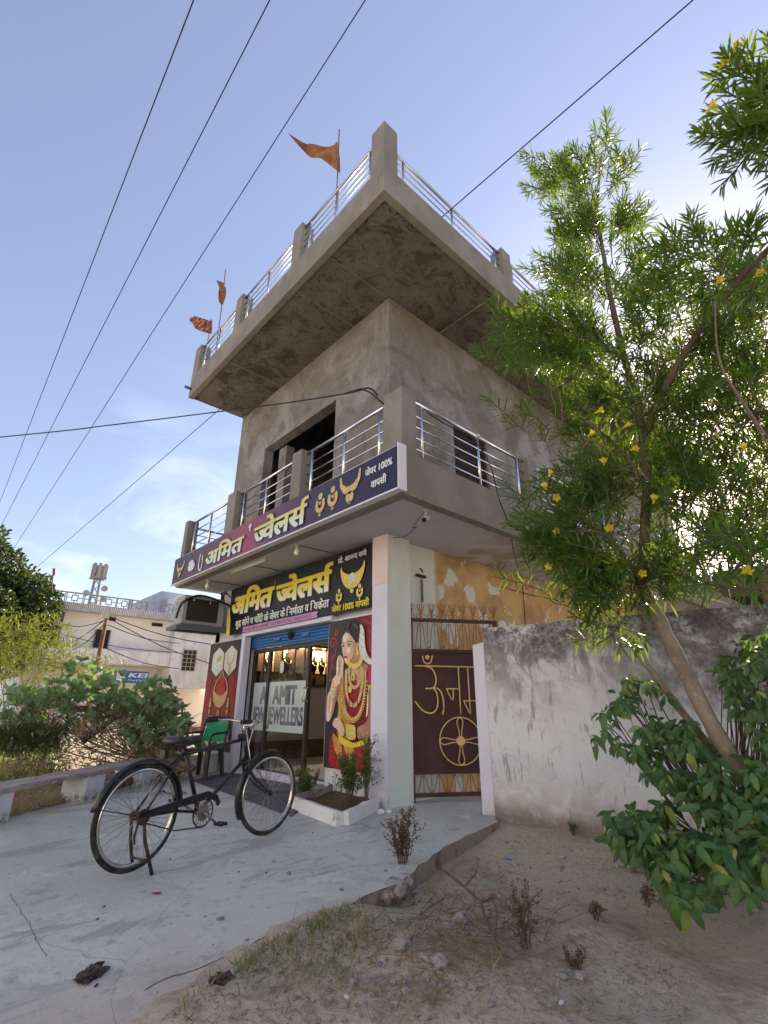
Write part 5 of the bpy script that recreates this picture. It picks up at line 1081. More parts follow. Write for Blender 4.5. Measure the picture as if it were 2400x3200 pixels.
mb.f = [(i * 24 + j, (i + 1) * 24 + j, (i + 1) * 24 + j + 1, i * 24 + j + 1) for i in range(14) for j in range(23) if inside(-1.02 + (i + .5) * .066, -.40 + (j + .5) * .06, [(-.97, .66), (-1.06, -.41), (-.12, .0), (-.08, 1.02)])]
mb.build('soil', 'soil', PL, fix=False)
MB().blob((-.42, .9, .13), .16, .05, .05, 3, .3, 2, .5).build('planter_stone', 'slabstone', PL)

# ------------------------------------------------------------------ low bench kerb on the left
slabs = []
bl = [(-3.78, 1.98), (-2.66, 2.93), (-1.75, 3.70)]
for k, (x, y) in enumerate(bl):
    t = thing('kerb_block', (x, y, 0), ['whitewashed block carrying the stone slab at the left edge of the photo', 'whitewashed block with a mossy foot, behind the rear wheel', 'whitewashed block partly hidden behind the bicycle'][k], 'block', 'whitewashed blocks of the low kerb')
    d = Vector((.78, .63, 0)); nn = Vector((-.63, .78, 0))
    MB().obox((x, y, .13), d * .17, nn * .17, Vector((0, 0, .15))).build('block_body', 'block_white', t, bevel=.012)
for k, (a, b) in enumerate([((-6.2, -.15), (-3.9, 1.88)), ((-3.88, 1.9), (-2.62, 2.96)), ((-2.6, 2.98), (-1.35, 4.02)), ((-1.3, 4.06), (-.5, 4.95))]):
    mb = MB(); a, b = Vector(a), Vector(b); d = (b - a).normalized(); nn = Vector((-d.y, d.x)); vs = []; n = 18
    for i in range(n + 1):
        p = a.lerp(b, i / n); j1 = .02 * mnoise.noise(Vector((i * .5, k * 7, 0))); j2 = .02 * mnoise.noise(Vector((i * .5, k * 7, 5)))
        for (q, z) in ((p - nn * (.17 + j1), .283), (p + nn * (.2 + j2), .283), (p + nn * (.19 + j2), .335 + j1 * .5), (p - nn * (.16 + j1), .33 + j2 * .5)): vs.append((q.x, q.y, z))
    mb.add(vs, [(i * 4 + c, i * 4 + (c + 1) % 4, i * 4 + 4 + (c + 1) % 4, i * 4 + 4 + c) for i in range(n) for c in range(4)] + [(0, 1, 2, 3), (n * 4, n * 4 + 3, n * 4 + 2, n * 4 + 1)])
    tag(mb.build('stone_slab', 'slabstone'), ['weathered stone slab at the far left on the white kerb block', 'weathered stone slab bridging two white blocks left of the bicycle', 'weathered stone slab above the rear wheel of the bicycle', 'short mossy stone slab behind the plastic chair'][k], 'slab', 'stone slabs of the low kerb')
tag(MB().tube(smoothline([(-2.35, 3.12, .07), (-2.1, 3.35, .075), (-1.85, 3.62, .07)], 4), [.06] * 9, 9).build('wooden_log', 'log', smooth=True), 'red brown wooden log lying by the white block', 'log')
# white tub wall near the chair
o = MB()
for i in range(25):
    a = math.radians(185 + 165 * i / 24)
    for (r, z) in ((.62, -.02), (.60, .30), (.52, .30), (.50, .0)): o.v.append((-.75 + r * 1.15 * math.cos(a), 4.75 + r * math.sin(a), z))
o.f = [(i * 4 + c, i * 4 + (c + 1) % 4, i * 4 + 4 + (c + 1) % 4, i * 4 + 4 + c) for i in range(24) for c in range(4)]
tag(o.build('round_planter', 'white_plaster', smooth=False), 'curved white plastered planter wall behind the plastic chair', 'planter')

# ------------------------------------------------------------------ slippers
def slipper(p, yaw, lab):
    t = thing('slipper', p, lab, 'slipper', 'slippers by the kerb'); c, s = math.cos(yaw), math.sin(yaw)
    R = lambda x, y, z: (p[0] + x * c - y * s, p[1] + x * s + y * c, z)
    ol = [(-.12, 0), (-.10, .035), (0, .03), (.08, .045), (.125, .03), (.135, 0), (.12, -.035), (.06, -.045), (0, -.03), (-.09, -.035)]
    ol = smoothpoly(ol, 3); n = len(ol); MB().add([R(x, y, .002) for x, y in ol] + [R(x, y, .022) for x, y in ol], [tuple(range(n))[::-1], tuple(range(n, 2 * n))] + [(i, (i + 1) % n, n + (i + 1) % n, n + i) for i in range(n)]).build('sole', 'stone', t)
    MB().tube(smoothline([R(-.01, .035, .02), R(.04, .02, .05), R(.08, 0, .03)], 4), .008, 6).tube(smoothline([R(-.01, -.035, .02), R(.04, -.02, .05), R(.08, 0, .03)], 4), .008, 6).build('strap', 'black_plastic', t, smooth=True)
slipper((-1.80, 2.60, 0), -.7, 'dark slipper on the concrete seen through the rear wheel, pointing left'); slipper((-1.62, 2.50, 0), -.5, 'dark slipper lying nearer the door mat')

# ------------------------------------------------------------------ plastic chair
cA, cB, cC, cD = P(632, 2446, 2, 0), P(702, 2428, 2, 0), P(661, 2424, 2, 0), P(582, 2437, 2, 0)
CH = thing('plastic_chair', (-.62, 3.55, .0165), 'brown plastic armchair with a green back panel, beside the red poster', 'chair')
cf = Vector((-.84, -.54, 0)).normalized(); cs_ = Vector((-cf.y, cf.x, 0)); c0 = Vector((-.76, 3.70, .0165))
def cp(f, s, z): return c0 + cf * f + cs_ * s + Vector((0, 0, z))
for (f, s) in ((.24, .24), (.24, -.24), (-.24, .22), (-.24, -.22)):
    top = cp(f * .82, s * .85, .43); bot = cp(f * 1.08, s * 1.06, 0)
    m = MB(); vs = []
    for (p, w) in ((bot, .024), (top, .036)):
        for (i, j) in ((-1, -1), (1, -1), (1, 1), (-1, 1)): vs.append(p + cf * i * w + cs_ * j * w)
    m.add(vs, [(0, 1, 2, 3), (4, 5, 6, 7)] + [(i, (i + 1) % 4, 4 + (i + 1) % 4, 4 + i) for i in range(4)]).build('leg', 'plastic_brown', CH, bevel=.006)
m = MB(); n = 8; vs = []
for i in range(n + 1):
    for j in range(n + 1):
        f, s = -.24 + .5 * i / n, -.24 + .48 * j / n; vs.append(cp(f, s * (1 - .1 * (i == 0)), .435 - .02 * math.sin(math.pi * i / n) * math.sin(math.pi * j / n)))
sm = MB().add(vs, [(i * (n + 1) + j, (i + 1) * (n + 1) + j, (i + 1) * (n + 1) + j + 1, i * (n + 1) + j + 1) for i in range(n) for j in range(n)]).build('seat', 'plastic_brown', CH, smooth=True)
so_ = sm.modifiers.new('thick', 'SOLIDIFY'); so_.thickness = .025
m = MB()
m.tube(smoothline([cp(-.20, -.23, .42), cp(-.26, -.235, .65), cp(-.33, -.225, .86), cp(-.345, -.15, .89), cp(-.35, 0, .90), cp(-.345, .15, .89), cp(-.33, .225, .86), cp(-.26, .235, .65), cp(-.20, .23, .42)], 5), .020, 8)
m.build('backrest_frame', 'plastic_brown', CH, smooth=True)
MB().add([cp(-.24, -.215, .52), cp(-.24, .215, .52), cp(-.325, .205, .83), cp(-.325, -.205, .83), cp(-.25, -.215, .52), cp(-.25, .215, .52), cp(-.335, .205, .83), cp(-.335, -.205, .83)], [(0, 1, 2, 3), (4, 7, 6, 5), (0, 4, 5, 1), (1, 5, 6, 2), (2, 6, 7, 3), (3, 7, 4, 0)]).build('back_panel', nm('green_cane_panel', (.02, .34, .13), [dict(c=(.01, .20, .07), s=60, lo=.5, hi=.6, k=.8, d=2)], rough=.45), CH)
for s in (-.26, .26):
    MB().tube(smoothline([cp(-.27, s * .92, .66), cp(-.10, s, .665), cp(.15, s * 1.02, .66), cp(.25, s * 1.02, .62), cp(.245, s * .95, .50), cp(.20, s * .85, .42)], 5), .021, 8).build('armrest', 'plastic_brown', CH, smooth=True)
# ------------------------------------------------------------------ bicycle
BR, BF = Vector((-3.155, -.67, 0)), Vector((-1.825, -.25, 0)); bd = (BF - BR).normalized(); bl_ = Vector((-bd.y, bd.x, 0))
WBs = (BF - BR).length
BK = thing('bicycle', BR, 'old black roadster bicycle parked on its rear stand on the concrete', 'bicycle')
def bp(s, z, l=0): return BR + bd * s + bl_ * l + Vector((0, 0, z))
RH, FH, RR = .375, .348, .348
def wheel(c, ax, nm_, seed):
    ax = Vector(ax).normalized()
    w = MB().ring(c, ax, RR - .018, .019, 56, 10).build(nm_, 'rubber', BK, smooth=True)
    rim = MB(); n = 56; u = Vector((0, 0, 1)); v = ax.cross(u)
    for i in range(n):
        th = 2 * math.pi * i / n; d = u * math.cos(th) + v * math.sin(th)
        for (r, o) in ((RR - .034, -.017), (RR - .034, .017), (RR - .052, .012), (RR - .056, 0), (RR - .052, -.012)): rim.v.append(tuple(Vector(c) + d * r + ax * o))
    rim.f = [(i * 5 + k, i * 5 + (k + 1) % 5, ((i + 1) % n) * 5 + (k + 1) % 5, ((i + 1) % n) * 5 + k) for i in range(n) for k in range(5)]
    rim.build('rim', 'chrome', w, smooth=True)
    MB().lathe(Vector(c) - ax * .045, ax, [(0, .012), (.008, .025), (.014, .025), (.016, .014), (.074, .014), (.076, .025), (.082, .025), (.09, .012)], 14).build('hub', 'rust_metal', w, smooth=True)
    for k in range(36):
        th = 2 * math.pi * k / 36; side = 1 if k % 2 else -1; off = .62 * (1 if (k // 2) % 2 else -1)
        a = Vector(c) + ax * side * .032 + (u * math.cos(th + off) + v * math.sin(th + off)) * .022; b = Vector(c) + (u * math.cos(th) + v * math.sin(th)) * (RR - .05)
        MB().tube([a, b], .0019, 4).build('spoke', 'spoke', w)
    return w
wheel(bp(0, RH), bl_, 'rear_wheel', 0)
sa = math.radians(-7); fa = Vector((bl_.x * math.cos(sa) - bl_.y * math.sin(sa), bl_.x * math.sin(sa) + bl_.y * math.cos(sa), 0)); fd = Vector((fa.y, -fa.x, 0))
if fd.dot(bd) < 0: fd = -fd
FC_ = bp(WBs, FH)
wheel(FC_, fa, 'front_wheel', 3)
BBs, BBz = .56, .315
HT, HB_ = bp(1.005, .875), bp(1.065, .665)
fr = MB().tube([bp(BBs, BBz), bp(.345, .80)], .017, 10).tube([bp(.37, .765), bp(1.01, .84)], .015, 10).tube([bp(BBs, BBz), bp(1.06, .69)], .017, 10).tube([HB_, HT], .019, 10)
fr.tube([bp(BBs, BBz), bp(.3, RH - .01, .03), bp(0, RH, .055)], .011, 8).tube([bp(BBs, BBz), bp(.3, RH - .01, -.03), bp(0, RH, -.055)], .011, 8)
fr.tube([bp(.35, .775), bp(.22, .66, .035), bp(0, RH, .055)], .009, 8).tube([bp(.35, .775), bp(.22, .66, -.035), bp(0, RH, -.055)], .009, 8)
fr.lathe(bp(BBs, BBz, -.04), bl_, [(0, .024), (.08, .024)], 12); fr.build('frame', 'black_paint', BK, smooth=True)
fk = MB()
for sd in (-1, 1):
    q = [HB_ + fa * sd * .045 + Vector((0, 0, -.02)), HB_ + fd * .03 + fa * sd * .05 + Vector((0, 0, -.12)), FC_ + fa * sd * .05 - fd * .10 + Vector((0, 0, .06)), FC_ + fa * sd * .05]
    fk.tube(smoothline(q, 5), [.013] * 8 + [.011] * 4 + [.008] * 4, 8)
    fk.tube([HB_ + fa * sd * .055 + Vector((0, 0, -.03)) + fd * .03, FC_ + fa * sd * .06], .004, 5)
fk.obox(HB_ + Vector((0, 0, -.018)), fa * .06, fd * .016, Vector((0, 0, .012))); fk.build('fork', 'black_paint', BK, smooth=True)
# handlebar: swept-back roadster bar
ST = bp(.985, .955)
MB().tube([HT, ST + Vector((0, 0, .01))], .012, 8).build('stem', 'chrome', BK, smooth=True)
hb = []
for sd in (-1, 1):
    hb.append(smoothline([ST, ST + fd * .06 + fa * sd * .06 + Vector((0, 0, .01)), ST + fd * .05 + fa * sd * .15 + Vector((0, 0, .035)), ST - fd * .05 + fa * sd * .23 + Vector((0, 0, .05)), ST - fd * .20 + fa * sd * .26 + Vector((0, 0, .045))], 5))
HBO = MB().tube(hb[0], .0115, 8).tube(hb[1], .0115, 8).build('handlebar', 'chrome', BK, smooth=True)
for sd in (-1, 1):
    a = ST - fd * .12 + fa * sd * .25 + Vector((0, 0, .048)); b = ST - fd * .24 + fa * sd * .265 + Vector((0, 0, .043)); MB().tube([a, b], [.016, .018], 10).build('grip', 'black_plastic', HBO, smooth=True)
    MB().tube(smoothline([a + Vector((0, 0, -.02)) + fd * .06, a + Vector((0, 0, -.045)) - fd * .02, b + Vector((0, 0, -.06))], 4), .006, 6).build('brake_lever', 'chrome', HBO, smooth=True)
MB().tube(smoothline([ST + fd * .03 + fa * -.1 + Vector((0, 0, .03)), ST + fd * .12 + Vector((0, 0, -.02)), ST + fd * .08 + Vector((0, 0, -.16)), HB_ + fd * .04 + Vector((0, 0, .02))], 5), .004, 5).tube([ST + fd * .035 + Vector((0, 0, -.03)), HB_ + fd * .05 + Vector((0, 0, -.05)), HB_ + fd * .07 + Vector((0, 0, -.14))], .005, 6).build('brake_rod', 'chrome', BK, smooth=True)
MB().lathe(ST - fd * .03 + Vector((0, 0, -.09)), fa, [(-.02, .012), (-.012, .024), (.012, .024), (.02, .012)], 12).build('bell', 'rust_metal', BK, smooth=True)
# saddle
sv = []; n = 12
prof = [(-.16, .085, .0), (-.13, .105, .012), (-.08, .11, .010), (-.02, .085, -.006), (.04, .05, -.004), (.10, .03, .004), (.15, .022, .004), (.165, .010, -.004)]
for (s, w, z) in prof:
    for k in range(n):
        th = 2 * math.pi * k / n; sv.append(bp(.335 + s, .872 + z + (.022 * math.sin(th) if math.sin(th) > 0 else .045 * math.sin(th)), w * math.cos(th)))
MB().add(sv, [(i * n + k, i * n + (k + 1) % n, (i + 1) * n + (k + 1) % n, (i + 1) * n + k) for i in range(len(prof) - 1) for k in range(n)] + [tuple(range(n)), tuple((len(prof) - 1) * n + k for k in range(n))]).build('saddle', 'leather', BK, smooth=True)
m = MB().tube([bp(.345, .79), bp(.335, .84)], .012, 8)
for l in (-.05, .05):
    for k in range(5): m.ring(bp(.205, .80 + k * .012, l), (0, 0, 1), .018, .003, 10, 4)
    m.tube([bp(.46, .845, l * .3), bp(.34, .82, l * .6), bp(.21, .80, l)], .004, 5)
m.build('saddle_spring', 'rust_metal', BK)
MB().obox(bp(.15, .775), bd * .02, bl_ * .03, Vector((0, 0, .03))).build('rear_bracket', 'black_paint', BK)
# mudguards
def guard(c, ax, r, a0, a1, nm_, up=Vector((0, 0, 1)), fwd=bd):
    m = MB(); n = 30; vs = []
    for i in range(n + 1):
        th = math.radians(a0 + (a1 - a0) * i / n); d = up * math.cos(th) + fwd * math.sin(th)
        for (o, rr) in ((-.032, -.010), (-.022, .006), (0, .014), (.022, .006), (.032, -.010)): vs.append(Vector(c) + d * (r + rr) + ax * o)
    ob = m.add(vs, [(i * 5 + k, i * 5 + k + 1, i * 5 + k + 6, i * 5 + k + 5) for i in range(n) for k in range(4)]).build(nm_, 'black_paint', BK, smooth=True)
    md = ob.modifiers.new('thick', 'SOLIDIFY'); md.thickness = .002
guard(bp(0, RH), bl_, RR + .020, -78, 88, 'rear_mudguard'); guard(FC_, fa, RR + .020, -118, 8, 'front_mudguard', fwd=fd)
MB().tube([bp(0, RH, .06), bp(-.33, RH + .09, .035)], .0035, 5).tube([bp(0, RH, -.06), bp(-.33, RH + .09, -.035)], .0035, 5).build('mudguard_stay', 'black_paint', BK)
# chain guard, chainring, cranks
MB().add([bp(-.03, RH + .035, -.06), bp(-.03, RH + .005, -.06), bp(.45, BBz + .085, -.06), bp(.56, BBz + .115, -.06), bp(.67, BBz + .07, -.06), bp(.70, BBz + .03, -.06), bp(.72, BBz + .055, -.06), bp(.68, BBz + .115, -.06), bp(.58, BBz + .155, -.06), bp(.45, BBz + .145, -.06)], [tuple(range(10))]).build('chain_guard', 'black_paint', BK).modifiers.new('t', 'SOLIDIFY').thickness = .02
cr = MB().ring(bp(BBs, BBz, -.06), bl_, .098, .005, 48, 6)
for k in range(48):
    a = 2 * math.pi * k / 48; cr.obox(bp(BBs + .105 * math.cos(a), BBz + .105 * math.sin(a), -.06), bd * .0025, bl_ * .003, Vector((0, 0, .0025)))
CR = cr.build('chainring', 'rust_metal', BK)
MB().lathe(bp(BBs, BBz, -.062), bl_, [(0, .058), (.004, .058)], 24).build('ring_disc', 'crank', CR)
for k in range(8):
    a = 2 * math.pi * k / 8; MB().ring(bp(BBs + .076 * math.cos(a), BBz + .076 * math.sin(a), -.06), bl_, .019, .0045, 14, 5).build('ring_loop', 'crank', CR)
MB().tube([bp(BBs + .02, BBz - .105, -.055), bp(.3, .235, -.055), bp(.03, RH - .045, -.05)], .005, 5).tube([bp(BBs + .02, BBz + .1, -.055), bp(.02, RH + .03, -.05)], .004, 5).build('chain', 'rust_metal', BK)
MB().lathe(bp(0, RH, -.06), bl_, [(0, .045), (.006, .045), (.01, .03), (.12, .03), (.125, .02)], 16).tube([bp(.0, RH, -.08), bp(.0, RH, .08)], .010, 8).obox(bp(.0, RH, -.07), bd * .03, bl_ * .01, Vector((0, 0, .035))).build('sprocket', 'rust_metal', BK)
for (sg, l) in ((1, -.085), (-1, .085)):
    e = Vector((.155 * sg * .82, 0, -.155 * sg * .58)); q = bp(BBs + e.x, BBz + e.z, l)
    MB().tube([bp(BBs, BBz, l * .7), bp(BBs, BBz, l), q], [.012, .014, .009], 8).build('crank_arm', 'crank', BK, smooth=True)
    pd = q + bl_ * (-.055 if l < 0 else .055)
    pm = MB().tube([q, pd + bl_ * (-.05 if l < 0 else .05)], .006, 6)
    for z in (-.022, .022): pm.obox(pd + bd * z, bd * .011, bl_ * .045, Vector((0, 0, .011)))
    pm.build('pedal', 'black_plastic', BK)
# rear stand
m = MB()
for sd in (-1, 1):
    m.tube([bp(.0, RH, sd * .07), bp(.03, .22, sd * .085), bp(.11, .003, sd * .11)], [.012, .012, .013], 7)
m.tube([bp(.075, .09, -.097), bp(.075, .09, .097)], .009, 6); m.build('stand', 'rust_metal', BK, smooth=True)
MB().tube([bp(-.035, RH - .02, -.07), bp(-.06, RH - .11, -.075), bp(-.05, RH - .16, -.08)], .008, 6).ring(bp(.0, RH, -.068), bl_, .045, .009, 20, 6).build('stand_clip', 'rust_metal', BK, smooth=True)

# ------------------------------------------------------------------ vegetation helpers
class Leaves:
    """strips of thin curved leaves, gathered in numpy and built as one mesh"""
    def __init__(s): s.o = []; s.a = []; s.n = []; s.L = []; s.w = []; s.c = []
    def add(s, o, a, n, L, w, c): s.o.append(tuple(o)); s.a.append(tuple(a)); s.n.append(tuple(n)); s.L.append(L); s.w.append(w); s.c.append(c)
    def build(s, name, m, parent=None, kind='stuff', label=None, shape='lance'):
        o, a, n = (np.array(q, dtype=np.float64) for q in (s.o, s.a, s.n)); L, w, c = (np.array(q)[:, None] for q in (s.L, s.w, s.c))
        if parent: o = o - np.array(ROOTLOC.get(parent.name, Vector((0, 0, 0))))
        a /= np.linalg.norm(a, axis=1)[:, None] + 1e-9
        sd = np.cross(a, n); sd /= np.linalg.norm(sd, axis=1)[:, None] + 1e-9; n = np.cross(sd, a)
        ks = (.30, .70) if shape == 'lance' else (.35, .78)
        ws = (1., .85) if shape == 'lance' else (.85, .95)
        p1 = o + a * L * ks[0] + n * c * L * ks[0] ** 2; p2 = o + a * L * ks[1] + n * c * L * ks[1] ** 2; tp = o + a * L + n * c * L
        fold = n * w * .25
        V = np.stack([o, p1 + sd * w * .5 * ws[0] + fold, p1, p1 - sd * w * .5 * ws[0] + fold, p2 + sd * w * .5 * ws[1] + fold, p2, p2 - sd * w * .5 * ws[1] + fold, tp], axis=1) if shape != 'lance' else \
            np.stack([o, p1 + sd * w * .5, p1 - sd * w * .5, p2 + sd * w * .42, p2 - sd * w * .42, tp], axis=1)
        k = V.shape[1]; N_ = len(V); base = (np.arange(N_) * k)[:, None]
        fl = [[0, 2, 1], [1, 2, 4, 3], [3, 4, 5]] if shape == 'lance' else [[0, 2, 1], [0, 3, 2], [1, 2, 5, 4], [2, 3, 6, 5], [4, 5, 7], [5, 6, 7]]
        tot = sum(len(f) for f in fl); loops = np.concatenate([base + np.array(f)[None] for f in fl], axis=1).ravel()
        sizes = np.tile([len(f) for f in fl], N_); starts = np.concatenate([[0], np.cumsum(sizes)[:-1]])
        me = bpy.data.meshes.new(name); me.vertices.add(N_ * k); me.vertices.foreach_set('co', V.reshape(-1)); me.loops.add(len(loops)); me.loops.foreach_set('vertex_index', loops.astype(np.int32))
        me.polygons.add(len(sizes)); me.polygons.foreach_set('loop_start', starts.astype(np.int32)); me.update(calc_edges=True); me.validate()
        me.materials.append(MT[m]); ob = bpy.data.objects.new(name, me); COL.objects.link(ob)
        if parent: ob.parent = parent
        if kind: ob['kind'] = kind
        if label: ob['label'] = label
        return ob
def rv(): 
    v = RNG.normal(size=3); return Vector(v / np.linalg.norm(v))
def frame_of(d):
    d = d.normalized(); a = d.orthogonal().normalized(); return d, a, d.cross(a)
def plume(LS, a, b, leaf=.14, wid=.0125, step=.0088, start=.15, sub=2, tw=None, bend=.06, ang=(78, 18)):
    a, b = Vector(a), Vector(b); ln = (b - a).length; mid = a.lerp(b, .5) + rv() * ln * bend + Vector((0, 0, -ln * .04))
    pts = smoothline([a, mid, b], 6)
    if tw is not None: tw.append(pts)
    n = int(ln * (1 - start) / step); phi = RNG.uniform(0, 6)
    for i in range(n):
        t = start + (1 - start) * (i + .5) / n; k = t * (len(pts) - 1); j = min(int(k), len(pts) - 2); p = pts[j].lerp(pts[j + 1], k - j); d, u, v = frame_of(pts[j + 1] - pts[j])
        phi += 2.4 + RNG.normal() * .25; an = math.radians(ang[0] + (ang[1] - ang[0]) * t ** 2 + RNG.normal() * 9)
        r = u * math.cos(phi) + v * math.sin(phi); ax = d * math.cos(an) + r * math.sin(an); ax = (ax + Vector((0, 0, RNG.normal() * .06 - .06))).normalized()
        LS.add(p, ax, Vector((0, 0, 1)) + rv() * .5, leaf * RNG.uniform(.75, 1.1) * (1 - .35 * max(0, t - .85) / .15), wid * RNG.uniform(.8, 1.2), RNG.normal() * .10 - .13)
    for q in range(sub):
        t = RNG.uniform(.2, .75); k = t * (len(pts) - 1); j = min(int(k), len(pts) - 2); p = pts[j].lerp(pts[j + 1], k - j); d, u, v = frame_of(pts[j + 1] - pts[j]); ph = RNG.uniform(0, 6.28)
        e = p + (d * 1.1 + (u * math.cos(ph) + v * math.sin(ph)) * .75 + Vector((0, 0, .15))).normalized() * ln * RNG.uniform(.28, .5)
        plume(LS, p, e, leaf, wid, step, .15, 0, tw, bend, ang)
def D(x, y, d): return Q(x * KD, y * KD, d)

# ------------------------------------------------------------------ yellow oleander tree, right
OT = thing('oleander_tree', (P(1690 * KD, 1830 * KD, 2, -.05)), 'tall yellow flowered oleander tree with narrow leaves leaning over the boundary wall', 'tree')
mb = MB()
trunk = [D(1640, 1740, 4.2), D(1585, 1650, 4.25), D(1535, 1560, 4.3), D(1470, 1430, 4.35), D(1425, 1340, 4.4), D(1385, 1265, 4.4)]
mb.tube([p + rv() * .004 for p in smoothline(trunk, 5)], [(.058 - .012 * i / 25) * (1 + .06 * math.sin(i * 1.7)) for i in range(26)], 12)
mb.build('trunk', 'bark_pale', OT, smooth=True)
T = {0: D(1300, 330, 4.8), 1: D(1290, 450, 4.7), 2: D(1305, 560, 4.6), 3: D(1320, 650, 4.5), 4: D(1350, 780, 4.5), 5: D(1382, 900, 4.45), 6: D(1398, 1050, 4.4), 7: D(1385, 1265, 4.4)}
def limb(pts, r0, r1, m='bark'):
    p = [q + rv() * .004 for q in smoothline(pts, 5)]; n = len(p); MB().tube(p, [(r0 + (r1 - r0) * i / (n - 1)) * (1 + .05 * math.sin(i * 2.1)) for i in range(n)], 8).build('branch', m, OT, smooth=True)
limb([T[7], T[6], T[5], T[4], T[3], T[2], T[1], T[0]], .046, .012)
limb([D(1392, 960, 4.42), D(1415, 880, 4.4), D(1480, 762, 4.3), D(1560, 650, 4.1), D(1640, 560, 3.9), D(1720, 475, 3.7)], .036, .022)
limb([D(1600, 1690, 4.75), D(1560, 1640, 4.7), D(1490, 1560, 4.6), D(1430, 1480, 4.5), D(1370, 1400, 4.4), D(1330, 1350, 4.35)], .036, .022, 'bark_pale')
limb([T[7], D(1350, 1200, 4.1), D(1290, 1150, 4.05), D(1200, 1150, 4.0)], .022, .008)
limb([T[6], D(1330, 960, 4.2), D(1250, 900, 4.1)], .018, .008); limb([T[4], D(1270, 730, 4.3), D(1180, 720, 4.2)], .018, .007)
limb([T[7], D(1430, 1215, 4.2), D(1500, 1180, 4.0), D(1600, 1150, 3.8), D(1680, 1140, 3.6)], .014, .008)
limb([T[5], D(1450, 870, 4.4), D(1530, 830, 4.6), D(1620, 760, 4.8)], .022, .01)
LS = Leaves(); tw = []
pl = [(1, 1309, 245), (1, 1150, 358), (1, 1170, 335), (1, 1358, 330), (1, 1240, 318), (1, 1205, 345), (2, 1355, 405), (2, 1200, 425), (2, 1385, 425), (2, 1195, 470), (2, 1240, 400), (3, 1155, 545), (3, 1388, 500), (3, 1190, 500), (3, 1158, 590), (3, 1398, 560), (2, 1270, 430),
      (3, 1230, 560), (3, 1260, 600), (4, 1060, 660), (4, 1062, 735), (4, 1092, 780), (4, 1110, 690), (4, 1120, 740), (4, 1150, 640), (4, 1200, 660), (4, 1160, 780), (4, 1215, 760), (4, 1260, 680), (5, 1172, 828), (5, 1195, 880), (5, 1205, 940), (5, 1250, 820), (5, 1270, 880), (5, 1300, 800),
      (6, 1168, 1020), (6, 1092, 1130), (7, 1130, 1195), (7, 1190, 1225), (6, 1190, 1060), (6, 1230, 1000), (6, 1240, 1080), (7, 1240, 1315), (7, 1265, 1290), (7, 1290, 1230), (6, 1280, 960), (6, 1300, 1040), (7, 1180, 1140), (7, 1140, 1150), (7, 1215, 1180), (7, 1320, 1180),
      (5, 1330, 850), (5, 1420, 820), (4, 1430, 700), (4, 1400, 640), (3, 1420, 600), (6, 1450, 1000), (6, 1480, 920), (6, 1350, 980), (6, 1440, 1100), (7, 1500, 1230), (7, 1480, 1270), (7, 1420, 1200), (7, 1450, 1180), (7, 1400, 1280), (7, 1520, 1190), (5, 1470, 850), (5, 1440, 780), (6, 1520, 980)]
for (k, x, y) in pl:
    a = T[k]; d0 = (a - CPOS); dd = math.hypot(d0.x, d0.y) + RNG.uniform(-.55, .25); b = D(x, y, dd); s = a.lerp(b, RNG.uniform(.12, .3))
    plume(LS, s, b, .145, .0135, .0095, .3, 3, tw)
    for q in range(3): plume(LS, s + rv() * .08, b.lerp(a, RNG.uniform(.05, .5)) + rv() * .15, .14, .0135, .0105, .35, 1, tw)
# lower tufts on the second stem
for (x, y) in [(1250, 1385), (1270, 1340), (1300, 1310), (1330, 1300), (1370, 1310), (1395, 1370), (1290, 1390), (1340, 1400), (1380, 1400), (1240, 1330)]:
    plume(LS, D(1335, 1355, 4.22), D(x, y, 4.0 + RNG.uniform(-.2, .2)), .14, .0135, .009, .35, 1, tw)
# right branch tufts against the bright sky
for (x0, y0, x, y, d) in [(1500, 560, 1400, 540, 3.7), (1510, 540, 1430, 480, 3.7), (1500, 560, 1405, 590, 3.8), (1520, 540, 1480, 470, 3.6), (1560, 560, 1575, 475, 3.5), (1600, 560, 1630, 470, 3.4), (1530, 560, 1450, 520, 3.6), (1560, 580, 1440, 600, 3.6), (1560, 570, 1510, 500, 3.5), (1620, 560, 1659, 480, 3.3), (1640, 560, 1620, 650, 3.4), (1500, 640, 1420, 640, 3.9), (1560, 600, 1490, 610, 3.6), (1640, 550, 1680, 620, 3.3), (1560, 590, 1530, 660, 3.8)]:
    for q in range(2): plume(LS, D(x0, y0, d), D(x + RNG.normal() * 12, y + RNG.normal() * 12, d - RNG.uniform(0, .3)), .14, .0135, .009, .35, 1, tw)
# dense far mass along the right edge
for q in range(400):
    x = RNG.uniform(1420, 1720); y = RNG.uniform(600, 1230) ; 
    if x < 1500 and y < 700: continue
    d = RNG.uniform(4.3, 5.6); ang = RNG.uniform(-2.9, -.2); r = RNG.uniform(60, 130)
    plume(LS, D(x, y, d), D(x + r * math.cos(ang), y + r * math.sin(ang), d - RNG.uniform(-.1, .4)), .145, .014, .0115, .25, 1, tw)
for q in range(26):
    x = RNG.uniform(1540, 1700); y = RNG.uniform(1140, 1290); d = RNG.uniform(3.1, 3.9); ang = RNG.uniform(-3.4, .3); r = RNG.uniform(70, 120)
    plume(LS, D(x, y, d), D(x + r * math.cos(ang), y + r * math.sin(ang) * .6, d - .15), .14, .0135, .0095, .2, 1, tw)
for q in range(110):
    t_ = RNG.random(); y = 560 + t_ * 760; cx = 1300 + 60 * t_; w_ = 60 + 120 * min(1, t_ * 1.6); x = cx + RNG.normal() * w_ * .75
    if x > 1560 or x < 1120: continue
    d = 4.4 + RNG.normal() * .3; ang = RNG.uniform(-2.9, -.25); r = RNG.uniform(55, 110)
    plume(LS, D(x, y, d), D(x + r * math.cos(ang), y + r * math.sin(ang), d - RNG.uniform(-.15, .3)), .145, .014, .0105, .3, 1, tw)
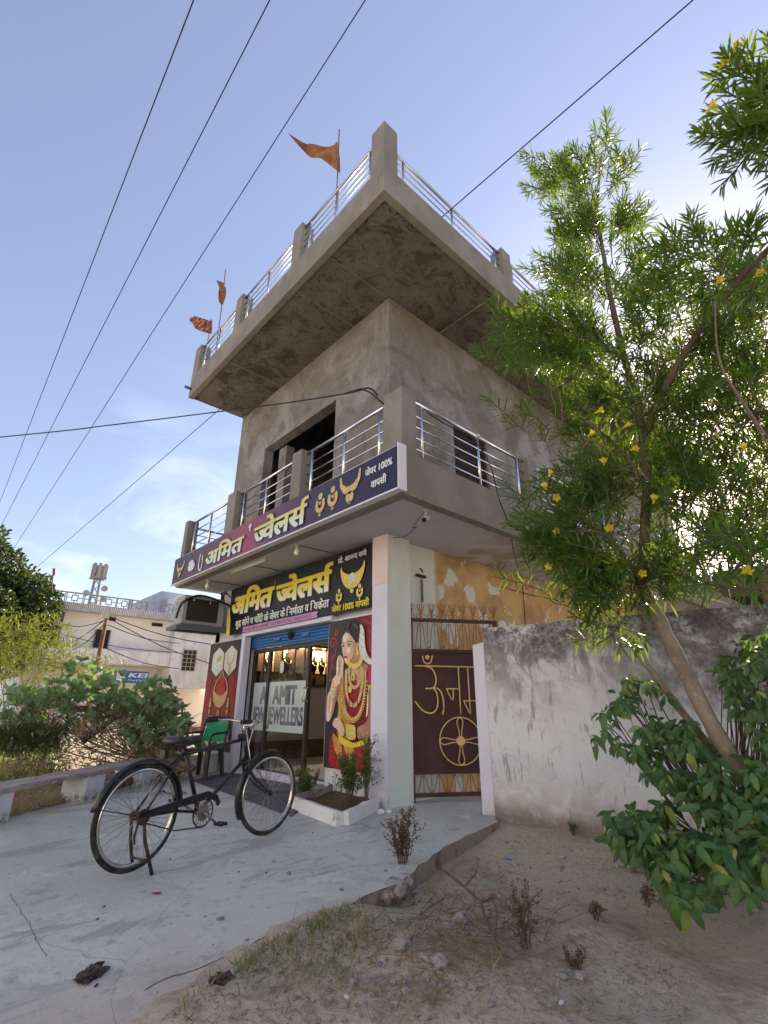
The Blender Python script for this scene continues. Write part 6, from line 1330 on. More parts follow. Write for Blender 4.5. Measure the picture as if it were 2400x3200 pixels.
for (x, y) in [(1060, 655), (1062, 700), (1065, 735), (1085, 770), (1100, 690), (1110, 730), (1125, 660), (1130, 780), (1160, 700), (1150, 745), (1180, 680), (1190, 640), (1120, 800), (1200, 790), (1175, 740), (1215, 830), (1235, 870), (1200, 900), (1230, 950), (1180, 1020), (1150, 1040), (1220, 1020), (1260, 1050), (1110, 1120), (1160, 1110), (1150, 1180), (1210, 1100), (1250, 1120), (1200, 1170), (1260, 1180), (1290, 1120), (1240, 1230), (1260, 1270), (1300, 1250), (1330, 1230), (1320, 1280), (1360, 1300), (1400, 1320), (1110, 1140), (1140, 1160), (1190, 1200), (1170, 1150), (1220, 1210), (1240, 1300), (1270, 1330), (1230, 1260), (1200, 1060), (1280, 1000), (1250, 980), (1300, 940), (1310, 1060), (1340, 1140), (1300, 1190), (1350, 1230), (1250, 760), (1270, 700), (1240, 660), (1150, 1200), (1180, 1240), (1210, 1280), (1170, 1080), (1200, 1130), (1130, 1110), (1230, 1160), (1260, 1220), (1100, 705), (1080, 680), (1140, 640), (1180, 600), (1210, 560), (1230, 520)]:
    ey, ex = (760, 1290) if y < 840 else ((960, 1330) if y < 1060 else (1180, 1360)); a = D(x + (ex - x) * .55, y + (ey - y) * .55, 4.3 + RNG.normal() * .15); plume(LS, a, D(x, y, 4.1 + RNG.normal() * .2), .145, .0135, .0095, .3, 1, tw)
# closer hanging bough, top right
for (x, y) in [(1500, 285), (1512, 300), (1556, 140), (1580, 122), (1605, 100), (1655, 80), (1530, 355), (1630, 355), (1548, 190), (1524, 248), (1590, 330), (1570, 250), (1610, 200), (1640, 150), (1535, 310), (1560, 350), (1600, 280)]:
    for q in range(1): plume(LS, D(1720, 250, 2.7), D(x + 8 + RNG.normal() * 10 * q, y + RNG.normal() * 14 * q, 2.45 + RNG.uniform(-.15, .15)), .11, .0125, .0075, .25, 1, tw, ang=(62, 25))
for (x, y) in [(1660, 390), (1680, 330)]: plume(LS, D(1740, 330, 2.7), D(x, y + 10, 2.5), .11, .011, .009, .1, 1, tw)
LS.build('foliage', 'oleander', OT)
mb = MB()
for pts in tw: mb.tube(pts[::3] + [pts[-1]], [.0045] * len(pts[::3]) + [.0015], 4, caps=False)
mb.build('twigs', 'bark', OT, kind='stuff', smooth=True, fix=False)
for (x, y, d) in [(1285, 892, 4.0), (1270, 944, 4.0), (1304, 1005, 3.95), (1346, 924, 4.0), (1361, 973, 4.0), (1447, 543, 3.5), (1375, 566, 4.2), (1611, 976, 3.4), (1411, 1088, 3.9), (1380, 1235, 3.95), (1189, 1231, 3.9), (1184, 1030, 3.9), (1180, 1058, 3.9), (1196, 1072, 3.9), (1207, 1150, 3.9), (1320, 1147, 3.9), (1582, 118, 2.4), (1556, 147, 2.4), (1522, 245, 2.4), (1627, 600, 3.3), (1545, 615, 3.4), (1600, 1240, 3.2)]:
    p = D(x, y, d); ax = (Vector((-.4, -.6, .25)) + rv() * .6).normalized(); m = MB(); u, v = frame_of(ax)[1:]
    n = 15; s = RNG.uniform(.8, 1.1); rows = []
    for (h, r) in ((0, .004), (.018, .007), (.034, .013), (.05, .022)):
        for k in range(n):
            a = 2 * math.pi * k / n; rr = r * (1 + (.28 if h > .04 else .1 if h > .03 else 0) * math.cos(5 * a)); m.v.append(tuple(p + (ax * (h + (.004 * math.cos(5 * a + 1) if h > .04 else 0)) + (u * math.cos(a) + v * math.sin(a)) * rr) * s * 1.25))
    m.f = [(i * n + k, i * n + (k + 1) % n, (i + 1) * n + (k + 1) % n, (i + 1) * n + k) for i in range(3) for k in range(n)]
    m.build('flower', 'flower', OT, fix=False, smooth=True)
for pts in ([(1545, 650, 3.3), (1548, 740, 3.3), (1562, 800, 3.25), (1590, 850, 3.2), (1640, 930, 3.15), (1690, 1010, 3.1)], [(1560, 800, 3.2), (1580, 830, 3.2), (1620, 890, 3.15), (1655, 940, 3.1)], [(1185, 800, 4.0), (1190, 850, 4.0), (1200, 880, 4.0), (1197, 930, 4.0)], [(1190, 850, 4.0), (1200, 830, 4.0), (1212, 870, 4.0), (1215, 920, 3.98)], [(1200, 915, 4), (1255, 890, 4.05), (1340, 870, 4.1)], [(1440, 700, 4.0), (1420, 800, 4.0), (1400, 850, 4.0), (1330, 900, 4.0)], [(1480, 1080, 3.8), (1560, 1110, 3.6), (1620, 1120, 3.5), (1680, 1160, 3.4)]):
    MB().tube(smoothline([D(x, y, d) for x, y, d in pts], 6), .006 if pts[0][2] < 3.5 else .0045, 5).build('hanging_root', 'dry', OT, smooth=True)

# ------------------------------------------------------------------ broad leaved shrub, lower right
def leafmesh(nm_, L, w, droop, seed):
    rng = random.Random(seed); n = 6; V = []; F = []
    for i in range(n + 1):
        t = i / n; hw = w * .5 * math.sin(math.pi * min(1, t * .93 + .04)) ** .75 * (1.15 - .35 * t) if 0 < i < n else .002
        x = L * (t - .12 * t * t * droop); z = -L * droop * .5 * t * t; wv = .006 * math.sin(t * 14 + seed)
        V += [(x, -hw, z + hw * .35 + wv), (x, 0, z), (x, hw, z + hw * .35 - wv)]
    for i in range(n): a = i * 3; F += [(a, a + 1, a + 4, a + 3), (a + 1, a + 2, a + 5, a + 4)]
    me = bpy.data.meshes.new(nm_); me.from_pydata(V, [], F); me.materials.append(MT['shrub']); me.polygons.foreach_set('use_smooth', [True] * len(F)); return me
LM = [leafmesh('leaf', .135, .052, .7, 1), leafmesh('leaf', .12, .044, 1.1, 2), leafmesh('leaf', .15, .055, .5, 3), leafmesh('leaf', .10, .040, .9, 4)]
SHR = thing('broadleaf_shrub', P(1590 * KD, 1850 * KD, 2, -.1), 'dark green broad leaved shrub growing against the boundary wall at the lower right', 'shrub')
poly = [(1265, 1590), (1285, 1545), (1330, 1505), (1360, 1460), (1420, 1480), (1450, 1500), (1500, 1530), (1540, 1520), (1560, 1470), (1545, 1440), (1590, 1390), (1640, 1350), (1700, 1340), (1720, 1900), (1600, 1930), (1470, 1960), (1420, 1925), (1400, 1840), (1340, 1830), (1315, 1800), (1320, 1760), (1390, 1740), (1400, 1640), (1330, 1620), (1290, 1640)]
LSH = []; stems = MB(); base = Vector(P(1590 * KD, 1850 * KD, 2, -.1))
tries = 0; cents = []
while len(cents) < 520 and tries < 12000:
    tries += 1; x, y = RNG.uniform(1265, 1720), RNG.uniform(1350, 1985)
    if not inside(x, y, poly): continue
    if 1690 < y < 1760 and x < 1430 and RNG.random() < .6: continue
    if mnoise.noise(Vector((x / 60., y / 60., 0))) < -.12: continue
    if y < 1640 and abs((x - 1430) - (y - 1340) * .62) < 48: continue
    if y < 1620 and abs((x - 1345) - (y - 1370) * .9) < 26: continue
    if y > 1850 and RNG.random() < .55: continue
    d = 4.35 - (y - 1400) / 550 * 1.25 + RNG.uniform(-.10, .65)
    c = D(x, y, d)
    if c.z < .0: d = math.hypot(P(x * KD, y * KD, 2, .03).x - CPOS.x, P(x * KD, y * KD, 2, .03).y - CPOS.y) - RNG.uniform(.05, .3); c = D(x, y, d)
    wd = (c - WP0).dot(WN)
    if wd < .08: c += WN * (.10 - wd)
    cents.append((d, c))
# hand-placed outer sprigs
for (x, y, d) in [(1280, 1585, 4.0), (1310, 1570, 3.95), (1345, 1520, 3.95), (1290, 1600, 3.9), (1355, 1470, 4.05), (1400, 1470, 4.0), (1370, 1610, 3.8), (1320, 1755, 3.7), (1345, 1830, 3.4), (1410, 1800, 3.3), (1460, 1935, 2.9), (1445, 1860, 3.1), (1500, 1930, 2.95), (1590, 1895, 2.85)]: cents.append((d, D(x, y, d)))
cents.sort(key=lambda q: q[0])
for (d, c) in cents:
    n = RNG.integers(5, 8); ph = RNG.uniform(0, 6.28); out = (c - base); out.z = 0; out = out.normalized() if out.length > .05 else Vector((0, 0, 1)); ax = (Vector((0, 0, 1)) * .8 + out * .5 + (CPOS - c).normalized() * .35 + rv() * .3).normalized(); u, v = frame_of(ax)[1:]
    for k in range(n):
        a = ph + k * 2 * math.pi / n + RNG.normal() * .2; r = u * math.cos(a) + v * math.sin(a); el = RNG.uniform(-.6, .35); dr = (r + ax * el + Vector((0, 0, -.45))).normalized()
        X = dr; Y = ax.cross(X).normalized(); Z = X.cross(Y); mt = Matrix((X, Y, Z)).transposed().to_4x4(); mt.translation = c + dr * .012 + ax * RNG.uniform(-.03, .03); LSH.append((mt @ Matrix.Scale(RNG.uniform(.35, .9), 4), int(RNG.integers(0, 4))))
    q = c.lerp(base, .55) + rv() * .1; q.z = max(q.z * .9, .05)
    if RNG.random() < .35: stems.tube([c, c - ax * .08, c.lerp(q, .5) - Vector((0, 0, .03)), q], [.003, .004, .005, .006], 4, caps=False)
stems.build('stems', 'dry_dark', SHR, kind='stuff', fix=False)
for (mt, k) in LSH[:300]:
    o = bpy.data.objects.new('leaf', LM[k]); COL.objects.link(o); o.parent = SHR; mt = mt.copy(); mt.translation -= ROOTLOC[SHR.name]; o.matrix_basis = mt
VV, FF = [], []
for (mt, k) in LSH[300:]:
    o = len(VV); VV += [tuple(mt @ v.co - ROOTLOC[SHR.name]) for v in LM[k].vertices]; FF += [tuple(i + o for i in p.vertices) for p in LM[k].polygons]
me = bpy.data.meshes.new('foliage'); me.from_pydata(VV, [], FF); me.materials.append(MT['shrub']); me.polygons.foreach_set('use_smooth', [True] * len(FF)); o = bpy.data.objects.new('foliage', me); COL.objects.link(o); o.parent = SHR; o['kind'] = 'stuff'
# dry stalks tangled under the shrub
mb = MB()
for q in range(60):
    x, y = RNG.uniform(1420, 1680), RNG.uniform(1820, 1960); a = P(x * KD, y * KD, 2, -.04); pts = [a]
    for k in range(4): pts.append(pts[-1] + Vector((RNG.normal() * .07, RNG.normal() * .07, abs(RNG.normal()) * .04 - .012)))
    mb.tube(smoothline(pts, 3), .003, 4)
tag(mb.build('dry_stalks', 'dry', kind='stuff', fix=False), 'tangle of dry creeper stalks on the ground below the broad leaved shrub', 'stalks')

# ------------------------------------------------------------------ bushes beyond the kerb, left
def bush(name, lab, loc, cl, leafL, leafW, m, n_leaf, shape='oval', stems_n=12, stem_m='dry', spread=.1, cat='bush'):
    """cl: list of (centre, radius) clumps"""
    t = thing(name, loc, lab, cat); LS = Leaves(); mb = MB(); loc = Vector(loc)
    for (c, r) in cl:
        k = max(4, int(n_leaf * r * r * 12)); c = Vector(c)
        for q in range(k):
            dv = rv(); p = c + dv * r * RNG.random() ** .4; w_ = 5 if shape == 'oval' else 4
            ax0 = (dv + Vector((0, 0, .9)) + rv() * .4).normalized(); u, v = frame_of(ax0)[1:]
            for j in range(w_):
                a = j * 2 * math.pi / w_ + RNG.uniform(0, 1); rr = u * math.cos(a) + v * math.sin(a); LS.add(p, (ax0 * RNG.uniform(.3, 1.2) + rr).normalized(), ax0, leafL * RNG.uniform(.7, 1.15), leafW * RNG.uniform(.8, 1.15), RNG.uniform(-.25, .1))
    LS.build('foliage', m, t, shape=shape)
    for q in range(stems_n):
        c, r = cl[int(RNG.integers(0, len(cl)))]; c = Vector(c); a = loc + Vector((RNG.normal() * spread, RNG.normal() * spread, 0)); e = c + rv() * r * .7; mid = a.lerp(e, .5) + rv() * .12 - Vector((0, 0, .05))
        mb.tube(smoothline([a, mid, e], 5), [.016 - .0011 * i for i in range(11)], 5)
    mb.build('stems', stem_m, t, kind='stuff', fix=False, smooth=True); return t
def clumps(px, dist, dj=.5, r=(.18, .3), zmin=.2):
    out = []
    for (x, y) in px:
        d = dist + RNG.uniform(-dj, dj); out.append((D(x, y, d), RNG.uniform(*r)))
    return out
g = lambda x, y, z=0.: P(x * KD, y * KD, 2, z)
c1_ = [(x_, y_ + 14) for x_, y_ in [(195, 1455), (225, 1450), (250, 1470), (265, 1490), (290, 1500), (230, 1490), (200, 1500), (170, 1470), (150, 1480), (120, 1490), (140, 1510), (100, 1510), (80, 1490), (60, 1510), (180, 1520), (215, 1520), (250, 1520), (280, 1530), (300, 1530), (30, 1500), (20, 1530), (50, 1545), (160, 1440)]]
bush('milkweed_bush', 'grey green milkweed bush with fallen brown stems behind the stone slab, left of the photo', g(330, 1655), clumps(c1_, 10.3, .7, (.20, .32)), .15, .075, 'calo', 13, 'oval', 26, 'dry')
c2_ = [(335, 1480), (350, 1500), (365, 1520), (375, 1545), (355, 1545), (335, 1530), (320, 1500), (330, 1560), (350, 1580), (370, 1590), (310, 1520), (385, 1560), (340, 1610), (365, 1615), (300, 1570), (315, 1600), (372, 1635), (350, 1640), (330, 1630), (390, 1600), (300, 1540), (290, 1590)]
bush('milkweed_bush', 'bright green milkweed bush nearest the red poster', g(345, 1650), clumps(c2_, 9.8, .5, (.16, .28)), .16, .075, 'calo', 15, 'oval', 22, 'dry', .3)
c3_ = [(x - 8, y + 4) for x in range(-20, 165, 24) for y in (1350, 1372, 1395, 1420, 1445) if not (x > 140 and y < 1365)] + [(190, 1440), (215, 1440), (170, 1425), (240, 1445)]
bush('oleander_bush', 'yellow green flowering oleander bush in front of the white house, far left', g(60, 1600, 0), clumps(c3_, 13.5, .8, (.3, .42)), .16, .022, 'oleander_far', 12, 'lance', 16, 'dry', .5)
c4_ = [(10, 1560), (30, 1580), (60, 1570), (20, 1600), (90, 1560), (120, 1550), (150, 1560)]
bush('oleander_bush', 'dark green shrub at the left edge of the photo behind the slab', g(40, 1670), clumps(c4_, 9.3, .4, (.2, .3)), .10, .02, 'treeleaf', 15, 'lance', 10, 'dry', .3)
# brown twig tangle and fallen trunks
t = thing('fallen_shrub', g(390, 1665), 'brown dry tangle of fallen branches under the milkweed bush', 'branches')
limbp = [[(255, 1520, 10.2), (275, 1560, 10.0), (310, 1610, 9.7), (330, 1640, 9.4), (400, 1665, 8.9)], [(310, 1610, 9.7), (350, 1635, 9.3), (420, 1660, 8.9)], [(150, 1530, 10.4), (220, 1535, 10.3), (262, 1545, 10.1)], [(180, 1600, 9.8), (220, 1570, 10), (262, 1540, 10.1)]]
for l in limbp: MB().tube(smoothline([D(*q) for q in l], 6), [.055 - .0012 * i for i in range(6 * (len(l) - 1) + 1)], 7).build('branch', 'bark', t, smooth=True)
mb = MB()
for q in range(380):
    x, y = RNG.uniform(20, 400), RNG.uniform(1530, 1665); d = RNG.uniform(9.0, 10.6); a = D(x, y, d); 
    if a.z < .03: a.z = .03
    dr = (Vector((RNG.normal(), RNG.normal() * .5, abs(RNG.normal()) * .6 - .2))).normalized(); ln = RNG.uniform(.2, .6); b = a + dr * ln; b.z = max(b.z, .02); mb.tube([a, a.lerp(b, .5) + rv() * .05, b], [.007, .005, .002], 3, caps=False)
mb.build('twigs', 'dry', t, kind='stuff', fix=False)
LS = Leaves()
for q in range(1100):
    x, y = RNG.uniform(0, 400), RNG.uniform(1560, 1690); d = RNG.uniform(8.9, 10.5); a = D(x, y, d)
    if a.z < 0: a = P(x * KD, y * KD, 2, .02) + Vector((0, 0, 0))
    LS.add(a, rv() + Vector((0, 0, .4)), rv(), RNG.uniform(.06, .12), RNG.uniform(.02, .035), RNG.normal() * .3)
LS.build('dry_leaves', 'drygrass', t, shape='oval')
LS = Leaves()
for q in range(2600):
    x, y = RNG.uniform(-30, 130), RNG.uniform(1590, 1700); a = P(x * KD, y * KD, 2, .0) if y > 1640 else D(x, y, 9.2); LS.add(a, rv() * .6 + Vector((-.2, 0, 1)), rv(), RNG.uniform(.18, .4), .010, RNG.normal() * .35)
tag(LS.build('grass_clump', 'greengrass'), 'dark green grass clump at the left edge behind the stone slab', 'grass')
# litter and dry growth on the ground behind the kerb
LS = Leaves()
for q in range(9000):
    u = RNG.random(); y_ = RNG.uniform(1610, 1760) if u < .6 else RNG.uniform(1700, 1800); x_ = RNG.uniform(-20, 560) if y_ < 1700 else RNG.uniform(-20, 200)
    p = g(x_, y_)
    if inside(p.x, p.y, APRON) or p.y > 14: continue
    p.z = gh(p.x, p.y) ; LS.add(p, rv() + Vector((0, 0, .25)), rv(), RNG.uniform(.03, .12), RNG.uniform(.004, .02), RNG.normal() * .4)
tag(LS.build('ground_litter', 'drygrass'), 'dry leaf litter and straw on the soil behind the low kerb', 'litter')
tag(MB().blob(g(108, 1652, .12) , .14, .12, .10, 5, .5, 2).build('plastic_bag', 'paper_white', smooth=True), 'crumpled white plastic bag behind the stone slab', 'bag')
tag(MB().blob(g(293, 1652, .08) , .09, .08, .09, 8, .4, 2).build('stone', 'slabstone', smooth=True), 'pale rounded stone behind the slab near the fallen branches', 'stone')
tag(MB().blob(g(30, 1722, .03), .05, .02, .05, 2, .7, 2).build('pink_cloth', 'pink', smooth=True), 'small pink scrap on the soil beside the leftmost white block', 'cloth')

# ------------------------------------------------------------------ planter plants and weeds
def sprig(name, lab, base, h, nst, m, cat, r=.12, lf=.022, lw=.010, dens=26, stem='dry_dark', grp=None, bias=(0, 0)):
    t = thing(name, base, lab, cat, grp); LS = Leaves(); mb = MB(); base = Vector(base)
    for q in range(nst):
        an = RNG.uniform(0, 6.28); e = base + Vector((math.cos(an) * r * RNG.random() + bias[0], math.sin(an) * r * RNG.random() + bias[1], h * RNG.uniform(.65, 1.05))); mid = base.lerp(e, .5) + rv() * .02
        pts = smoothline([base + Vector((math.cos(an), math.sin(an), 0)) * r * .15, mid, e], 5); mb.tube(pts, [.004 - .0003 * i for i in range(len(pts))], 4, caps=False)
        for k in range(3):
            p = pts[RNG.integers(3, 9)]; e2 = p + (Vector((RNG.normal(), RNG.normal(), 1.0))).normalized() * h * .3; mb.tube([p, e2], [.002, .001], 3, caps=False)
            for j in range(dens // 3): LS.add(p.lerp(e2, RNG.random()), rv() + Vector((0, 0, .3)), rv(), lf * RNG.uniform(.6, 1.2), lw * RNG.uniform(.7, 1.2), RNG.normal() * .2)
        for j in range(dens): k = RNG.uniform(.35, 1) * (len(pts) - 1); i = min(int(k), len(pts) - 2); LS.add(pts[i].lerp(pts[i + 1], k - i) + rv() * .01, rv() + Vector((0, 0, .3)), rv(), lf * RNG.uniform(.6, 1.2), lw * RNG.uniform(.7, 1.2), RNG.normal() * .2)
    LS.build('foliage', m, t, shape='oval'); mb.build('stems', stem, t, kind='stuff', fix=False, smooth=True); return t
sprig('potted_bush', 'small dense green bush beside the shop threshold, left of the poster', (-.55, .95, .0), .34, 34, 'basil', 'plant', .24, .03, .012, 40)
sprig('potted_bush', 'taller leggy bush in the planter in front of the sari poster', (-.50, .12, .08), .52, 26, 'basil', 'plant', .20, .035, .014, 44)
sprig('potted_bush', 'brown tipped sprig rising against the lavender pilaster from the planter', (-.34, .02, .08), .74, 12, 'basil', 'plant', .12, .03, .012, 44)
sprig('potted_bush', 'bent bare stem with a few leaves at the front of the planter', (-.86, -.12, .08), .36, 3, 'basil', 'plant', .16, .035, .014, 10)
b1 = P(872 * KD, 1885 * KD, 2, -.06)
sprig('dry_weed', 'purple brown dry weed growing at the broken edge of the concrete', b1, .42, 16, 'weed', 'weed', .16, .024, .010, 34, 'dry_dark', 'dry weeds on the dirt')
b2 = P(1140 * KD, 2065 * KD, 2, -.06)
sprig('dry_weed', 'thin dark dry weed standing among twigs on the dirt', b2, .33, 9, 'weed', 'weed', .14, .022, .009, 22, 'dry_dark', 'dry weeds on the dirt')
for (x, y, h, lb) in [(1290, 1990, .10, 'tiny dry weed on the dirt below the wall, left one'), (1400, 1960, .12, 'tiny dry weed on the dirt near the shrub'), (1250, 2100, .09, 'tiny dry weed near the bottom of the photo'), (1240, 1805, .12, 'small green tuft at the foot of the boundary wall')]:
    sprig('dry_weed', lb, P(x * KD, y * KD, 2, -.06), h, 6, 'weed' if y > 1850 else 'basil', 'weed', .07, .018, .008, 16, 'dry_dark', 'dry weeds on the dirt')

# ------------------------------------------------------------------ dirt clutter
def onground(x, y):
    p = P(x * KD, y * KD, 2, -.04); p.z = gh(p.x, p.y)
    for _ in range(3): p = P(x * KD, y * KD, 2, p.z); p.z = gh(p.x, p.y)
    return p
LS = Leaves(); LG = Leaves(); q = 0
for k in range(42000):
    x, y = RNG.uniform(380, 1500), RNG.uniform(1770, 2215); p = onground(x, y)
    if inside(p.x, p.y, APRON) and edgedist(p.x, p.y, APRON) > .04: continue
    nn = mnoise.noise(Vector((p.x * 2.2, p.y * 2.2, 4))); zone = math.exp(-((x - 780 + (y - 2010) * .6) / 150) ** 2 - ((y - 2010) / 95) ** 2) * 1.1 + math.exp(-((x - 1050) / 190) ** 2 - ((y - 2140) / 50) ** 2) * .6
    edge = math.exp(-(edgedist(p.x, p.y, APRON) / .10) ** 2) if x < 870 else 0
    if RNG.random() < (zone * (.4 + nn) + edge * .8) * .95 * (1 if nn > -.1 else .15): 
        (LG if RNG.random() < .62 else LS).add(p, rv() * 1.1 + Vector((0, 0, .7)), rv(), RNG.uniform(.025, .065), RNG.uniform(.003, .006), RNG.normal() * .4)
    elif RNG.random() < .06 + .16 * max(0, nn) + .5 * math.exp(-((x - 1000) / 180) ** 2 - ((y - 2010) / 90) ** 2) + .3 * math.exp(-((x - 1200) / 130) ** 2 - ((y - 1810) / 35) ** 2):
        dv = rv(); dv.z = abs(dv.z) * .15; LS.add(p + Vector((0, 0, .004)), dv, Vector((0, 0, 1)), RNG.uniform(.03, .11), RNG.uniform(.0025, .005), RNG.normal() * .2)
tag(LG.build('short_grass', 'greengrass'), 'patch of short half dry green grass at the edge of the concrete', 'grass')
tag(LS.build('straw', 'drygrass'), 'scattered straw and dry stalks on the dirt', 'straw')
# pebbles
VV, FF = [], []
ico = bmesh.new(); bmesh.ops.create_icosphere(ico, subdivisions=1, radius=1); iv = [v.co.copy() for v in ico.verts]; ifc = [tuple(v.index for v in f.verts) for f in ico.faces]; ico.free()
for k in range(1500):
    x, y = RNG.uniform(300, 1500), RNG.uniform(1790, 2215); p = onground(x, y)
    if inside(p.x, p.y, APRON) and RNG.random() < .93: continue
    if inside(p.x, p.y, APRON): p.z = .001
    r = RNG.exponential(.0045) + .0025; r = min(r, .022); o = len(VV); sx, sy, sz = RNG.uniform(.7, 1.3), RNG.uniform(.7, 1.3), RNG.uniform(.45, .8)
    VV += [(p.x + v.x * r * sx * (1 + .2 * RNG.normal()), p.y + v.y * r * sy * (1 + .2 * RNG.normal()), p.z + r * .2 + v.z * r * sz) for v in iv]; FF += [tuple(i + o for i in f) for f in ifc]
MB_ = MB(); MB_.v, MB_.f = VV, FF; tag(MB_.build('pebbles', 'stone', kind='stuff', fix=False), 'small pebbles and crumbs scattered over the dirt', 'pebbles')
for (x, y, r, lb, m) in [(867, 2048, .045, 'smooth grey rounded stone on the dirt near the grass patch', 'stone'), (1365 , 1878, .10, 'large flat grey stone half buried below the wall', 'stone'), (1270 - 55, 1860 - 5, .028, 'whitish round stone beside the orange pen', 'slabstone'), (950, 2085, .045, 'broken angular stone among the dead twigs', 'slabstone'), (1000, 1995, .06, 'brown block of stone under the dead branch', 'stone'),
                      (793, 2122, .018, 'small dark blue grey stone below the grass', 'stone'), (762, 2125, .022, 'small brown stone beside the dark blue grey one', 'slabstone'), (1065, 1940, .03, 'reddish stone right of the dead branch', 'brick'), (1215, 2115, .030, 'dark stone on the dirt at the lower right', 'stone'), (1255, 2112, .028, 'pale stone right of the dark stone, lower right', 'slabstone'), (895, 1930, .03, 'grey stone by the corner of the concrete edge', 'stone'), (1020, 2135, .022, 'small brown stone near the bottom centre', 'slabstone'), (960, 2138, .022, 'small angular grey stone near the bottom centre', 'stone')]:
    p = onground(x, y); tag(MB().blob(p + Vector((0, 0, r * .3)), r, r * .8, r * .6, x, .35, 3, x * .1).build('stone', m), lb, 'stone', 'stones on the dirt')
# dead branch
t = thing('dead_branch', onground(1035, 1975), 'forked dead branch lying on the dirt in front of the concrete edge', 'branch')
og = lambda x, y, z=.03: onground(x, y) + Vector((0, 0, z))
for pts, r in (([(950, 1915, .12), (975, 1935, .12), (1005, 1955, .10), (1040, 1975, .07), (1065, 1965, .06)], .011), ([(1040, 1975, .07), (1045, 2000, .08), (1055, 2030, .06), (1085, 2075, .03), (1100, 2080, .02)], .009), ([(1005, 1955, .10), (1030, 1935, .14), (1035, 1920, .17)], .006), ([(930, 2030, .02), (960, 2060, .04), (1000, 2075, .02), (1060, 2105, .02)], .004), ([(960, 1960, .05), (930, 1970, .03), (900, 1990, .02)], .005), ([(1065, 1965, .05), (1075, 2000, .06), (1070, 2040, .02)], .005), ([(1010, 2040, .03), (1060, 2060, .05), (1130, 2090, .03)], .004), ([(1000, 1990, .04), (1040, 2030, .06), (1120, 2070, .03)], .004)):
    MB().tube(smoothline([og(*q) for q in pts], 5), [r * (1 - .5 * i / (5 * (len(pts) - 1))) for i in range(5 * (len(pts) - 1) + 1)], 6).build('limb', 'dry_dark' if r > .008 else 'dry', t, smooth=True)
mb = MB()
for k in range(230):
    x, y = RNG.normal(1000, 85), RNG.normal(2000, 48); a = og(x, y, .015); dv = rv(); dv.z = abs(dv.z) * .25; mb.tube([a, a + dv * RNG.uniform(.08, .25)], [.0028, .0012], 4, caps=False)
mb.build('twigs', 'dry', t, kind='stuff', fix=False)
# dung, leaf, scraps
for (x, y, rx, ry, rz, yaw, lb) in [(197, 2103, .075, .042, .018, .9, 'dried dark dung pat with a ragged edge on the concrete, lower left'), (473, 2118, .048, .036, .016, .3, 'smaller oval dried dung pat on the concrete')]:
    p = P(x * KD, y * KD, 2, .008); tag(MB().blob(p, rx, ry, rz, x, .9, 4, yaw).build('dung_pat', 'dung'), lb, 'dung', 'dried dung on the concrete')
def scrap(x, y, w, h, m, lb, cat, yaw=0, up=False):
    p = onground(x, y); 
    if inside(p.x, p.y, APRON): p = P(x * KD, y * KD, 2, 0)
    c, s = math.cos(yaw), math.sin(yaw); vs = []
    for i in range(5):
        for j in range(4): a, b = (i / 4 - .5) * w, (j / 3 - .5) * h * (1 - .5 * abs(i / 2 - 1) ** 2); vs.append((p.x + a * c - b * s, p.y + a * s + b * c, p.z + .006 + .010 * abs(mnoise.noise(Vector((i, j, x))))))
    o = MB().add(vs, [(i * 4 + j, (i + 1) * 4 + j, (i + 1) * 4 + j + 1, i * 4 + j + 1) for i in range(4) for j in range(3)]).build('litter_scrap' if cat != 'leaf' else 'dead_leaf', m); tag(o, lb, cat)
scrap(338, 1931, .062, .038, 'leaf_red', 'dead reddish brown leaf on the concrete near the bicycle stand', 'leaf', -.6)
scrap(748, 2157, .035, .02, 'paper_white', 'white paper scrap on the dirt near the bottom edge', 'litter', 1.2); scrap(982, 2033, .035, .03, 'paper_yellow', 'pale yellow wrapper among the dead twigs', 'litter', .5)
scrap(1273, 1808, .05, .04, 'paper_white', 'white plastic scrap at the foot of the wall', 'litter', .5); scrap(1288, 1813, .045, .025, 'paper_yellow', 'yellow wrapper at the foot of the wall beside the white scrap', 'litter', -.6)
scrap(1264, 1840, .02, .018, 'paper_white', 'tiny white scrap just below the wall litter', 'litter'); scrap(962, 1997, .025, .018, 'paper_white', 'tiny white scrap beside the dead branch', 'litter'); scrap(1212, 2160 + 10, .04, .022, 'paper_white', 'faded white scrap at the lower right', 'litter', .2); scrap(735, 2115 - 60, .02, .012, 'paper_white', 'tiny white scrap in the grass patch', 'litter')
scrap(496, 2098, .02, .014, 'paper_yellow', 'tiny pale leaf scrap above the smaller dung pat', 'litter', 1.)
t = thing('pen', onground(1085, 1857), 'orange pen with a blue cap lying on the dirt', 'pen'); a, b, c = og(1067, 1851, .008), og(1090, 1856, .008), og(1106, 1860, .008)
MB().tube([a, b], .004, 8).build('pen_body', 'plastic_orange', t); MB().tube([b, c], .0065, 8).build('pen_cap', 'plastic_blue', t)
for (x, y, m, lb) in [(225, 1958, 'dry_dark', 'small dark twig fragment on the concrete, left'), (210, 1985, 'dry_dark', 'second small dark twig fragment on the concrete'), (905, 1948, 'dung', 'dark crumb by the concrete corner'), (575, 1885, 'dung', 'tiny brown crumb on the concrete in front of the front wheel'), (208, 2128, 'dung', 'small dark crumb just below the larger dung pat')]:
    p = P(x * KD, y * KD, 2, .004); tag(MB().blob(p, .014, .006, .004, x, .5, 2, .8).build('crumb', m), lb, 'crumb')
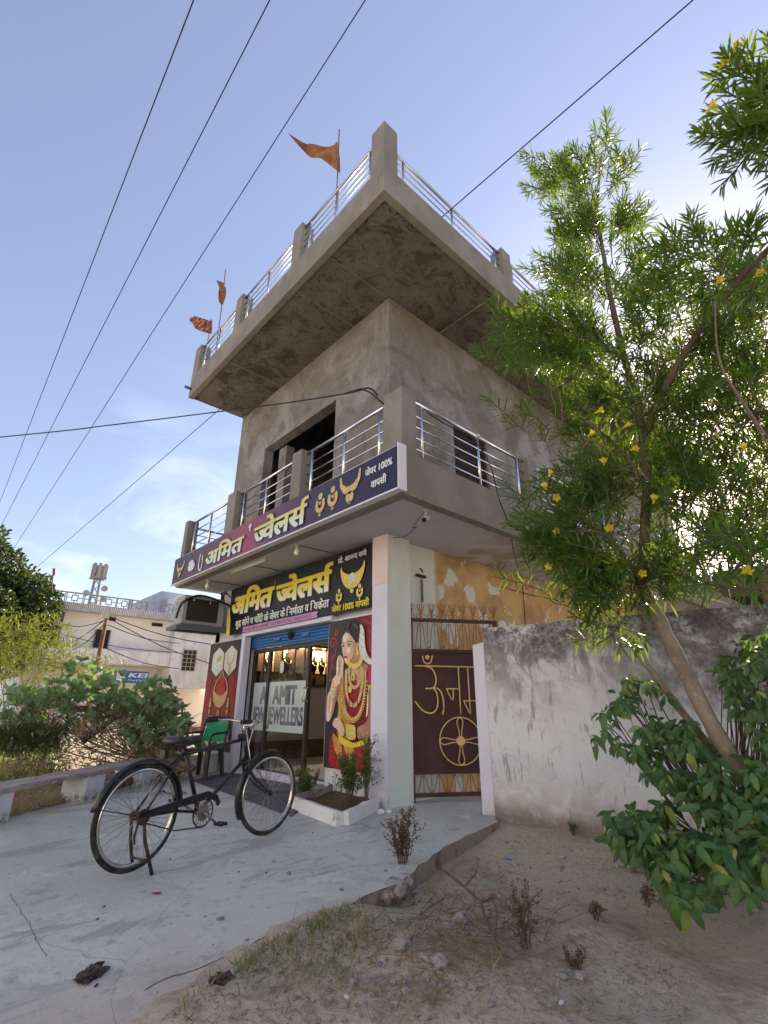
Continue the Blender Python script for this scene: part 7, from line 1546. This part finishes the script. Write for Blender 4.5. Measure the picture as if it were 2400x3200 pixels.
# broken masonry at the concrete edge
for k, (x, y, s) in enumerate([(852, 1915, .09), (835, 1935, .06), (872, 1900, .07), (862, 1930, .05)]):
    p = P(x * KD, y * KD, 2, -.03); tag(MB().blob(p, s, s * .7, s * .6, k + 3, .5, 2, k).build('rubble', 'mortar_side' if k % 2 else 'slabstone'), ['largest rubble lump at the broken corner of the concrete', 'low rubble lump at the corner of the concrete near the grass', 'pale lump under the dry weed', 'small broken lump beside the pale lump'][k], 'rubble', 'rubble at the concrete corner')
for k, (x, y) in enumerate([(1190, 2537), (1215, 2535), (1170, 2520)]):
    p = P(x, y, 2, .02); tag(MB().blob(p, .045, .04, .03, k + 9, .5, 2, k).build('rubble', 'white_plaster'), ['crumbled plaster lump at the foot of the pilaster, left one', 'crumbled plaster lump at the foot of the pilaster, right one', 'crumbled plaster lump beside the planter'][k], 'rubble', 'plaster crumbs by the pilaster')

# ------------------------------------------------------------------ background
HB = thing('white_house', (2, 23, 0), 'two storey cream house with a ribbed roof slab and patterned railing, far left', 'house')
YB = 22.0
MB().box(-.02, 4.95, 22.5, 30, 3.5, 5.14).build('upper_wall', 'bwhite', HB)
MB().box(-1.0, 4.95, 23.6, 30, -.1, 2.88).build('lower_wall', 'bwhite', HB)
MB().box(-1.12, 4.9, 22.0, 30, 5.14, 5.20).build('roof_slab', 'bwhite', HB)
MB().box(-1.15, 4.9, 21.95, 22.08, 5.14, 5.52).box(-1.15, -1.02, 22.08, 29, 5.14, 5.50).build('slab_fascia', 'bslab', HB)
for k in range(75):
    x = -1.14 + k * .081
    MB().box(x, x + .035, 21.925, 21.95, 5.16, 5.52).build('fascia_rib', 'bdirty', HB)
MB().box(-.9, 4.93, 21.9, 22.06, 2.86, 3.50).box(-.9, 4.93, 22.06, 23.6, 2.84, 2.90).build('parapet', 'bdirty', HB)
rl = MB().tube([(-1.1, 22.02, 5.98), (4.7, 22.02, 5.98)], .035, 6).tube([(-1.1, 22.02, 5.98), (-1.1, 28, 5.98)], .035, 6).build('roof_railing', 'bslab', HB)
def motif(x):
    m = MB(); z0, z1 = 5.54, 5.95; c = (z0 + z1) / 2; w = .36; y0, y1 = 22.0, 22.04
    m.box(x - w, x - w + .035, y0, y1, z0, z1).box(x + w - .035, x + w, y0, y1, z0, z1).box(x - .14, x + .14, y0, y1, c + .11, c + .145).box(x - .14, x + .14, y0, y1, c - .145, c - .11).box(x - .14, x - .105, y0, y1, c - .11, c + .11).box(x + .105, x + .14, y0, y1, c - .11, c + .11)
    m.box(x - .015, x + .015, y0, y1, c + .145, z1).box(x - .015, x + .015, y0, y1, z0, c - .145).box(x - w + .035, x - .14, y0, y1, c - .015, c + .015).box(x + .14, x + w - .035, y0, y1, c - .015, c + .015)
    m.build('railing_motif', 'bslab', rl)
for x in (-.6, .15, .55 + .35, 1.62, 2.34, 3.05, 3.78, 4.42): motif(x)
MB().box(2.62 - .1, 2.62 + .02, 21.98, 22.06, 5.52, 6.0).build('railing_post', 'bslab', rl)
for k in range(10): MB().box(-1.1, -1.06, 22.2 + k * .6, 22.24 + k * .6, 5.5, 5.96).build('railing_post', 'bslab', rl)
W1 = MB().box(1.38, 2.10, 22.46, 22.49, 3.60, 4.46).build('window', 'dark', HB); MB().box(1.38, 1.43, 22.42, 22.46, 3.60, 4.46).box(2.05, 2.10, 22.42, 22.46, 3.60, 4.46).box(1.72, 1.76, 22.42, 22.46, 3.60, 4.46).build('window_frame', 'bslab', W1)
for (a, b, z) in ((1.75, 2.2, 4.92), (3.95, 4.5, 4.86)): MB().box(a, b, 22.46, 22.49, z, z + .17).build('window', 'dark', HB)
MB().box(-.75, -.08, 23.0, 23.02, 3.5, 4.9).build('doorway', 'dark', HB); MB().box(-1.0, 4.95, 23.03, 23.1, 3.5, 5.14).build('inner_wall', 'bwhite', HB)
MB().box(-.42, -.18, 22.35, 22.5, 4.45, 4.85).build('meter_box', 'plastic_white', HB, bevel=.02)
# projecting stair tower on the right
MB().box(4.95, 7.3, 21.7, 23.8, 1.83, 6.55).build('stair_tower', 'bdirty', HB)
MB().box(4.6, 8.6, 23.81, 29, -.1, 7.0).build('rear_block', 'bgrey', HB)
MB().box(4.9, 7.35, 21.65, 23.7, 4.46, 4.52).box(4.9, 7.35, 21.66, 21.7, 4.55, 4.58).build('string_course', 'bdirty', HB)
WT = MB().box(5.50, 6.22, 21.68, 21.699, 2.66, 3.73).build('window', 'dark', HB)
for k in range(4): MB().box(5.50 + k * .23 - .012, 5.50 + k * .23 + .025, 21.66, 21.68, 2.66, 3.73).build('window_bar', 'tan_grill', WT)
for k in range(6): MB().box(5.50, 6.22, 21.64, 21.66, 2.66 + k * .205, 2.69 + k * .205).build('window_bar', 'tan_grill', WT)
MB().box(5.15, 5.72, 23.77, 23.80, .0, 1.80).build('doorway', 'dark', HB); MB().box(5.3, 5.7, 23.6, 23.64, .0, 1.8).build('door_leaf', 'bdoor', HB)
MB().box(5.8, 9.2, 23.2, 23.4, -.1, 1.85).build('lower_wall', 'bwhite', HB)
t = thing('neighbour_house', (8.6, 21, 0), 'narrow cream wall strip between the stair tower and the shop', 'house')
MB().box(7.0, 11.0, 20.6, 21.6, -.1, 4.6).build('wall', 'bwhite', t); MB().box(6.98, 7.35, 20.5, 20.6, 3.45, 4.35).build('painted_sign', 'flag', t); MB().box(6.99, 7.3, 20.57, 20.6, 2.5, 2.8).build('window', 'dark', t)
# shop signs on the house
fk_ = lambda u, v, o: (1.95 + u, 21.84 - o, v)
S1 = thing('cable_shop_sign', (3.1, 21.85, 2), 'blue sign with white wire brand lettering under the far parapet', 'sign')
MB().box(2.45, 4.02, 21.85, 21.9, 2.02, 2.56).build('sign_board', 'sign_blue', S1); text('lettering', 'KEI', fk_, 1.15, 1.95, 2.27, 2.47, 'print_white', S1, bold=.03, off=.01, slant=.3); text('lettering', 'Wires & Cables', fk_, 1.15, 1.95, 2.10, 2.19, 'print_white', S1, bold=.015, off=.01)
MB().box(2.55, 2.95, 21.835, 21.849, 2.12, 2.50).build('cable_coil_print', 'print_silver', S1)
S2 = thing('electrical_shop_sign', (2.1, 21.85, 2), 'white sign with black electrical shop lettering left of the blue sign', 'sign')
MB().box(1.6, 2.44, 21.85, 21.9, 2.02, 2.54).build('sign_board', 'sign_white', S2); text('lettering', 'RU', fk_, .1, .38, 2.34, 2.48, 'outline_blue', S2, bold=.02, off=.01); text('lettering', 'ELECTRICAL', fk_, -.25, .44, 2.19, 2.29, 'black_plastic', S2, bold=.02, off=.01)
# rusty pole with wires, cell tower, brick kerb
PO = thing('utility_pole', D(298, 1700, 16), 'thin rusty leaning utility pole in front of the cream house', 'pole')
pa, pb = Q(336, 1920, 15.5), Q(300, 2090, 15.5); pc_ = pb + (pb - pa) * 1.2; MB().tube([pa, pb, pc_], [.05, .055, .06], 8).build('pole', 'rust_pole', PO, smooth=True)
MB().obox(pb + Vector((.15, 0, .05)), Vector((.12, 0, 0)), Vector((0, .03, 0)), Vector((0, 0, .08))).build('junction_box', 'plastic_white', PO); MB().obox(pb + Vector((-.08, 0, 0)), Vector((.07, 0, 0)), Vector((0, .03, 0)), Vector((0, 0, .07))).build('bracket', 'rust_metal', PO)
MB().obox(pa + Vector((-.05, 0, -.05)), Vector((.1, 0, 0)), Vector((0, .05, 0)), Vector((0, 0, .06))).build('insulator_box', 'plastic_white', PO)
k = 0
for (x0, y0, d0, x1, y1, d1) in [(336, 1925, 15.5, 700, 2020, 14), (336, 1930, 15.5, 690, 2085, 14), (330, 1950, 15.5, 560, 2010, 18), (318, 2020, 15.5, 560, 2090, 18), (336, 1930, 15.5, 180, 2025, 18), (330, 1945, 15.5, 230, 2030, 20), (320, 1942, 15.5, 200, 1950, 22), (200, 1985, 22, 560, 2040, 20)]:
    a, b = Q(x0, y0, d0), Q(x1, y1, d1); wire('service_wire', [a, a.lerp(b, .5) - Vector((0, 0, .12)), b], .012, ['upper wire from the rusty pole towards the shop', 'lower wire from the rusty pole towards the shop', 'thin wire from the pole across the cream wall, upper one', 'thin wire from the pole across the parapet', 'wire from the pole top down to the left bush', 'second wire from the pole to the left, steeper', 'nearly level wire left of the pole top', 'long thin wire across the cream upper wall'][k], 'wires on the rusty pole', 'wire_al', 3); k += 1
CT_ = thing('cell_tower', Q(290, 1900, 60), 'distant lattice mobile phone mast with panel antennas', 'tower')
b0 = Q(290, 1880, 60); b0.z = 0; topz = Q(292, 1800, 60).z
m = MB()
for (i, j) in ((-1, -1), (1, -1), (1, 1), (-1, 1)): m.tube([(b0.x + i * .6, b0.y + j * .6, 0), (b0.x + i * .25, b0.y + j * .25, topz)], .07, 5)
for k in range(16):
    z0, z1 = topz * k / 16, topz * (k + 1) / 16; s0, s1 = .6 - .35 * k / 16, .6 - .35 * (k + 1) / 16
    for (a, b) in (((-1, -1), (1, -1)), ((1, -1), (1, 1)), ((1, 1), (-1, 1)), ((-1, 1), (-1, -1))): m.tube([(b0.x + a[0] * s0, b0.y + a[1] * s0, z0), (b0.x + b[0] * s1, b0.y + b[1] * s1, z1)], .045, 4)
m.build('lattice', 'tower', CT_)
m = MB().obox((b0.x, b0.y, topz - .2), Vector((.7, 0, 0)), Vector((0, .7, 0)), Vector((0, 0, .06))); m.build('platform', 'tower', CT_)
for k in range(7):
    a = k * .9; MB().obox((b0.x + .62 * math.cos(a), b0.y + .62 * math.sin(a), topz + .55), Vector((.13, 0, 0)), Vector((0, .10, 0)), Vector((0, 0, .8))).build('panel_antenna', 'bslab', CT_)
for (dx, dz) in ((-.9, -2.0), (.8, -2.4), (.7, -1.3)): MB().lathe((b0.x + dx, b0.y - .5, topz + dz), (0, -1, 0), [(0, .3), (.2, .32), (.22, .1)], 12).build('dish_antenna', 'bslab', CT_)
BKb = thing('brick_kerb', (6.2, 16, 0), 'low old brick kerb in the distance beyond the bushes', 'kerb')
for r in range(3):
    for k in range(18): MB().box(3.2 + k * .25 + (r % 2) * .12, 3.43 + k * .25 + (r % 2) * .12, 16.0, 16.12, .0 + r * .085, .075 + r * .085).build('brick', 'brick', BKb)
# far tree at the left and small flag
def tree(name, lab, base, h, cl, n, leaf, m, cat='tree', sz=.12):
    t = thing(name, base, lab, cat); base = Vector(base)
    MB().tube(smoothline([base - Vector((0, 0, .3)), base + Vector((.1, .1, h * .3)), base + Vector((0, 0, h * .6))], 4), [.35, .34, .32, .3, .28, .26, .24, .22, .2], 9).build('trunk', 'bark', t, smooth=True)
    for (c, r) in cl[:9]: MB().tube(smoothline([base + Vector((0, 0, h * .35)), (base + Vector((0, 0, h * .45))).lerp(Vector(c), .5) + rv() * .3, Vector(c)], 4), [.14 - .012 * i for i in range(9)], 6).build('limb', 'bark', t, smooth=True)
    LS = Leaves()
    for (c, r) in cl:
        c = Vector(c)
        for q in range(int(n * r * r)):
            dv = rv(); p = c + dv * r * (.55 + .45 * RNG.random() ** .5) * (1 + .25 * mnoise.noise(c + dv * 1.5)); LS.add(p, rv() + dv * .6, rv() + Vector((0, 0, .6)), leaf * RNG.uniform(.7, 1.2), leaf * .55 * RNG.uniform(.8, 1.2), RNG.normal() * .2)
    LS.build('crown', m, t, shape='oval'); return t
tb = Q(-60, 2195, 27); tb.z = 0
tree('dark_tree', 'big dark leafy tree at the far left behind the cream house', tb, 8, [(D(x - 26, y + 14, 27 + RNG.uniform(-1.5, 1.5)), RNG.uniform(.6, 1.0)) for (x, y) in [(25, 1330), (30, 1290), (45, 1300), (20, 1370), (40, 1370), (-10, 1290), (-30, 1180), (5, 1195), (30, 1215), (20, 1260), (60, 1245), (90, 1260), (70, 1290), (40, 1310), (10, 1300), (-20, 1250), (105, 1265), (110, 1290), (85, 1310), (50, 1345), (15, 1350), (-30, 1330), (-60, 1240), (-60, 1380), (0, 1390), (60, 1380), (30, 1400), (-10, 1150), (-40, 1200), (-60, 1280)]], 760, .20, 'treeleaf')
t = thing('flag', Q(168, 1850, 24), 'tiny orange flag on a thin pole above the cream house', 'flag'); MB().tube([Q(163, 1850, 24), Q(166, 1775, 24)], .02, 5).build('flag_pole', 'dry', t); MB().add([Q(166, 1778, 24), Q(173, 1775, 24), Q(172, 1798, 24), Q(166, 1800, 24)], [(0, 1, 2, 3)]).build('flag_cloth', 'flag', t, fix=False)
# trees and a brick house behind the boundary wall
t = thing('brick_house', (15, -.6, 0), 'unplastered brick house glimpsed through the oleander behind the boundary wall', 'house')
MB().box(13.4, 17, -2.4, 3.5, -.1, 4.9).build('wall', 'brick', t); MB().box(13.3, 17.1, -2.5, 3.6, 4.9, 5.05).build('roof', 'render_parapet', t)
MB().box(13.36, 13.40, -1.8, -.9, 3.2, 4.2).build('window', 'dark', t)
tree('green_tree', 'dense green tree behind the boundary wall at the right edge', (9.5, -5.4, 0), 6, [((9.5 + RNG.uniform(-1.6, 1.6), -5.4 + RNG.uniform(-1.6, 1.4), RNG.uniform(2.6, 6.6)), RNG.uniform(.7, 1.1)) for _ in range(22)], 420, .15, 'treeleaf')
# unseen houses across the street, added to bounce sunlight into the shaded front
for k, (y0, y1, h) in enumerate([(-26, -11, 6.5), (-9.5, 2.5, 7.5), (4, 17, 6.0)]):
    t = thing('street_house', (-14, (y0 + y1) / 2, 0), ['cream house across the street, southern one, mirrored in the shop glass', 'tallest cream house across the street, mirrored in the shop glass', 'low cream house across the street, northern one, mirrored in the shop glass'][k], 'house')
    MB().box(-21, -14, y0, y1, -.1, h).build('wall', 'bwhite', t); MB().box(-21.2, -13.6, y0 - .3, y1 + .3, h, h + .3).build('roof', 'bdirty', t)
    for j in range(3):
        yy = y0 + (y1 - y0) * (j + .5) / 3
        for z in (1.2, 4.2):
            if z + 1.3 < h: w_ = MB().box(-14.0, -13.97, yy - .6, yy + .6, z, z + 1.3).build('window', 'dark', t); MB().box(-13.97, -13.9, yy - .7, yy + .7, z - .1, z).build('window_sill', 'bdirty', w_)
